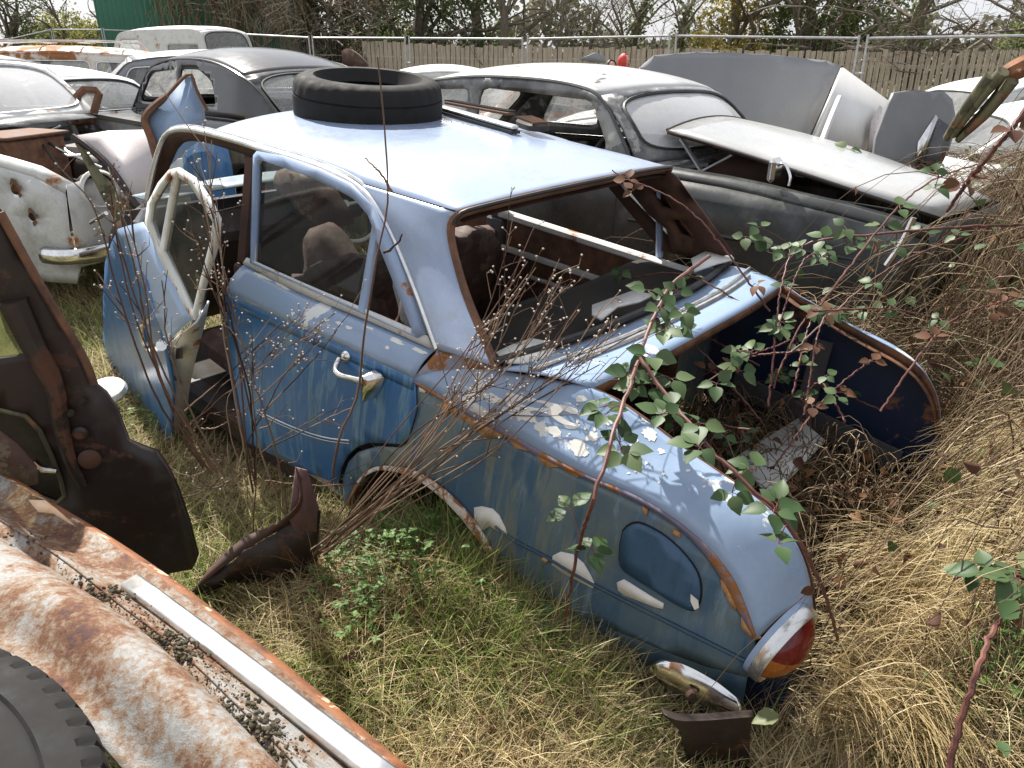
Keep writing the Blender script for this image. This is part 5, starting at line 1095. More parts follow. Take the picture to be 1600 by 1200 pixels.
tp = [atP(x, y, p0, n0) for x, y in dcard_hole]; build('recess_rim', MB().tube(np.array(tp), .006, 6, closed=True), M['olive'], dk)
e = cr(np.array([atP(x, y, np.array(p0) + [0, -.012, 0], n0) for x, y in [(0, 332), (60, 440), (130, 558), (147, 600)]]), 30); build('frame_edge', MB().tube(e, .009, 6), M['rust'], dk)
e = cr(np.array([atP(x, y, np.array(p0) + [0, -.015, 0], n0) for x, y in [(20, 470), (55, 545), (85, 600), (95, 660), (110, 720), (130, 760)]]), 20); build('pressed_rib', MB().tube(e, np.interp(np.linspace(0, 1, 20), [0, 1], [.03, .012]), 8), M['rust_dark'], dk)
for (x, y, r_, m_) in ((128, 628, .010, 'dark'), (110, 646, .010, 'dark'), (125, 678, .018, 'rust_dark'), (140, 718, .026, 'rust_roofin')):
    c = atP(x, y, np.array(p0) + [0, -.02, 0], n0); build('fixing', MB().lathe([(0, .008), (r_ * .6, .007), (r_, 0), (r_ * .9, -.006)], c, n0, 14), M[m_], dk)
c = [atP(x, y, np.array(p0) + [0, -.02, 0], n0) for x, y in [(50, 722), (62, 731), (88, 735)]]; build('door_handle', MB().tube(cr(c, 8), [.014, .013, .012, .010, .009, .008, .008, .007], 8), M['chrome'], dk)
P2 = plate([(0, 672), (30, 695), (58, 728), (60, 755), (45, 758), (10, 748), (0, 742), (-40, 730), (-40, 650)], np.array(p0) + [0, -.03, 0], n0); build('torn_trim', MB().ngon(P2), M['seat'], dk, solid=.01)
pc = [(45, 782), (72, 783), (88, 795), (118, 822), (108, 818), (84, 803), (60, 800)]; P2 = plate(pc, atZ(80, 800, .72), (0, -.5, 1)); build('orange_flake', MB().ngon(P2), simple('bleached orange flake', (.6, .3, .1), (.75, .6, .45), 8, .7), fgr, solid=.006)
# white dish (headlamp bowl) by the door
c = atZ(165, 610, .12); q = build('lamp_bowl', MB().lathe([(0, .03), (.05, .028), (.085, .012), (.095, -.01), (.08, -.03)], c, (0, -.3, 1), 28), M['offwhite']); tag(q, 'small round white lamp bowl in the grass behind the dark door', 'lamp bowl')
# ---- dark crumpled sheet standing in the grass by the wheel arch
bp = thing('wing_fragment', 'dark brown crumpled piece of car wing standing in the grass near the wheel arch', 'scrap metal', loc=tuple(atZ(420, 900, 0)))
top_ = [atZ(300, 925, .12), atZ(345, 890, .17), atZ(400, 850, .22), atZ(450, 822, .25), atZ(496, 795, .28)]
mid_ = [atZ(312, 928, .06), atZ(360, 905, .10), atZ(405, 900, .08), atZ(455, 915, .02), atZ(500, 890, .05)]
bot_ = [atZ(318, 935, .04), atZ(360, 910, .05), atZ(400, 912, .03), atZ(445, 945, -.03), atZ(505, 905, -.03)]
mb = crumple(MB().grid(np.array([cr(top_, 20), cr(mid_, 20) * .45 + cr(top_, 20) * .55 + [0, -.02, 0], cr(mid_, 20), cr(bot_, 20)])), .006, 30); build('sheet', mb, M['rust_dark'], bp, solid=.006, smooth=50)
lipt = cr([atZ(300, 925, .125), atZ(335, 880, .18), atZ(385, 838, .24), atZ(432, 818, .27), atZ(470, 780, .36), atZ(462, 730, .46)], 20); build('folded_lip', MB().loft(cr(top_, 20) + [0, 0, .003], lipt, 3), M['rust_roofin'], bp, solid=.005)
up2 = [atZ(462, 730, .44), atZ(480, 735, .44), atZ(498, 792, .28), atZ(500, 870, .10), atZ(470, 860, .14), atZ(452, 812, .28)]; build('upright_flap', MB().ngon(up2), simple('mauve rusted sheet', (.10, .05, .05), (.22, .13, .13), 9, .7), bp, solid=.006)
# ---- chrome bumper end and dark flanged sheet under the tail
bs = thing('bumper', 'broken chrome bumper end lying below the tail of the blue car', 'bumper', loc=tuple(atZ(1080, 1070, .12)))
P = cr([atZ(1018, 1048, .20), atZ(1045, 1055, .205), atZ(1080, 1068, .205), atZ(1115, 1086, .20), atZ(1152, 1106, .19)], 20)
g_ = []
for a_ in np.linspace(-.3, 1.25, 7):
    w_ = np.interp(np.linspace(0, 1, 20), [0, .12, .3, .75, 1], [.016, .045, .058, .05, .03])[:, None]
    g_.append(P + np.array([.2, -.45, 0]) * w_ * math.cos(a_ * math.pi / 1.0) + np.array([0, 0, 1.]) * w_ * math.sin(a_ * math.pi / 1.0) * .8)
build('chrome_blade', MB().grid(np.array(g_)), M['chrome'], bs, solid=.003, smooth=80)
build('bolt', MB().lathe([(0, .012), (.010, .010), (.014, 0)], P[8] + [.0, -.035, -.005], (.2, -1, .3), 14), M['rust_roofin'], bs)
fl2 = thing('flanged_sheet', 'dark steel sheet with flared top edge at the bottom of the photo', 'scrap metal', loc=tuple(atZ(1110, 1190, 0)))
t1 = cr([atZ(1035, 1118, .24), atZ(1060, 1128, .24), atZ(1100, 1128, .24), atZ(1140, 1125, .24), atZ(1178, 1122, .24)], 14); t2 = cr([atZ(1062, 1140, .20), atZ(1080, 1145, .20), atZ(1110, 1142, .20), atZ(1145, 1138, .20), atZ(1172, 1136, .20)], 14); t3 = cr([atZ(1080, 1215, -.05), atZ(1090, 1215, -.05), atZ(1115, 1215, -.05), atZ(1145, 1215, -.05), atZ(1170, 1215, -.05)], 14)
build('sheet', MB().grid([t1 + [0, .02, .0], t1 + [0, .0, .004], t2, t2 * .5 + t3 * .5, t3]), M['rust_dark'], fl2, solid=.005, smooth=80)
# ================= ground
def ss(x): x = np.clip(x, 0, 1); return x * x * (3 - 2 * x)
def BL(x, y):
    p = np.stack([np.asarray(x, float) - B.t[0], np.asarray(y, float) - B.t[1]], -1); a = R(140.3179); return p[..., 0] * math.cos(a) + p[..., 1] * math.sin(a), -p[..., 0] * math.sin(a) + p[..., 1] * math.cos(a)
def hgt(x, y):
    x = np.asarray(x, float); y = np.asarray(y, float); u, v = BL(x, y)
    h = .025 * np.sin(1.7 * x + .6) * np.cos(2.1 * y) + .02 * np.sin(4.3 * x + 1.1 * y) + .012 * np.sin(9 * x) * np.cos(8 * y)
    h = h + .10 * np.exp(-((u - .7) ** 2 / .5 + (v - 1.0) ** 2 / .10)) + .10 * np.exp(-(((x + .15) ** 2) / .10 + ((y - 1.95) ** 2) / .12))
    b1 = ss((-u - .0) / .5) * ss((.75 - v) / .5) * .42
    b2 = ss((-v - .95) / .9) * ss((2.2 - u) / 1.0) * .52 * ss((x - .7) / .8)
    b3 = ss((x - 2.2) / 1.5) * ss((6.5 - y) / 1.5) * .45
    h = h + np.maximum(np.maximum(b1, b2), b3)
    far = ss((y - 9) / 12); return h - .15 * far * ss((x + 2) / 6)
xs_ = np.concatenate([np.linspace(-400, -16, 14), np.linspace(-15, -3.2, 40), np.arange(-3, 5, .07), np.linspace(5.3, 16, 34), np.linspace(18, 400, 14)])
ys_ = np.concatenate([np.linspace(-60, .3, 10), np.arange(.4, 7, .07), np.linspace(7.3, 30, 60), np.linspace(33, 900, 18)])
X, Y = np.meshgrid(xs_, ys_, indexing='ij'); Z = hgt(X, Y)
d_ = Nd('rough ground'); n1 = d_.noise(1.6, 8, .65); n2 = d_.noise(22, 8, .75); n3 = d_.noise(5, 6, .7, seed=3)
c = d_.mix(d_.ramp(n1, .38, .62), (.16, .13, .065), (.10, .12, .035)); c = d_.mix(d_.ramp(n2, .35, .65), c, (.055, .04, .022)); c = d_.mix(d_.mask(7, .60, .06, seed=5), c, (.28, .22, .12))
d_.set('Base Color', c); d_.set('Roughness', .95); d_.bump(d_.math('ADD', n2, n3), 1.0, .03); M['ground'] = d_.mat
gm = MB().grid(np.stack([X, Y, Z], -1)); gro = build('ground', gm, M['ground'], smooth=180); gro['kind'] = 'structure'
# ================= vectorised plants
def blades(P, az, L, lean, droop, w, K=4, twist=None, rn=None):
    n = len(P); P = np.asarray(P, float); s = np.linspace(0, 1, K + 1); D = np.stack([np.cos(az), np.sin(az), np.zeros(n)], 1); pos = P.copy(); cen = [pos.copy()]
    for k in range(K):
        th = lean + droop * (s[k] + s[k + 1]) / 2; pos = pos + (L / K)[:, None] * (np.sin(th)[:, None] * D + np.cos(th)[:, None] * np.array([0, 0, 1.])); cen.append(pos.copy())
    ta = az + math.pi / 2 + (rng.normal(0, .6, n) if twist is None else twist); T = np.stack([np.cos(ta), np.sin(ta), np.zeros(n)], 1)
    V = []
    for k in range(K + 1):
        ww = (w * (1 - s[k] ** 2.2 * .92) / 2)[:, None]; V += [cen[k] - T * ww, cen[k] + T * ww]
    V = np.stack(V, 1); m = 2 * (K + 1); F = np.array([[2 * k, 2 * k + 1, 2 * k + 3, 2 * k + 2] for k in range(K)])
    F = (F[None] + (np.arange(n) * m)[:, None, None]).reshape(-1, 4)
    rn = rng.uniform(0, 1, n) if rn is None else rn
    return V.reshape(-1, 3), F, np.repeat(rn, m)
def tubes(C, Rr, k=3, rn=None):
    """C: (n,K,3) centre lines, Rr: (n,K) radii"""
    n, K, _ = C.shape; T = np.gradient(C, axis=1); T /= np.linalg.norm(T, axis=2, keepdims=True) + 1e-9
    ref = np.array([.31, .57, .11]); N_ = np.cross(T, ref); N_ /= np.linalg.norm(N_, axis=2, keepdims=True) + 1e-9; B_ = np.cross(T, N_)
    an = np.arange(k) * 2 * math.pi / k
    V = C[:, :, None] + Rr[:, :, None, None] * (np.cos(an)[None, None, :, None] * N_[:, :, None] + np.sin(an)[None, None, :, None] * B_[:, :, None])
    F = np.array([[i * k + j, i * k + (j + 1) % k, (i + 1) * k + (j + 1) % k, (i + 1) * k + j] for i in range(K - 1) for j in range(k)])
    F = (F[None] + (np.arange(n) * K * k)[:, None, None]).reshape(-1, 4); rn = rng.uniform(0, 1, n) if rn is None else rn
    return V.reshape(-1, 3), F, np.repeat(rn, K * k)
def join(*parts):
    V = []; F = []; A = []; n = 0
    for v, f, a in parts: V.append(v); F.append(f + n); A.append(a); n += len(v)
    return np.vstack(V), np.vstack(F), np.concatenate(A)
LW = [0, .6, .92, 1, .95, .8, .58, .3, .02]
def leaves(P, D, Nn, size, rn=None, fold=.25, curl=.25, wid=.36, ser=0.0):
    """ovate leaves with a folded midrib; P base, D direction of the tip, Nn face normal"""
    n = len(P); D = D / (np.linalg.norm(D, axis=1, keepdims=True) + 1e-9); S_ = np.cross(D, Nn); S_ /= np.linalg.norm(S_, axis=1, keepdims=True) + 1e-9; Nn = np.cross(S_, D)
    V = []; t = np.linspace(0, 1, len(LW))
    for i, (ti, wi) in enumerate(zip(t, LW)):
        ws = wi * wid * (1 + ser * (1 if i % 2 else -1))
        for sx in (-1, 0, 1):
            V.append(P + size[:, None] * (D * ti + S_ * (sx * ws) + Nn * (fold * abs(sx) * ws - curl * ti * ti * .6 + .02)))
    V = np.stack(V, 1); m = 3 * len(LW); F = np.array([[i * 3 + j, i * 3 + j + 1, i * 3 + j + 4, i * 3 + j + 3] for i in range(len(LW) - 1) for j in (0, 1)])
    F = (F[None] + (np.arange(n) * m)[:, None, None]).reshape(-1, 4); rn = rng.uniform(0, 1, n) if rn is None else rn
    return V.reshape(-1, 3), F, np.repeat(rn, m)
def vb(name, data, mat, parent=None, smooth=180):
    v, f, a = data; return build(name, (v, f), mat, parent, smooth=smooth, attr=a)
def unit(n): q = rng.normal(0, 1, (n, 3)); return q / np.linalg.norm(q, axis=1, keepdims=True)
def carmask(x, y, pad=0.0):
    u, v = BL(x, y); return ((x > .26) & (x < .60) & (y > 1.12) & (y < 1.55) & (rng.uniform(0, 1, np.shape(x)) < .85)) | (u > -.02 - pad) & (u < 3.4) & (np.abs(v) < .70 + pad)
# --- grass of the clearing
def scatter(n, x0, x1, y0, y1, power=1.7):
    y = (rng.uniform(0, 1, n) * (y1 ** (2 - power) - y0 ** (2 - power)) + y0 ** (2 - power)) ** (1 / (2 - power)); x = rng.uniform(x0, x1, n) * np.maximum(1, y * .8); return x, y
x, y = scatter(150000, -.78, .95, 1.0, 9, 1.75)
x2, y2 = scatter(60000, -2.6, -.78, 1.0, 9, 1.6); x = np.r_[x, x2]; y = np.r_[y, y2]
k = ~carmask(x, y); x, y = x[k], y[k]; u, v = BL(x, y)
clump = np.sin(3.1 * x + 2 * np.sin(2.3 * y)) * np.cos(2.7 * y + 1.3 * np.sin(3.7 * x)) + .5 * np.sin(8 * x + 5 * y) + rng.normal(0, .35, len(x))
green = ss((clump + .5) / 1.4); L = rng.gamma(4, .02, len(x)) * (1 + .5 * ss(clump)) + .02; rn = np.clip(1.0 - .66 * green + rng.normal(0, .18, len(x)), 0, 1)
az = 2.2 * np.sin(1.9 * x + 1.1) + 2.0 * np.cos(2.3 * y) + rng.normal(0, 1.1, len(x)); lean = np.abs(rng.normal(.5, .45, len(x))); droop = np.abs(rng.normal(.9, .5, len(x)))
g = blades(np.stack([x, y, hgt(x, y) - .01], 1), az, L, lean, droop, rng.uniform(.0015, .0038, len(x)) * (1 + .12 * y), 4, rn=rn)
gr_ = vb('grass', g, M['grass']); tag(gr_, 'short rough green and straw coloured grass', 'grass', kind='stuff')
# matted dead grass lying between the green
x, y = scatter(80000, -.9, .8, 1.0, 6, 1.75); k = ~carmask(x, y); x, y = x[k], y[k]
pat = np.sin(2.1 * x + 4 + np.sin(3 * y)) * np.cos(1.9 * y - x) + rng.normal(0, .4, len(x)); k = pat > -.55; x, y = x[k], y[k]
g = blades(np.stack([x, y, hgt(x, y) + rng.uniform(0, .03, len(x))], 1), rng.uniform(0, 6.28, len(x)) , rng.uniform(.06, .22, len(x)), rng.normal(1.15, .25, len(x)), rng.normal(.35, .35, len(x)), rng.uniform(.0015, .0032, len(x)), 4)
q = vb('dead_grass', g, M['straw']); tag(q, 'matted dead straw lying in the grass', 'dead grass', kind='stuff')
# --- straw bank at the tail and to the right of the car
def bankpts(n, f):
    x = rng.uniform(.5, 4.2, n); y = rng.uniform(.7, 6.0, n); u, v = BL(x, y); k = f(x, y, u, v) & ~carmask(x, y, .0); return x[k], y[k], u[k], v[k]
x, y, u, v = bankpts(230000, lambda x, y, u, v: (u < .05) & (v < .62) & (y < 3.6) & (x < 3.4))
w_ = rng.uniform(0, 1, len(x)) < np.clip(1.6 / y, .1, 1) ** 1.2 * np.clip(.6 + .7 * np.sin(5 * x + 2 * np.sin(4 * y)) * np.cos(4.4 * y + x), .12, 1); x, y, u, v = x[w_], y[w_], u[w_], v[w_]
n = len(x); tuft = np.floor(x * 5) * 1.7 + np.floor(y * 5) * 2.9; az = R(230) + 1.3 * np.sin(tuft) + rng.normal(0, .45, n)
L = rng.uniform(.12, .42, n); g = blades(np.stack([x, y, hgt(x, y) + rng.uniform(-.02, .05, n)], 1), az, L, rng.normal(.15, .3, n), rng.normal(2.0, .5, n), rng.uniform(.0014, .0032, n), 6, rn=np.clip(.5 + .3 * np.sin(tuft * 1.3) + rng.normal(0, .25, n), 0, 1))
x3 = rng.uniform(.62, 2.3, 26000); y3 = rng.uniform(.95, 2.6, 26000); u3, v3 = BL(x3, y3); k3 = (u3 < -.03) & (v3 < .6) & (np.sin(7 * x3 + 2 * y3) * np.cos(6 * y3 - 2 * x3) + rng.normal(0, .3, 26000) > .15); x3, y3 = x3[k3], y3[k3]; n3 = len(x3); tf = np.floor(x3 * 4) * 1.9 + np.floor(y3 * 4) * 3.1
g = join(g, blades(np.stack([x3, y3, hgt(x3, y3) + .02], 1), R(235) + .9 * np.sin(tf) + rng.normal(0, .25, n3), rng.uniform(.28, .55, n3), rng.normal(-.1, .18, n3), rng.normal(2.5, .3, n3), rng.uniform(.002, .004, n3), 7, rn=np.clip(.66 + .22 * np.sin(tf * 1.7) + rng.normal(0, .15, n3), 0, 1)))
q = vb('straw_bank', g, M['straw']); tag(q, 'long dead straw drooping over the bank behind the blue car', 'dead grass', kind='stuff')
print('straw', n)
# --- bramble thicket: stems, dead leaves, green leaves
def arcs(x, y, L, hmax, az=None, K=12, r0=(.0012, .0035)):
    n = len(x); az = rng.uniform(0, 6.28, n) if az is None else az; t = np.linspace(0, 1, K)[None]; z0 = hgt(x, y)
    dx = np.cos(az)[:, None] * L[:, None] * t; dy = np.sin(az)[:, None] * L[:, None] * t; px = x[:, None] + dx; py = y[:, None] + dy
    zz = z0[:, None] + hmax[:, None] * (4 * t * (1 - t)) ** .8 * (1 - .25 * t) + rng.normal(0, .006, (n, K)); C = np.stack([px, py, zz], 2); C[:, :, :2] += np.cumsum(rng.normal(0, .008, (n, K, 2)), 1)
    rr = rng.uniform(*r0, n)[:, None] * (1 - .7 * t); return C, rr
thick = lambda x, y, u, v: (((u < -.25) & (v < .2)) | ((v < -.86) & (u < 2.6))) & (x > .9) & (x < 4.6)
# keep the stems out of the big black car
def bigmask(x, y):
    a = R(-43.26); px, py = x + 1.02, y - 6.9; uu = px * math.cos(a) + py * math.sin(a); vv = -px * math.sin(a) + py * math.cos(a); return (uu > 0) & (uu < 4.6) & (np.abs(vv) < .8)
def heightcap(x, y):
    """tops out lower near the blue car, higher to the right"""
    return (.62 + .55 * ss((x - 1.2) / 1.6)) * (1 - .62 * ss((y - 3.7) / 1.0))
x, y, u, v = bankpts(24000, thick); k = ~bigmask(x, y); x, y = x[k], y[k]; n = len(x)
C, rr = arcs(x, y, rng.uniform(.3, 1.3, n), rng.uniform(.3, 1.0, n) * heightcap(x, y)); ub, vb_ = BL(C[:, :, 0], C[:, :, 1]); 
k = ~np.any((ub > .02) & (ub < 3.3) & (np.abs(vb_) < .74) & (C[:, :, 2] < 1.4), 1) & ~np.any(bigmask(C[:, :, 0], C[:, :, 1]), 1); C, rr = C[k], rr[k]; print('stems', len(C))
q = vb('bramble_thicket', tubes(C, rr), M['stem']); tag(q, 'tangled dry brown bramble stems on the bank at the right', 'brambles', kind='stuff')
idx = rng.integers(0, len(C), 9000); kk = rng.integers(3, 12, 9000); P = C[idx, kk]; n = len(P); D = unit(n) * [1, 1, .6]; Nn = unit(n) * .55 + [0, 0, 1.]
dead = rng.uniform(0, 1, n) < .52
g = leaves(P[dead], unit(dead.sum()) - [0, 0, .8], unit(dead.sum()), rng.uniform(.02, .055, dead.sum()), curl=.9, fold=.8, wid=.3); q = vb('dead_bramble_leaves', g, M['leaf_dead']); tag(q, 'shrivelled brown bramble leaves among the stems', 'dead leaves', kind='stuff')
li = ~dead; g = leaves(P[li], D[li], Nn[li], rng.uniform(.03, .065, li.sum()), ser=.06, rn=rng.beta(2, 2, li.sum())); q = vb('bramble_leaves', g, M['leaf']); tag(q, 'green bramble leaves on the thicket at the right', 'bramble leaves', kind='stuff')
# a second, darker and leafier layer of dead canes over the straw
x, y, u, v = bankpts(26000, lambda x, y, u, v: (u < -.22) & (v < .45) & (x > .95) & (y < 3.6)); w_ = rng.uniform(0, 1, len(x)) < .16 + .45 * ss((y - 1.3) / 1.2); x, y = x[w_], y[w_]; n = len(x)
C, rr = arcs(x, y, rng.uniform(.2, .8, n), rng.uniform(.10, .42, n), r0=(.0012, .003)); ub, vb2 = BL(C[:, :, 0], C[:, :, 1]); k = ~np.any((ub > -.05) & (ub < 3.3) & (np.abs(vb2) < .74), 1); C, rr = C[k], rr[k]
q = vb('dead_cane_tangle', tubes(C, rr), blade_mat('dark dead canes', [(.03, .016, .012), (.07, .035, .025), (.13, .08, .05)], .7, 0)); tag(q, 'dark purple brown dead canes tangled over the straw', 'brambles', kind='stuff')
P = C.reshape(-1, 3)[rng.integers(0, len(C) * 12, 3800)]; n = len(P); dd_ = rng.uniform(0, 1, n) < .6
q = vb('withered_leaves', leaves(P[dd_], unit(dd_.sum()) - [0, 0, .5], unit(dd_.sum()), rng.uniform(.02, .05, dd_.sum()), curl=.8, fold=.7), M['leaf_dead']); tag(q, 'withered brown leaves caught in the dark canes', 'dead leaves', kind='stuff')
P = P[~dd_] + [0, 0, .02]; n = len(P); q = vb('low_bramble_leaves', leaves(P, unit(n) * [1, 1, .5], unit(n) * .5 + [0, 0, 1.], rng.uniform(.022, .045, n)), M['leaf']); tag(q, 'low green bramble leaves over the dark canes', 'bramble leaves', kind='stuff')
# stems and debris reaching into the boot and rear window
NT = 2200; x = rng.uniform(0, 1, NT); u = rng.uniform(.05, .95, NT); v = -.55 + 1.1 * x ** 1.3; az = rng.uniform(0, 6.28, NT); K = 8; t = np.linspace(0, 1, K)[None]
Lc = rng.uniform(.08, .45, NT)[:, None]; C = np.stack([u[:, None] + np.cos(az)[:, None] * Lc * t, v[:, None] + np.sin(az)[:, None] * Lc * t, .34 + rng.uniform(0, .12, NT)[:, None] + rng.uniform(.0, .24, NT)[:, None] * 4 * t * (1 - t)], 2)
k = np.all((np.abs(C[:, :, 1]) < .58) & (C[:, :, 0] > .05) & (C[:, :, 0] < 1.0), 1); C = B.world(C[k]); q = vb('twig_litter', tubes(C, np.full(C.shape[:2], .0016)), M['stem']); tag(q, 'dry twigs and litter lying in the open boot', 'twigs', kind='stuff')
P = C.reshape(-1, 3)[rng.integers(0, C.shape[0] * 8, 900)] + rng.normal(0, .015, (900, 3)); q = vb('boot_leaves', leaves(P, unit(900) - [0, 0, .3], unit(900) * .8 + [0, 0, .6], rng.uniform(.02, .05, 900), curl=.6, fold=.6), M['leaf_dead']); tag(q, 'dead brown leaves lying in the open boot', 'dead leaves', kind='stuff')
x, y = scatter(1500, -.9, 1.2, 1.0, 5, 1.6); k = ~carmask(x, y); P = np.stack([x, y, hgt(x, y) + rng.uniform(.02, .06, len(x))], 1)[k]; n = len(P); q = vb('leaf_litter', leaves(P, unit(n) * [1, 1, .3], unit(n) * .6 + [0, 0, .8], rng.uniform(.012, .04, n), curl=.6, fold=.5), M['leaf_dead']); tag(q, 'small dead leaves scattered in the grass', 'dead leaves', kind='stuff')
# --- traced bramble canes with big leaves
def cane(name, label, pts, r0, r1, leafspec, group=None, lmat='leaf'):
    C = cr(pts, 60); root = thing(name, label, 'bramble', loc=tuple(C[0]), group=group)
    stem_mb = MB().tube(C + rng.normal(0, .0012, C.shape), np.linspace(r0, r1, 60), 7)
    mb = stem_mb
    for i in range(3, 57, 2):
        d = unit(1)[0]; d -= (C[i + 1] - C[i - 1]) * np.dot(d, C[i + 1] - C[i - 1]) / np.dot(C[i + 1] - C[i - 1], C[i + 1] - C[i - 1]); d /= np.linalg.norm(d); mb.tube([C[i], C[i] + d * .006 + [0, 0, -.002]], [.0016, .0002], 4)
    parts = []; st = stem_mb
    for (p, size, nl) in leafspec:
        p = np.array(p); j = int(np.argmin(np.linalg.norm(C - p, axis=1))); base = C[j]; mid = (base * .35 + p * .65) + rng.normal(0, .006, 3)
        st.tube(cr([base, (base + mid) / 2 + [0, 0, .008], mid], 6), .0013, 4)
        a0 = rng.uniform(0, 6.28); toc = CAMP - mid; toc /= np.linalg.norm(toc); nn = toc * .55 + np.array([0, 0, .9]) + rng.normal(0, .18, 3); nn /= np.linalg.norm(nn); e1 = np.cross(nn, (math.cos(a0), math.sin(a0), .1)); e1 /= np.linalg.norm(e1); e2 = np.cross(nn, e1)
        for q in range(nl):
            th = (q - (nl - 1) / 2) * (1.15 if nl > 3 else 1.5) + rng.normal(0, .2); d = e1 * math.cos(th) + e2 * math.sin(th); s_ = size * rng.uniform(.75, 1.1); b_ = mid + d * s_ * .22; st.tube([mid, b_], .0009, 4)
            parts.append(leaves(b_[None], (d + rng.normal(0, .12, 3))[None], (nn + rng.normal(0, .25, 3))[None], np.array([s_]), rn=np.array([rng.uniform(.15, .75)]), ser=.035, curl=rng.uniform(.05, .5), fold=rng.uniform(.1, .4), wid=.38))
    if leafspec: vb('leaves', join(*parts), M[lmat], root)
    build('stem', stem_mb, M['cane'], root)
    return root
bw = lambda x, y, w_: B.world(B.W(x, y, w_)); bv = lambda x, y, v_: B.world(B.V(x, y, v_))
c1 = [bw(1108, 400, 1.22), bw(1075, 425, 1.22), bw(1045, 450, 1.20), bw(1025, 490, 1.17), bw(1008, 530, 1.14), bw(985, 600, 1.12), bw(965, 655, 1.10), bw(945, 720, 1.05), bw(925, 790, .98), bv(905, 850, .90), bv(890, 920, .88), bv(880, 990, .88)]
lf = lambda lst, w_, s_, n_=4: [(bw(x, y, w_), s_, n_) for x, y in lst]
cane('bramble_cane', 'thorny red bramble cane arching over the deck and hanging down the blue wing', c1, .006, .004,
     lf([(1000, 455), (1030, 470), (1065, 455), (1080, 480)], 1.2, .052) + lf([(1040, 520), (1075, 525), (1010, 560), (985, 575)], 1.13, .055) + lf([(925, 640), (945, 650), (990, 605)], 1.08, .05) + lf([(985, 715), (970, 705)], 1.02, .055) + [(bv(890, 775, .84), .055, 3), (bv(935, 855, .86), .052, 5), (bv(855, 950, .86), .05, 3)])
c2 = [bw(1000, 560, 1.14), bw(1035, 610, 1.10), bw(1075, 660, 1.08), bw(1110, 700, 1.06), bw(1160, 750, 1.03), bw(1205, 790, 1.0), bw(1245, 840, .95), bw(1265, 875, .90), bw(1290, 930, .8), bw(1310, 1000, .6)]
cane('bramble_cane', 'dark red bramble cane running along the boot edge of the blue wing', c2, .005, .004, lf([(1020, 600), (1050, 640), (1080, 690), (1100, 660)], 1.09, .055) + lf([(1140, 770), (1180, 740), (1205, 815), (1225, 790), (1200, 860)], .99, .052) + lf([(1060, 590), (1020, 650)], 1.1, .05))
c3 = [atY(1215, 470, 3.1), atY(1210, 440, 3.1), atY(1235, 405, 3.05), atY(1270, 378, 3.0), atY(1370, 366, 2.95), atY(1480, 356, 2.9), atY(1600, 352, 2.85), atY(1700, 360, 2.8)]
cane('bramble_cane', 'bramble cane stretched level in front of the black car nose', c3, .004, .006, [(atY(x, y, 3.0), .06, n_) for x, y, n_ in ((1150, 340, 3), (1120, 350, 3), (1250, 385, 4), (1290, 375, 3), (1350, 380, 4), (1375, 345, 3), (1330, 395, 3), (1210, 390, 3), (1440, 370, 3), (1180, 390, 3), (1320, 350, 3), (1395, 400, 3))])
cane('bramble_cane', 'leafy bramble shoot across the bonnet tip of the black car', [atY(1475, 330, 4.0), atY(1420, 285, 4.3), atY(1360, 262, 4.5), atY(1300, 232, 4.7)], .005, .003, [(atY(x, y, 4.3), .075, 3) for x, y in ((1320, 245), (1345, 262), (1370, 262), (1395, 280), (1420, 290), (1450, 305), (1400, 265), (1310, 225))])
c4 = [atY(1240, 560, 2.7), atY(1180, 540, 2.6), atY(1130, 555, 2.5), atY(1085, 580, 2.4)]
cane('bramble_cane', 'thin green bramble shoot with pale leaves inside the open boot', [bw(1260, 520, .9), bw(1215, 540, .95), bw(1160, 560, .98), bw(1100, 600, .95)], .003, .002, lf([(1150, 545), (1175, 550), (1160, 580), (1120, 600), (1190, 500), (1215, 495)], .97, .05))
c5 = [atY(1640, 120, 2.3), atY(1600, 175, 2.3), atY(1560, 225, 2.3), atY(1515, 280, 2.35), atY(1480, 330, 2.5)]
cane('bramble_cane', 'thick dark purple bramble cane crossing the top right corner', c5, .010, .005, [(atY(1590, 205, 2.25), .07, 3), (atY(1500, 285, 2.3), .06, 3)], lmat='leaf_dead')
c6 = [atY(1640, 930, 1.25), atY(1590, 900, 1.27), atY(1540, 890, 1.3), atY(1490, 905, 1.35)]
cane('bramble_cane', 'bramble shoot with large green leaves at the right edge', c6, .004, .002, [(atY(1530, 895, 1.28), .06, 4), (atY(1585, 905, 1.24), .065, 4), (atY(1590, 950, 1.22), .06, 3), (atY(1500, 890, 1.32), .045, 3)])
c7 = [atY(1475, 1230, 1.05), atY(1500, 1130, 1.1), atY(1530, 1040, 1.15), atY(1565, 960, 1.25), atY(1620, 900, 1.4)]
cane('bramble_cane', 'bare brown bramble stem rising from the bottom right corner', c7, .007, .005, [])
for k in range(22):
    a0 = np.array([rng.uniform(1150, 1400), rng.uniform(470, 800)]); a1 = a0 + np.array([rng.uniform(-260, 320), rng.uniform(-260, 60)]); yy = rng.uniform(2.0, 2.6)
    pts = [atY(a0[0], a0[1], yy), atY(*((a0 + a1) / 2 + [0, -rng.uniform(10, 60)]), yy + .15), atY(a1[0], a1[1], yy + .3)]
    dead_ = k % 3 == 0
    cane('bramble_cane', 'long thin bramble cane arching over the open boot among others', pts, .0035, .002, [(cr(pts, 30)[j] + rng.normal(0, .02, 3), .042, 3) for j in rng.integers(4, 28, 3)], group='bramble canes arching over the boot', lmat='leaf_dead' if dead_ else 'leaf')
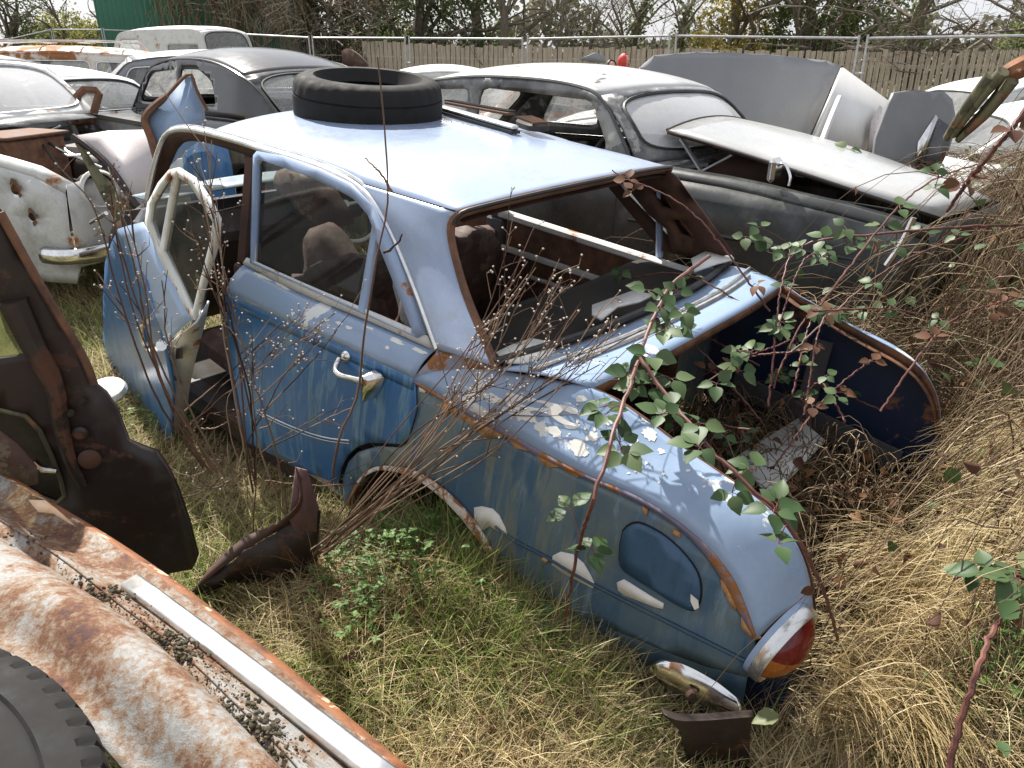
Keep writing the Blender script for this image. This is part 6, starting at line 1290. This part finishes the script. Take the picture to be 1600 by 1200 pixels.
# --- dead flower stalks
def stalks(label, stems, ybase, heads=30, r=.0028, hs=.0035, branch=5, spread=.07, rr_=.0012):
    mb = []; allp = []; root = None; S_ = []; hp = []
    for px in stems:
        y0 = ybase + rng.normal(0, .02); pts = [atY(a, b, y0 + (rng.normal(0, .02) if i else 0)) for i, (a, b) in enumerate(px)]; C = cr(pts, 26) + np.cumsum(rng.normal(0, .0012, (26, 3)), 0)
        S_.append((C, np.linspace(r, r * .45, 26)))
        for _ in range(branch):
            j = int(rng.integers(13, 25)); up = (C[-1] - C[12]); up /= np.linalg.norm(up); d = up * rng.uniform(.5, 1) + rng.normal(0, .45, 3); L_ = spread * rng.uniform(.5, 1.3); br = cr([C[j], C[j] + d * L_ * .5 + up * .01, C[j] + d * L_ + up * L_ * .3], 8); S_.append((br, np.linspace(r * .5, rr_ * .6, 8)))
            for _ in range(max(1, heads // (branch * 2))):
                i = int(rng.integers(3, 8)); d2 = up * .6 + rng.normal(0, .6, 3); e = br[i] + d2 * rng.uniform(.012, .035); S_.append((np.array([br[i], (br[i] + e) / 2 + [0, 0, .002], e]), np.array([rr_ * .7, rr_ * .5, rr_ * .4]))); hp.append(e)
    root = thing('dead_plant', label, 'dead plant', loc=tuple(S_[0][0][0])); m = MB()
    for C, q in S_: m.tube(C, q, 5, caps=False)
    v = m.arr(); vb('stems', (v, np.array(m.f), np.clip(.45 + .45 * np.sin(np.arange(len(v)) // 130 * 2.4), 0, 1)), M['deadstem'], root)
    if hp:
        m = MB()
        for e in hp: m.lathe([(0, hs * .8), (hs * .8, hs * .3), (hs * .9, -hs * .2), (0, -hs)], e, (rng.normal(0, .4), rng.normal(0, .4), 1), 5)
        tag(build('seed_heads', m, M['seed'], root), kind='stuff')
    return root
fan = []
for k in range(17):
    a = rng.uniform(0, 1); tx, ty = 790 + 175 * a + rng.normal(0, 18), 390 + 130 * a + rng.normal(0, 25); b0 = (500 + rng.normal(0, 16), 862 + rng.normal(0, 10)); m1 = (b0[0] + (tx - b0[0]) * .45 + rng.normal(0, 14), b0[1] + (ty - b0[1]) * (.40 if a > .3 else .33) + rng.normal(0, 10)); m2 = (b0[0] + (tx - b0[0]) * .78 + rng.normal(0, 8), b0[1] + (ty - b0[1]) * .70 + rng.normal(0, 10))
    fan.append([b0, m1, m2, (tx, ty)])
stalks('big dead flower clump leaning right across the blue wing to the rear window', fan, 1.84, heads=44, branch=8, r=.0026, spread=.075)
fan = [[(500, 862), (620, 770), (760, 720), (880, 745 + 0)], [(505, 858), (600, 740), (700, 640), (800, 560)], [(498, 860), (640, 760), (780, 655), (930, 560)], [(500, 862), (650, 745), (830, 620), (1000, 520)], [(500, 862), (600, 780), (700, 700), (860, 690), (900, 720)]]
stalks('few thick dry stems leaning low over the wheel arch', fan, 1.86, heads=18, branch=4, r=.0032, spread=.09)
tall = [[(330, 740), (275, 660), (240, 560), (215, 430), (185, 300), (172, 262)], [(322, 735), (300, 700), (230, 560), (190, 430), (170, 300)], [(350, 745), (290, 620), (262, 520), (250, 430)], [(318, 730), (255, 640), (190, 470), (150, 330), (120, 290)], [(335, 738), (285, 640), (215, 480), (175, 330), (178, 255)], [(340, 740), (260, 600), (228, 450), (200, 300)]]
stalks('tall brown dead stalks in front of the open blue door, left cluster', tall, 2.02, heads=26, branch=6, r=.0036)
tall = [[(400, 760), (372, 640), (352, 500), (345, 390), (330, 290)], [(395, 770), (360, 600), (335, 430), (320, 340), (300, 262)], [(440, 800), (400, 680), (375, 560), (350, 430), (348, 330)], [(385, 720), (370, 560), (330, 460), (285, 330)], [(400, 750), (390, 620), (365, 520), (325, 280), (327, 215)], [(450, 810), (430, 700), (385, 560), (350, 420)]]
stalks('tall dead stalks with pale seed heads between the blue doors', tall, 2.12, heads=40, branch=9, r=.0034, spread=.085)
stalks('dead stalk with a fluffy flat head against the blue rear door', [[(395, 860), (405, 700), (400, 560), (440, 520), (480, 492)], [(420, 850), (350, 640), (400, 570), (470, 500)], [(380, 700), (440, 590), (500, 530)], [(300, 660), (390, 590), (500, 510)]], 2.08, heads=50, branch=8, r=.0025, spread=.05)
stalks('single thin upright twig reaching from the grass past the roof tyre', [[(520, 745), (532, 680), (558, 620), (570, 540), (590, 420), (612, 300), (606, 200), (602, 140), (597, 92)], [(612, 300), (590, 262), (570, 240)], [(600, 395), (620, 380), (628, 372)]], 2.02, heads=0, branch=0, r=.0042)
tw = []
for k in range(16): a = (rng.uniform(270, 420), rng.uniform(640, 780)); b = (a[0] + rng.uniform(-60, 190), a[1] - rng.uniform(-30, 160)); tw.append([a, ((a[0] + b[0]) / 2, (a[1] + b[1]) / 2 + rng.normal(0, 15)), b])
stalks('criss-crossing broken dry twigs below the open blue door', tw, 2.15, heads=0, branch=2, r=.0026, spread=.06)
# --- green leafy weeds in the clearing
def weed(label, cx, cy, z, n, sp, s_):
    c = atZ(cx, cy, z); n_ = n; P = c + rng.normal(0, 1, (n_, 3)) * [sp, sp, .0]; P[:, 2] = hgt(P[:, 0], P[:, 1]) + rng.uniform(.03, .13, n_)
    root = thing('green_weed', label, 'weed', loc=tuple(c)); base = np.stack([P[:, 0] * .8 + c[0] * .2, P[:, 1] * .8 + c[1] * .2, hgt(P[:, 0], P[:, 1])], 1); C = np.stack([base, (base + P) / 2 + [0, 0, .02], P], 1)
    vb('stems', tubes(C, np.full((n_, 3), .0012), 4), M['weed'], root)
    parts = []
    for k in range(5):
        th = (k - 2) * .62; a0 = rng.uniform(0, 6.28, n_); D = np.stack([np.cos(a0 + th), np.sin(a0 + th), rng.normal(.1, .2, n_)], 1); parts.append(leaves(P, D, unit(n_) * .3 + [0, 0, 1.], rng.uniform(.6, 1.1, n_) * s_, wid=.3, ser=.35, curl=.3, fold=.2))
    vb('leaves', join(*parts), M['weed'], root)
weed('clump of fresh green cut-leaved weeds in the middle of the grass', 620, 905, .08, 260, .115, .017)
weed('small green weed tuft beside the dark wing fragment', 560, 870, .08, 70, .06, .016)
weed('green weed patch below the larger clump, towards the camera', 580, 1000, .05, 50, .05, .016)
weed('bright green weed patch right of the dark door edge', 265, 655, .03, 80, .10, .02)
weed('green weeds in the shade at the bottom right', 1550, 1080, .2, 90, .07, .016)
for lb, px, py in (('curled brown dead leaf in the grass below the wheel arch', 725, 1025), ('dark dead leaf near the bottom of the grass', 880, 1095), ('small brown dead leaf under the green weed clump', 540, 955)):
    c = atZ(px, py, .10); q = vb('dead_leaf', leaves(c[None], np.array([[.3, -.6, -.5]]), np.array([[-.4, -.5, .6]]), np.array([.055]), curl=.7, fold=.7, wid=.42), M['leaf_dead']); tag(q, lb, 'leaf')
# ================= mesh fence panels, wooden fence, shed, trees, people
zt = {-4: 2.1, -3: 2.38, -2: 2.32, -1: 2.20, 0: 2.11, 1: 1.96, 2: 1.91, 3: 1.86, 4: 1.88, 5: 1.80, 6: 1.82, 7: 1.84, 8: 1.86}
def fpos(k): return np.array([-8.211 + 2.8316 * k, 24.564 - 2.0572 * k])
WIRE = simple('dull fence wire', (.10, .10, .10), (.16, .16, .16), 9, .7, bump=0)
for k in range(-5, 7):
    a = fpos(k); b = fpos(k + 1); za, zb_ = zt.get(k, 2.1), zt.get(k + 1, 2.1)
    A = np.array([a[0], a[1], za]); Bq = np.array([b[0], b[1], zb_]); d = Bq - A; L = np.linalg.norm(d); d /= L; A = A + d * .07; Bq = Bq - d * .07; dn_ = np.array([0, 0, 1.])
    where = {-5: 'at the far left end', -4: 'second from the left end', -3: 'left of the white van', -2: 'just left of the van roof', -1: 'in front of the white van', 0: 'right of the white van roof', 1: 'above the roof tyre', 2: 'behind the mauve upright panel', 3: 'left of the person in red', 4: 'behind the big grey lid', 5: 'behind the grey door panel', 6: 'at the far right end'}[k]
    root = thing('mesh_fence_panel', 'grey wire mesh fence panel ' + where, 'fence panel', loc=(A[0], A[1], za - 2.0), group='temporary mesh fence panels')
    m = MB().tube([A, Bq], .021, 8); m.tube([A - [0, 0, 1.9], Bq - [0, 0, 1.9]], .021, 8); build('rails', m, M['galv'], root)
    for P in (A, Bq): build('post', MB().tube([P + [0, 0, .06 if P is A else .05], P - [0, 0, 2.0]], .021, 8), M['galv'], root)
    m = MB()
    for i in range(1, 34): p = A + (Bq - A) * i / 34; m.tube([p, p - [0, 0, 1.9]], .0026, 3, caps=False)
    for i in range(2, 9, 2): m.tube([A - [0, 0, .21 * i], Bq - [0, 0, .21 * i]], .002, 3, caps=False)
    build('wire_mesh', m, WIRE, root, smooth=0)
    m = MB(); m.bar(A - d * .12 - [0, 0, .55], A + d * .04 - [0, 0, .55], .05, .04, bev=.008); build('clamp', m, M['galv'], root)
# wooden fence behind
pts = [(-4.9, 27.5, 1.95), (-1.0, 25.5, 1.78), (2.8, 24.0, 1.72), (6.5, 22.5, 1.66), (10.0, 21.2, 1.62), (13.6, 20.0, 1.66), (17.2, 18.9, 1.7)]
lbls = ['at its left end behind the tyre', 'second from the left', 'behind the big black car roof', 'left of the grey standing lid', 'behind the grey standing lid', 'at the right end with gaps of sky']
for i in range(6):
    a, b = np.array(pts[i]), np.array(pts[i + 1]); n = 26; root = thing('wooden_fence_panel', 'weathered wooden picket fence section ' + lbls[i], 'fence', loc=(a[0], a[1], -.2), group='wooden picket fence sections')
    m = MB(); g_ = .86 if i < 4 else .74
    for k in range(n):
        p = a + (b - a) * (k + .5) / n; wd = np.linalg.norm((b - a)[:2]) / n * g_ * rng.uniform(.9, 1.04); h_ = p[2] + rng.normal(0, .025); ang = math.atan2(b[1] - a[1], b[0] - a[0]); m.box((p[0], p[1], h_ / 2 - .1), (wd, .02, h_ + .2), rotm(ang, rng.normal(0, .012)))
    build('pickets', m, M['wood'], root); m = MB()
    for z in (.4, 1.25): m.bar(a * [1, 1, 0] + [0, .05, z], b * [1, 1, 0] + [0, .05, z], .05, .08)
    build('rails', m, M['wood'], root)
# green corrugated shed with a dead creeper hanging over it
sh_ = thing('green_shed', 'tall green corrugated metal shed behind the white van', 'shed', loc=(-11.4, 31, 0))
n = 150; xs = np.linspace(-14.4, -7.6, n); prof = np.array([(x_, 29.5 + .035 * math.sin(i * math.pi * .5)) for i, x_ in enumerate(xs)])
build('wall', MB().grid(np.array([[(x_, y_, z) for x_, y_ in prof] for z in (0, 4.6)])), simple('green corrugated sheet', (.035, .15, .095), (.055, .19, .13), 3, .5, stretch=(1, 1, .3)), sh_, smooth=0)
m = MB(); m.box((-11, 31.7, 2.25), (6.7, 4.2, 4.5)); build('side_walls', m, simple('dark green sheet', (.03, .12, .08), (.04, .15, .1), 3, .5), sh_); m = MB(); m.box((-11, 31.7, 4.68), (7.2, 5, .12)); build('roof', m, M['galv'], sh_)
root = thing('dead_creeper', 'brown dead creeper hanging over the green shed', 'creeper', loc=(-9.8, 29, 0)); N_ = 620; x = -12.2 + 5.2 * rng.beta(1.6, 1.1, N_); top = rng.uniform(2.6, 5.4, N_); ln_ = rng.uniform(.4, 2.4, N_); t = np.linspace(0, 1, 9)[None]
C = np.stack([x[:, None] + rng.normal(0, .3, N_)[:, None] * t + np.cumsum(rng.normal(0, .045, (N_, 9)), 1), 29.0 - rng.uniform(0, .9, N_)[:, None] + 0 * t, top[:, None] - ln_[:, None] * t ** 1.3 + np.cumsum(rng.normal(0, .03, (N_, 9)), 1)], 2)
vb('tendrils', tubes(C, rng.uniform(.005, .022, N_)[:, None] * (1 - .6 * t)), M['stem'], root)
cr_leaf = rng.integers(0, N_, 2200); P = C[cr_leaf, rng.integers(0, 9, 2200)] + rng.normal(0, .12, (2200, 3)); vb('dead_leaves', leaves(P, unit(2200) - [0, 0, .5], unit(2200), rng.uniform(.04, .09, 2200)), blade_mat('creeper leaf', [(.10, .06, .03), (.2, .14, .07), (.12, .13, .05)], .8, .2), root)
# ---- trees
GREENS = {'dark': [(.025, .045, .015), (.06, .085, .03), (.12, .135, .06)], 'olive': [(.09, .10, .03), (.18, .18, .05), (.27, .25, .09)], 'gold': [(.11, .10, .02), (.2, .165, .04), (.29, .24, .08)], 'brown': [(.09, .07, .04), (.17, .13, .075), (.27, .21, .13)], 'mid': [(.05, .075, .025), (.10, .13, .045), (.17, .18, .08)]}
FM = {k: blade_mat('foliage ' + k, [tuple(min(.5, q * 1.35) for q in c) for c in v], .75, .5, .15) for k, v in GREENS.items()}; BARK = simple('tree bark', (.06, .05, .035), (.17, .145, .105), 6, .9, stretch=(1, 1, .3), bump=.6, bd=.02)
def limbs(base, h, r, lv, n0, rs_, droop=0.0, lean=(0, 0), up=.9, spread=.6):
    """recursive branches: list of (points, radii)"""
    out = []; tips = []
    def grow(p, d, L_, rad, l):
        k = 6; pts = [p]; dd = d.copy()
        for _ in range(k): dd = dd + rs_.normal(0, .13, 3) + np.array([0, 0, -droop * (lv - l) * .05 if l < lv else .02]); dd /= np.linalg.norm(dd); pts.append(pts[-1] + dd * L_ / k)
        rr_ = np.linspace(rad, rad * .5, k + 1); out.append((np.array(pts), rr_)); tips.append((pts[-1], l)); tips.append((pts[3], l))
        if l == 0: return
        for _ in range(n0 if l == lv else rs_.integers(3, 5)):
            i = int(rs_.integers(1 if l == lv else 2, k + 1)); q = rs_.normal(0, 1, 3); q[2] = abs(q[2]) * .6 * up - droop * .3; nd = dd * (1 - spread) + q / np.linalg.norm(q) * spread; nd /= np.linalg.norm(nd); grow(pts[i], nd, L_ * rs_.uniform(.5, .75), rr_[i] * .55, l - 1)
    grow(np.array(base, float), np.array([lean[0], lean[1], 1.]) / math.sqrt(1 + lean[0] ** 2 + lean[1] ** 2), h, r, lv); return out, tips
def tree(label, x, y, h, kind, seed, crown=1.6, leafn=9000, z0=.1, lsize=.11, conical=True, tr=.22, name='evergreen_tree'):
    rs_ = np.random.default_rng(seed); root = thing(name, label, 'tree', loc=(x, y, 0)); br, tips = limbs((x, y, -.2), h * .8, tr, 2, 14, rs_, spread=.75); m = MB(); m.tube(br[0][0], br[0][1], 8)
    build('trunk', m, BARK, root); m = MB()
    for p, q in br[1:]: m.tube(p, q, 5, caps=False)
    build('limbs', m, BARK, root)
    nc = 130; zc = rs_.beta(1.1, 1.6, nc) * (h - z0) + z0; rad = crown * (1 - (zc / h) ** 1.6 * .85) if conical else crown * np.sqrt(np.clip(1 - ((zc - h * .45) / (h * .56)) ** 2, .05, 1)); a = rs_.uniform(0, 6.28, nc); q = rad * rs_.uniform(.35, 1.08, nc) ** .7
    cc = np.stack([x + q * np.cos(a), y + q * np.sin(a), zc], 1); cs = rs_.uniform(.18, .42, nc) * crown / 1.6; ci = rs_.integers(0, nc, leafn); P = cc[ci] + rs_.normal(0, 1, (leafn, 3)) * cs[ci][:, None] * [1, 1, .6]
    k = P[:, 2] > 0; P = P[k]; ci = ci[k]; n = len(P); rn = np.clip(rs_.uniform(0, 1, nc)[ci] * .6 + rs_.uniform(0, .4, n), 0, 1)
    D = rs_.normal(0, 1, (n, 3)); vb('crown', leaves(P, D, rs_.normal(0, 1, (n, 3)), rs_.uniform(.6, 1.4, n) * lsize, rn=rn, wid=.3), FM[kind], root)
def bare(label, x, y, h, seed, r=.16, spread=.6, lv=4, n0=9, droop=0., lean=(0, 0), ivy=0, name='bare_tree', twig=700, twc=None):
    rs_ = np.random.default_rng(seed); root = thing(name, label, 'tree', loc=(x, y, 0)); br, tips = limbs((x, y, -.2), h, r, lv, n0, rs_, spread=spread, droop=droop, lean=lean)
    m = MB(); m.tube(br[0][0], br[0][1], 8); build('trunk', m, BARK, root); C = np.array([p for p, q in br[1:]]); Rr = np.array([q for p, q in br[1:]]); vb('branches', tubes(C, np.maximum(Rr * .62, .004), 4), M['stem'] if twc is None else twc, root)
    if ivy:
        i = rs_.integers(0, len(br[0][0]), ivy); P = br[0][0][i] * 1.0; P = P + rs_.normal(0, .18, (ivy, 3)) * [1, 1, 2.6]; vb('ivy', leaves(P, rs_.normal(0, 1, (ivy, 3)), rs_.normal(0, 1, (ivy, 3)), rs_.uniform(.06, .12, ivy), wid=.4), FM['mid'], root)
BR = simple('grey brown twigs', (.09, .075, .055), (.2, .17, .13), 4, .9, bump=0)
def pxx(px, y): return (px - 800) / F_PX * y * math.sqrt(1 + (515 / F_PX) ** 2) * .92
def px2x(px, y): r_ = ray(px, 60); return r_[0] / r_[1] * y
for i, (lb, px, y, h, kd, cw_, con) in enumerate([
    ('dark rounded tree at the top left corner', 10, 40, 4.9, 'dark', 2.6, False), ('yellow olive bush left of the shed, nearer the corner', 108, 38, 3.4, 'olive', 1.5, False),
    ('low olive bush beside the left bush', 165, 39, 2.9, 'olive', 1.6, False), ('small olive bush against the green shed wall', 212, 36, 3.2, 'olive', 1.3, False), ('low dark bush between the corner tree and olive bush', 60, 42, 2.9, 'mid', 1.6, False),
    ('dark evergreen just right of the green shed', 430, 31, 7, 'mid', 1.8, True), ('brown green evergreen above the roof tyre', 520, 32, 7, 'brown', 1.9, True), ('dark green conifer right of the roof tyre', 640, 30, 8, 'dark', 2.1, False), ('dense dark conifer left of the big bare trunk', 730, 30, 8, 'dark', 1.9, False),
    ('olive undergrowth tree behind the bare trunk', 590, 33, 6, 'brown', 1.8, False),
    ('golden olive conifer above the grey lid', 1140, 28, 7, 'gold', 1.35, True), ('green conifer left of the willow, above the wooden fence', 1270, 27, 7, 'mid', 1.3, False), ('mid green ivy covered tree beside the spreading tree', 1340, 27, 7, 'mid', 1.3, False), ('low evergreen at the right edge of the photo', 1625, 30, 3.2, 'mid', 1.0, False)]):
    tree(lb, px2x(px, y), y, h, kd, 100 + i, cw_, leafn=6500 if h < 5 else 8500, conical=con, name='evergreen_tree' if h > 5 else 'bush')
for i, (lb, px, y, h, r_, iv, sp) in enumerate([('bare tree with a thick trunk at the top centre', 785, 26, 3.4, .2, 0, .6), ('bare tree with thin crossing limbs right of the thick trunk', 850, 28, 3.0, .12, 200, .7), ('ivy covered bare tree above the person in red', 965, 27, 3.4, .22, 1500, .6), ('ivy clad bare tree left of the golden conifer', 1045, 28, 3.2, .2, 1100, .6),
    ('slim bare tree above the black car roof', 905, 29, 3.2, .12, 300, .65), ('bare brown tree over the roof tyre', 560, 27, 3.0, .1, 0, .75), ('slender bare tree at the green shed corner', 410, 27, 3.0, .08, 0, .7), ('thin bare tree between the conifers at right', 1205, 28, 3.0, .1, 300, .65)]):
    bare(lb, px2x(px, y), y, h, 200 + i, r_, spread=sp, ivy=iv, twc=BR)
bare('wide spreading bare tree with drooping branches at the top right', px2x(1430, 22), 22, 3.2, 300, .28, spread=.82, n0=14, droop=.35, twc=BR, ivy=500, lv=4)
bare('bare willow reaching in from the right edge', px2x(1600, 23), 23, 3.2, 301, .2, spread=.85, n0=12, droop=.3, twc=BR)
# far wood behind everything
n = 26000; x = rng.uniform(-60, 60, n); y = 50 + rng.uniform(0, 6, n); hmx = 2.2 + 1.3 * np.sin(x * .23 + 1) + 1.6 * np.sin(x * .61) + rng.normal(0, .5, n); z = rng.uniform(0, 1, n) ** .8 * np.maximum(hmx, 2.2) * np.where(x < -22, .62, 1); P = np.stack([x, y, z], 1)
q = vb('distant_wood', leaves(P, unit(n), unit(n), rng.uniform(.25, .6, n), rn=np.clip(.5 + .4 * np.sin(x * 1.3) + rng.normal(0, .2, n), 0, 1)), blade_mat('far wood', [(.09, .085, .055), (.15, .14, .09), (.22, .2, .14)], .9, .2)); tag(q, 'far belt of grey brown trees on the horizon', 'woodland', kind='stuff')
# ---- two visitors
def person(label, x, y, z, hgt_, jacket, hood, yaw, seed):
    bm_v = np.array([(0, 0, .95), (0, 0, 1.12), (0, .0, 1.32), (0, .01, 1.45), (0, .02, 1.52), (0, .03, 1.60), (.19, 0, 1.40), (.25, .02, 1.15), (.24, .12, .92), (-.19, 0, 1.40), (-.25, .02, 1.15), (-.24, .12, .92), (.10, 0, .90), (.11, .03, .50), (.11, 0, .08), (.11, .13, .04), (-.10, 0, .90), (-.11, .05, .50), (-.11, -.05, .08), (-.11, .08, .04), (0, .03, 1.68)])
    ed = [(0, 1), (1, 2), (2, 3), (3, 4), (4, 5), (5, 20), (3, 6), (6, 7), (7, 8), (3, 9), (9, 10), (10, 11), (0, 12), (12, 13), (13, 14), (14, 15), (0, 16), (16, 17), (17, 18), (18, 19)]
    rad = [.15, .14, .16, .10, .055, .09, .075, .055, .035, .075, .055, .035, .095, .065, .045, .04, .095, .065, .045, .04, .075]
    root = thing('person', label, 'person', loc=(x, y, z), rz=yaw); k_ = hgt_ / 1.75
    me = bpy.data.meshes.new('body'); me.from_pydata((bm_v * k_).tolist(), ed, []); o = bpy.data.objects.new('body', me); COL.objects.link(o); o.parent = root
    sk = o.modifiers.new('skin', 'SKIN'); 
    for i, v in enumerate(me.skin_vertices[0].data): v.radius = (rad[i] * k_, rad[i] * k_ * (.72 if i < 4 else 1)); v.use_root = i == 0
    sb = o.modifiers.new('sub', 'SUBSURF'); sb.levels = 2; sb.render_levels = 2; me.materials.append(simple('jacket %d' % seed, jacket, tuple(c * .8 for c in jacket), 20, .7))
    skin = simple('skin %d' % seed, (.55, .32, .24), (.6, .36, .28), 30, .5); loc = dict(local=True)
    c = np.array([0, .045, 1.61]) * k_; m = MB().lathe([(0, .125), (.05, .112), (.082, .07), (.09, .02), (.086, -.03), (.07, -.08), (.04, -.112), (0, -.118)], c, (0, .06, 1), 20); m.lathe([(0, .02), (.013, .005), (.015, -.01), (0, -.018)], c + [0, .095, -.015], (0, 1, .2), 8)
    for s_ in (1, -1): m.lathe([(0, .02), (.014, .01), (.02, -.02), (0, -.03)], c + [s_ * .09, -.01, -.005], (0, .2, 1), 8)
    build('head', m, skin, root, local=True, smooth=80)
    for s_ in (1, -1): build('eye', MB().lathe([(0, .008), (.009, .004), (.011, 0)], c + [s_ * .033, .083, .012], (s_ * .2, 1, 0), 8), M['seal'], root, local=True)
    build('mouth', MB().tube(cr([c + [-.025, .082, -.055], c + [0, .09, -.052], c + [.025, .082, -.055]], 6), .005, 5), M['lens_red'], root, local=True)
    # hood or hair
    g_ = []
    for a in np.linspace(.0, math.pi * .80, 10):
        g_.append([c + [.112 * math.sin(b) * math.sin(a), -.125 * math.cos(b) * math.sin(a) * 1.0 + .0, .142 * math.cos(a)] for b in np.linspace(-2.15, 2.15, 22)])
    build('hood' if hood else 'hair', MB().grid(np.array(g_)), simple('hood %d' % seed, hood or (.03, .02, .015), hood or (.05, .035, .025), 20, .6), root, local=True, solid=.02, smooth=80)
person('person in a red hooded jacket looking right, behind the black car roof', px2x(974, 16), 16, -.16, 1.72, (.42, .03, .025), (.5, .045, .035), R(-115), 1)
person('dark haired person in black next to the person in red', px2x(955, 17), 17, -.24, 1.68, (.02, .02, .025), None, R(-160), 2)
print('objects', len(bpy.data.objects))
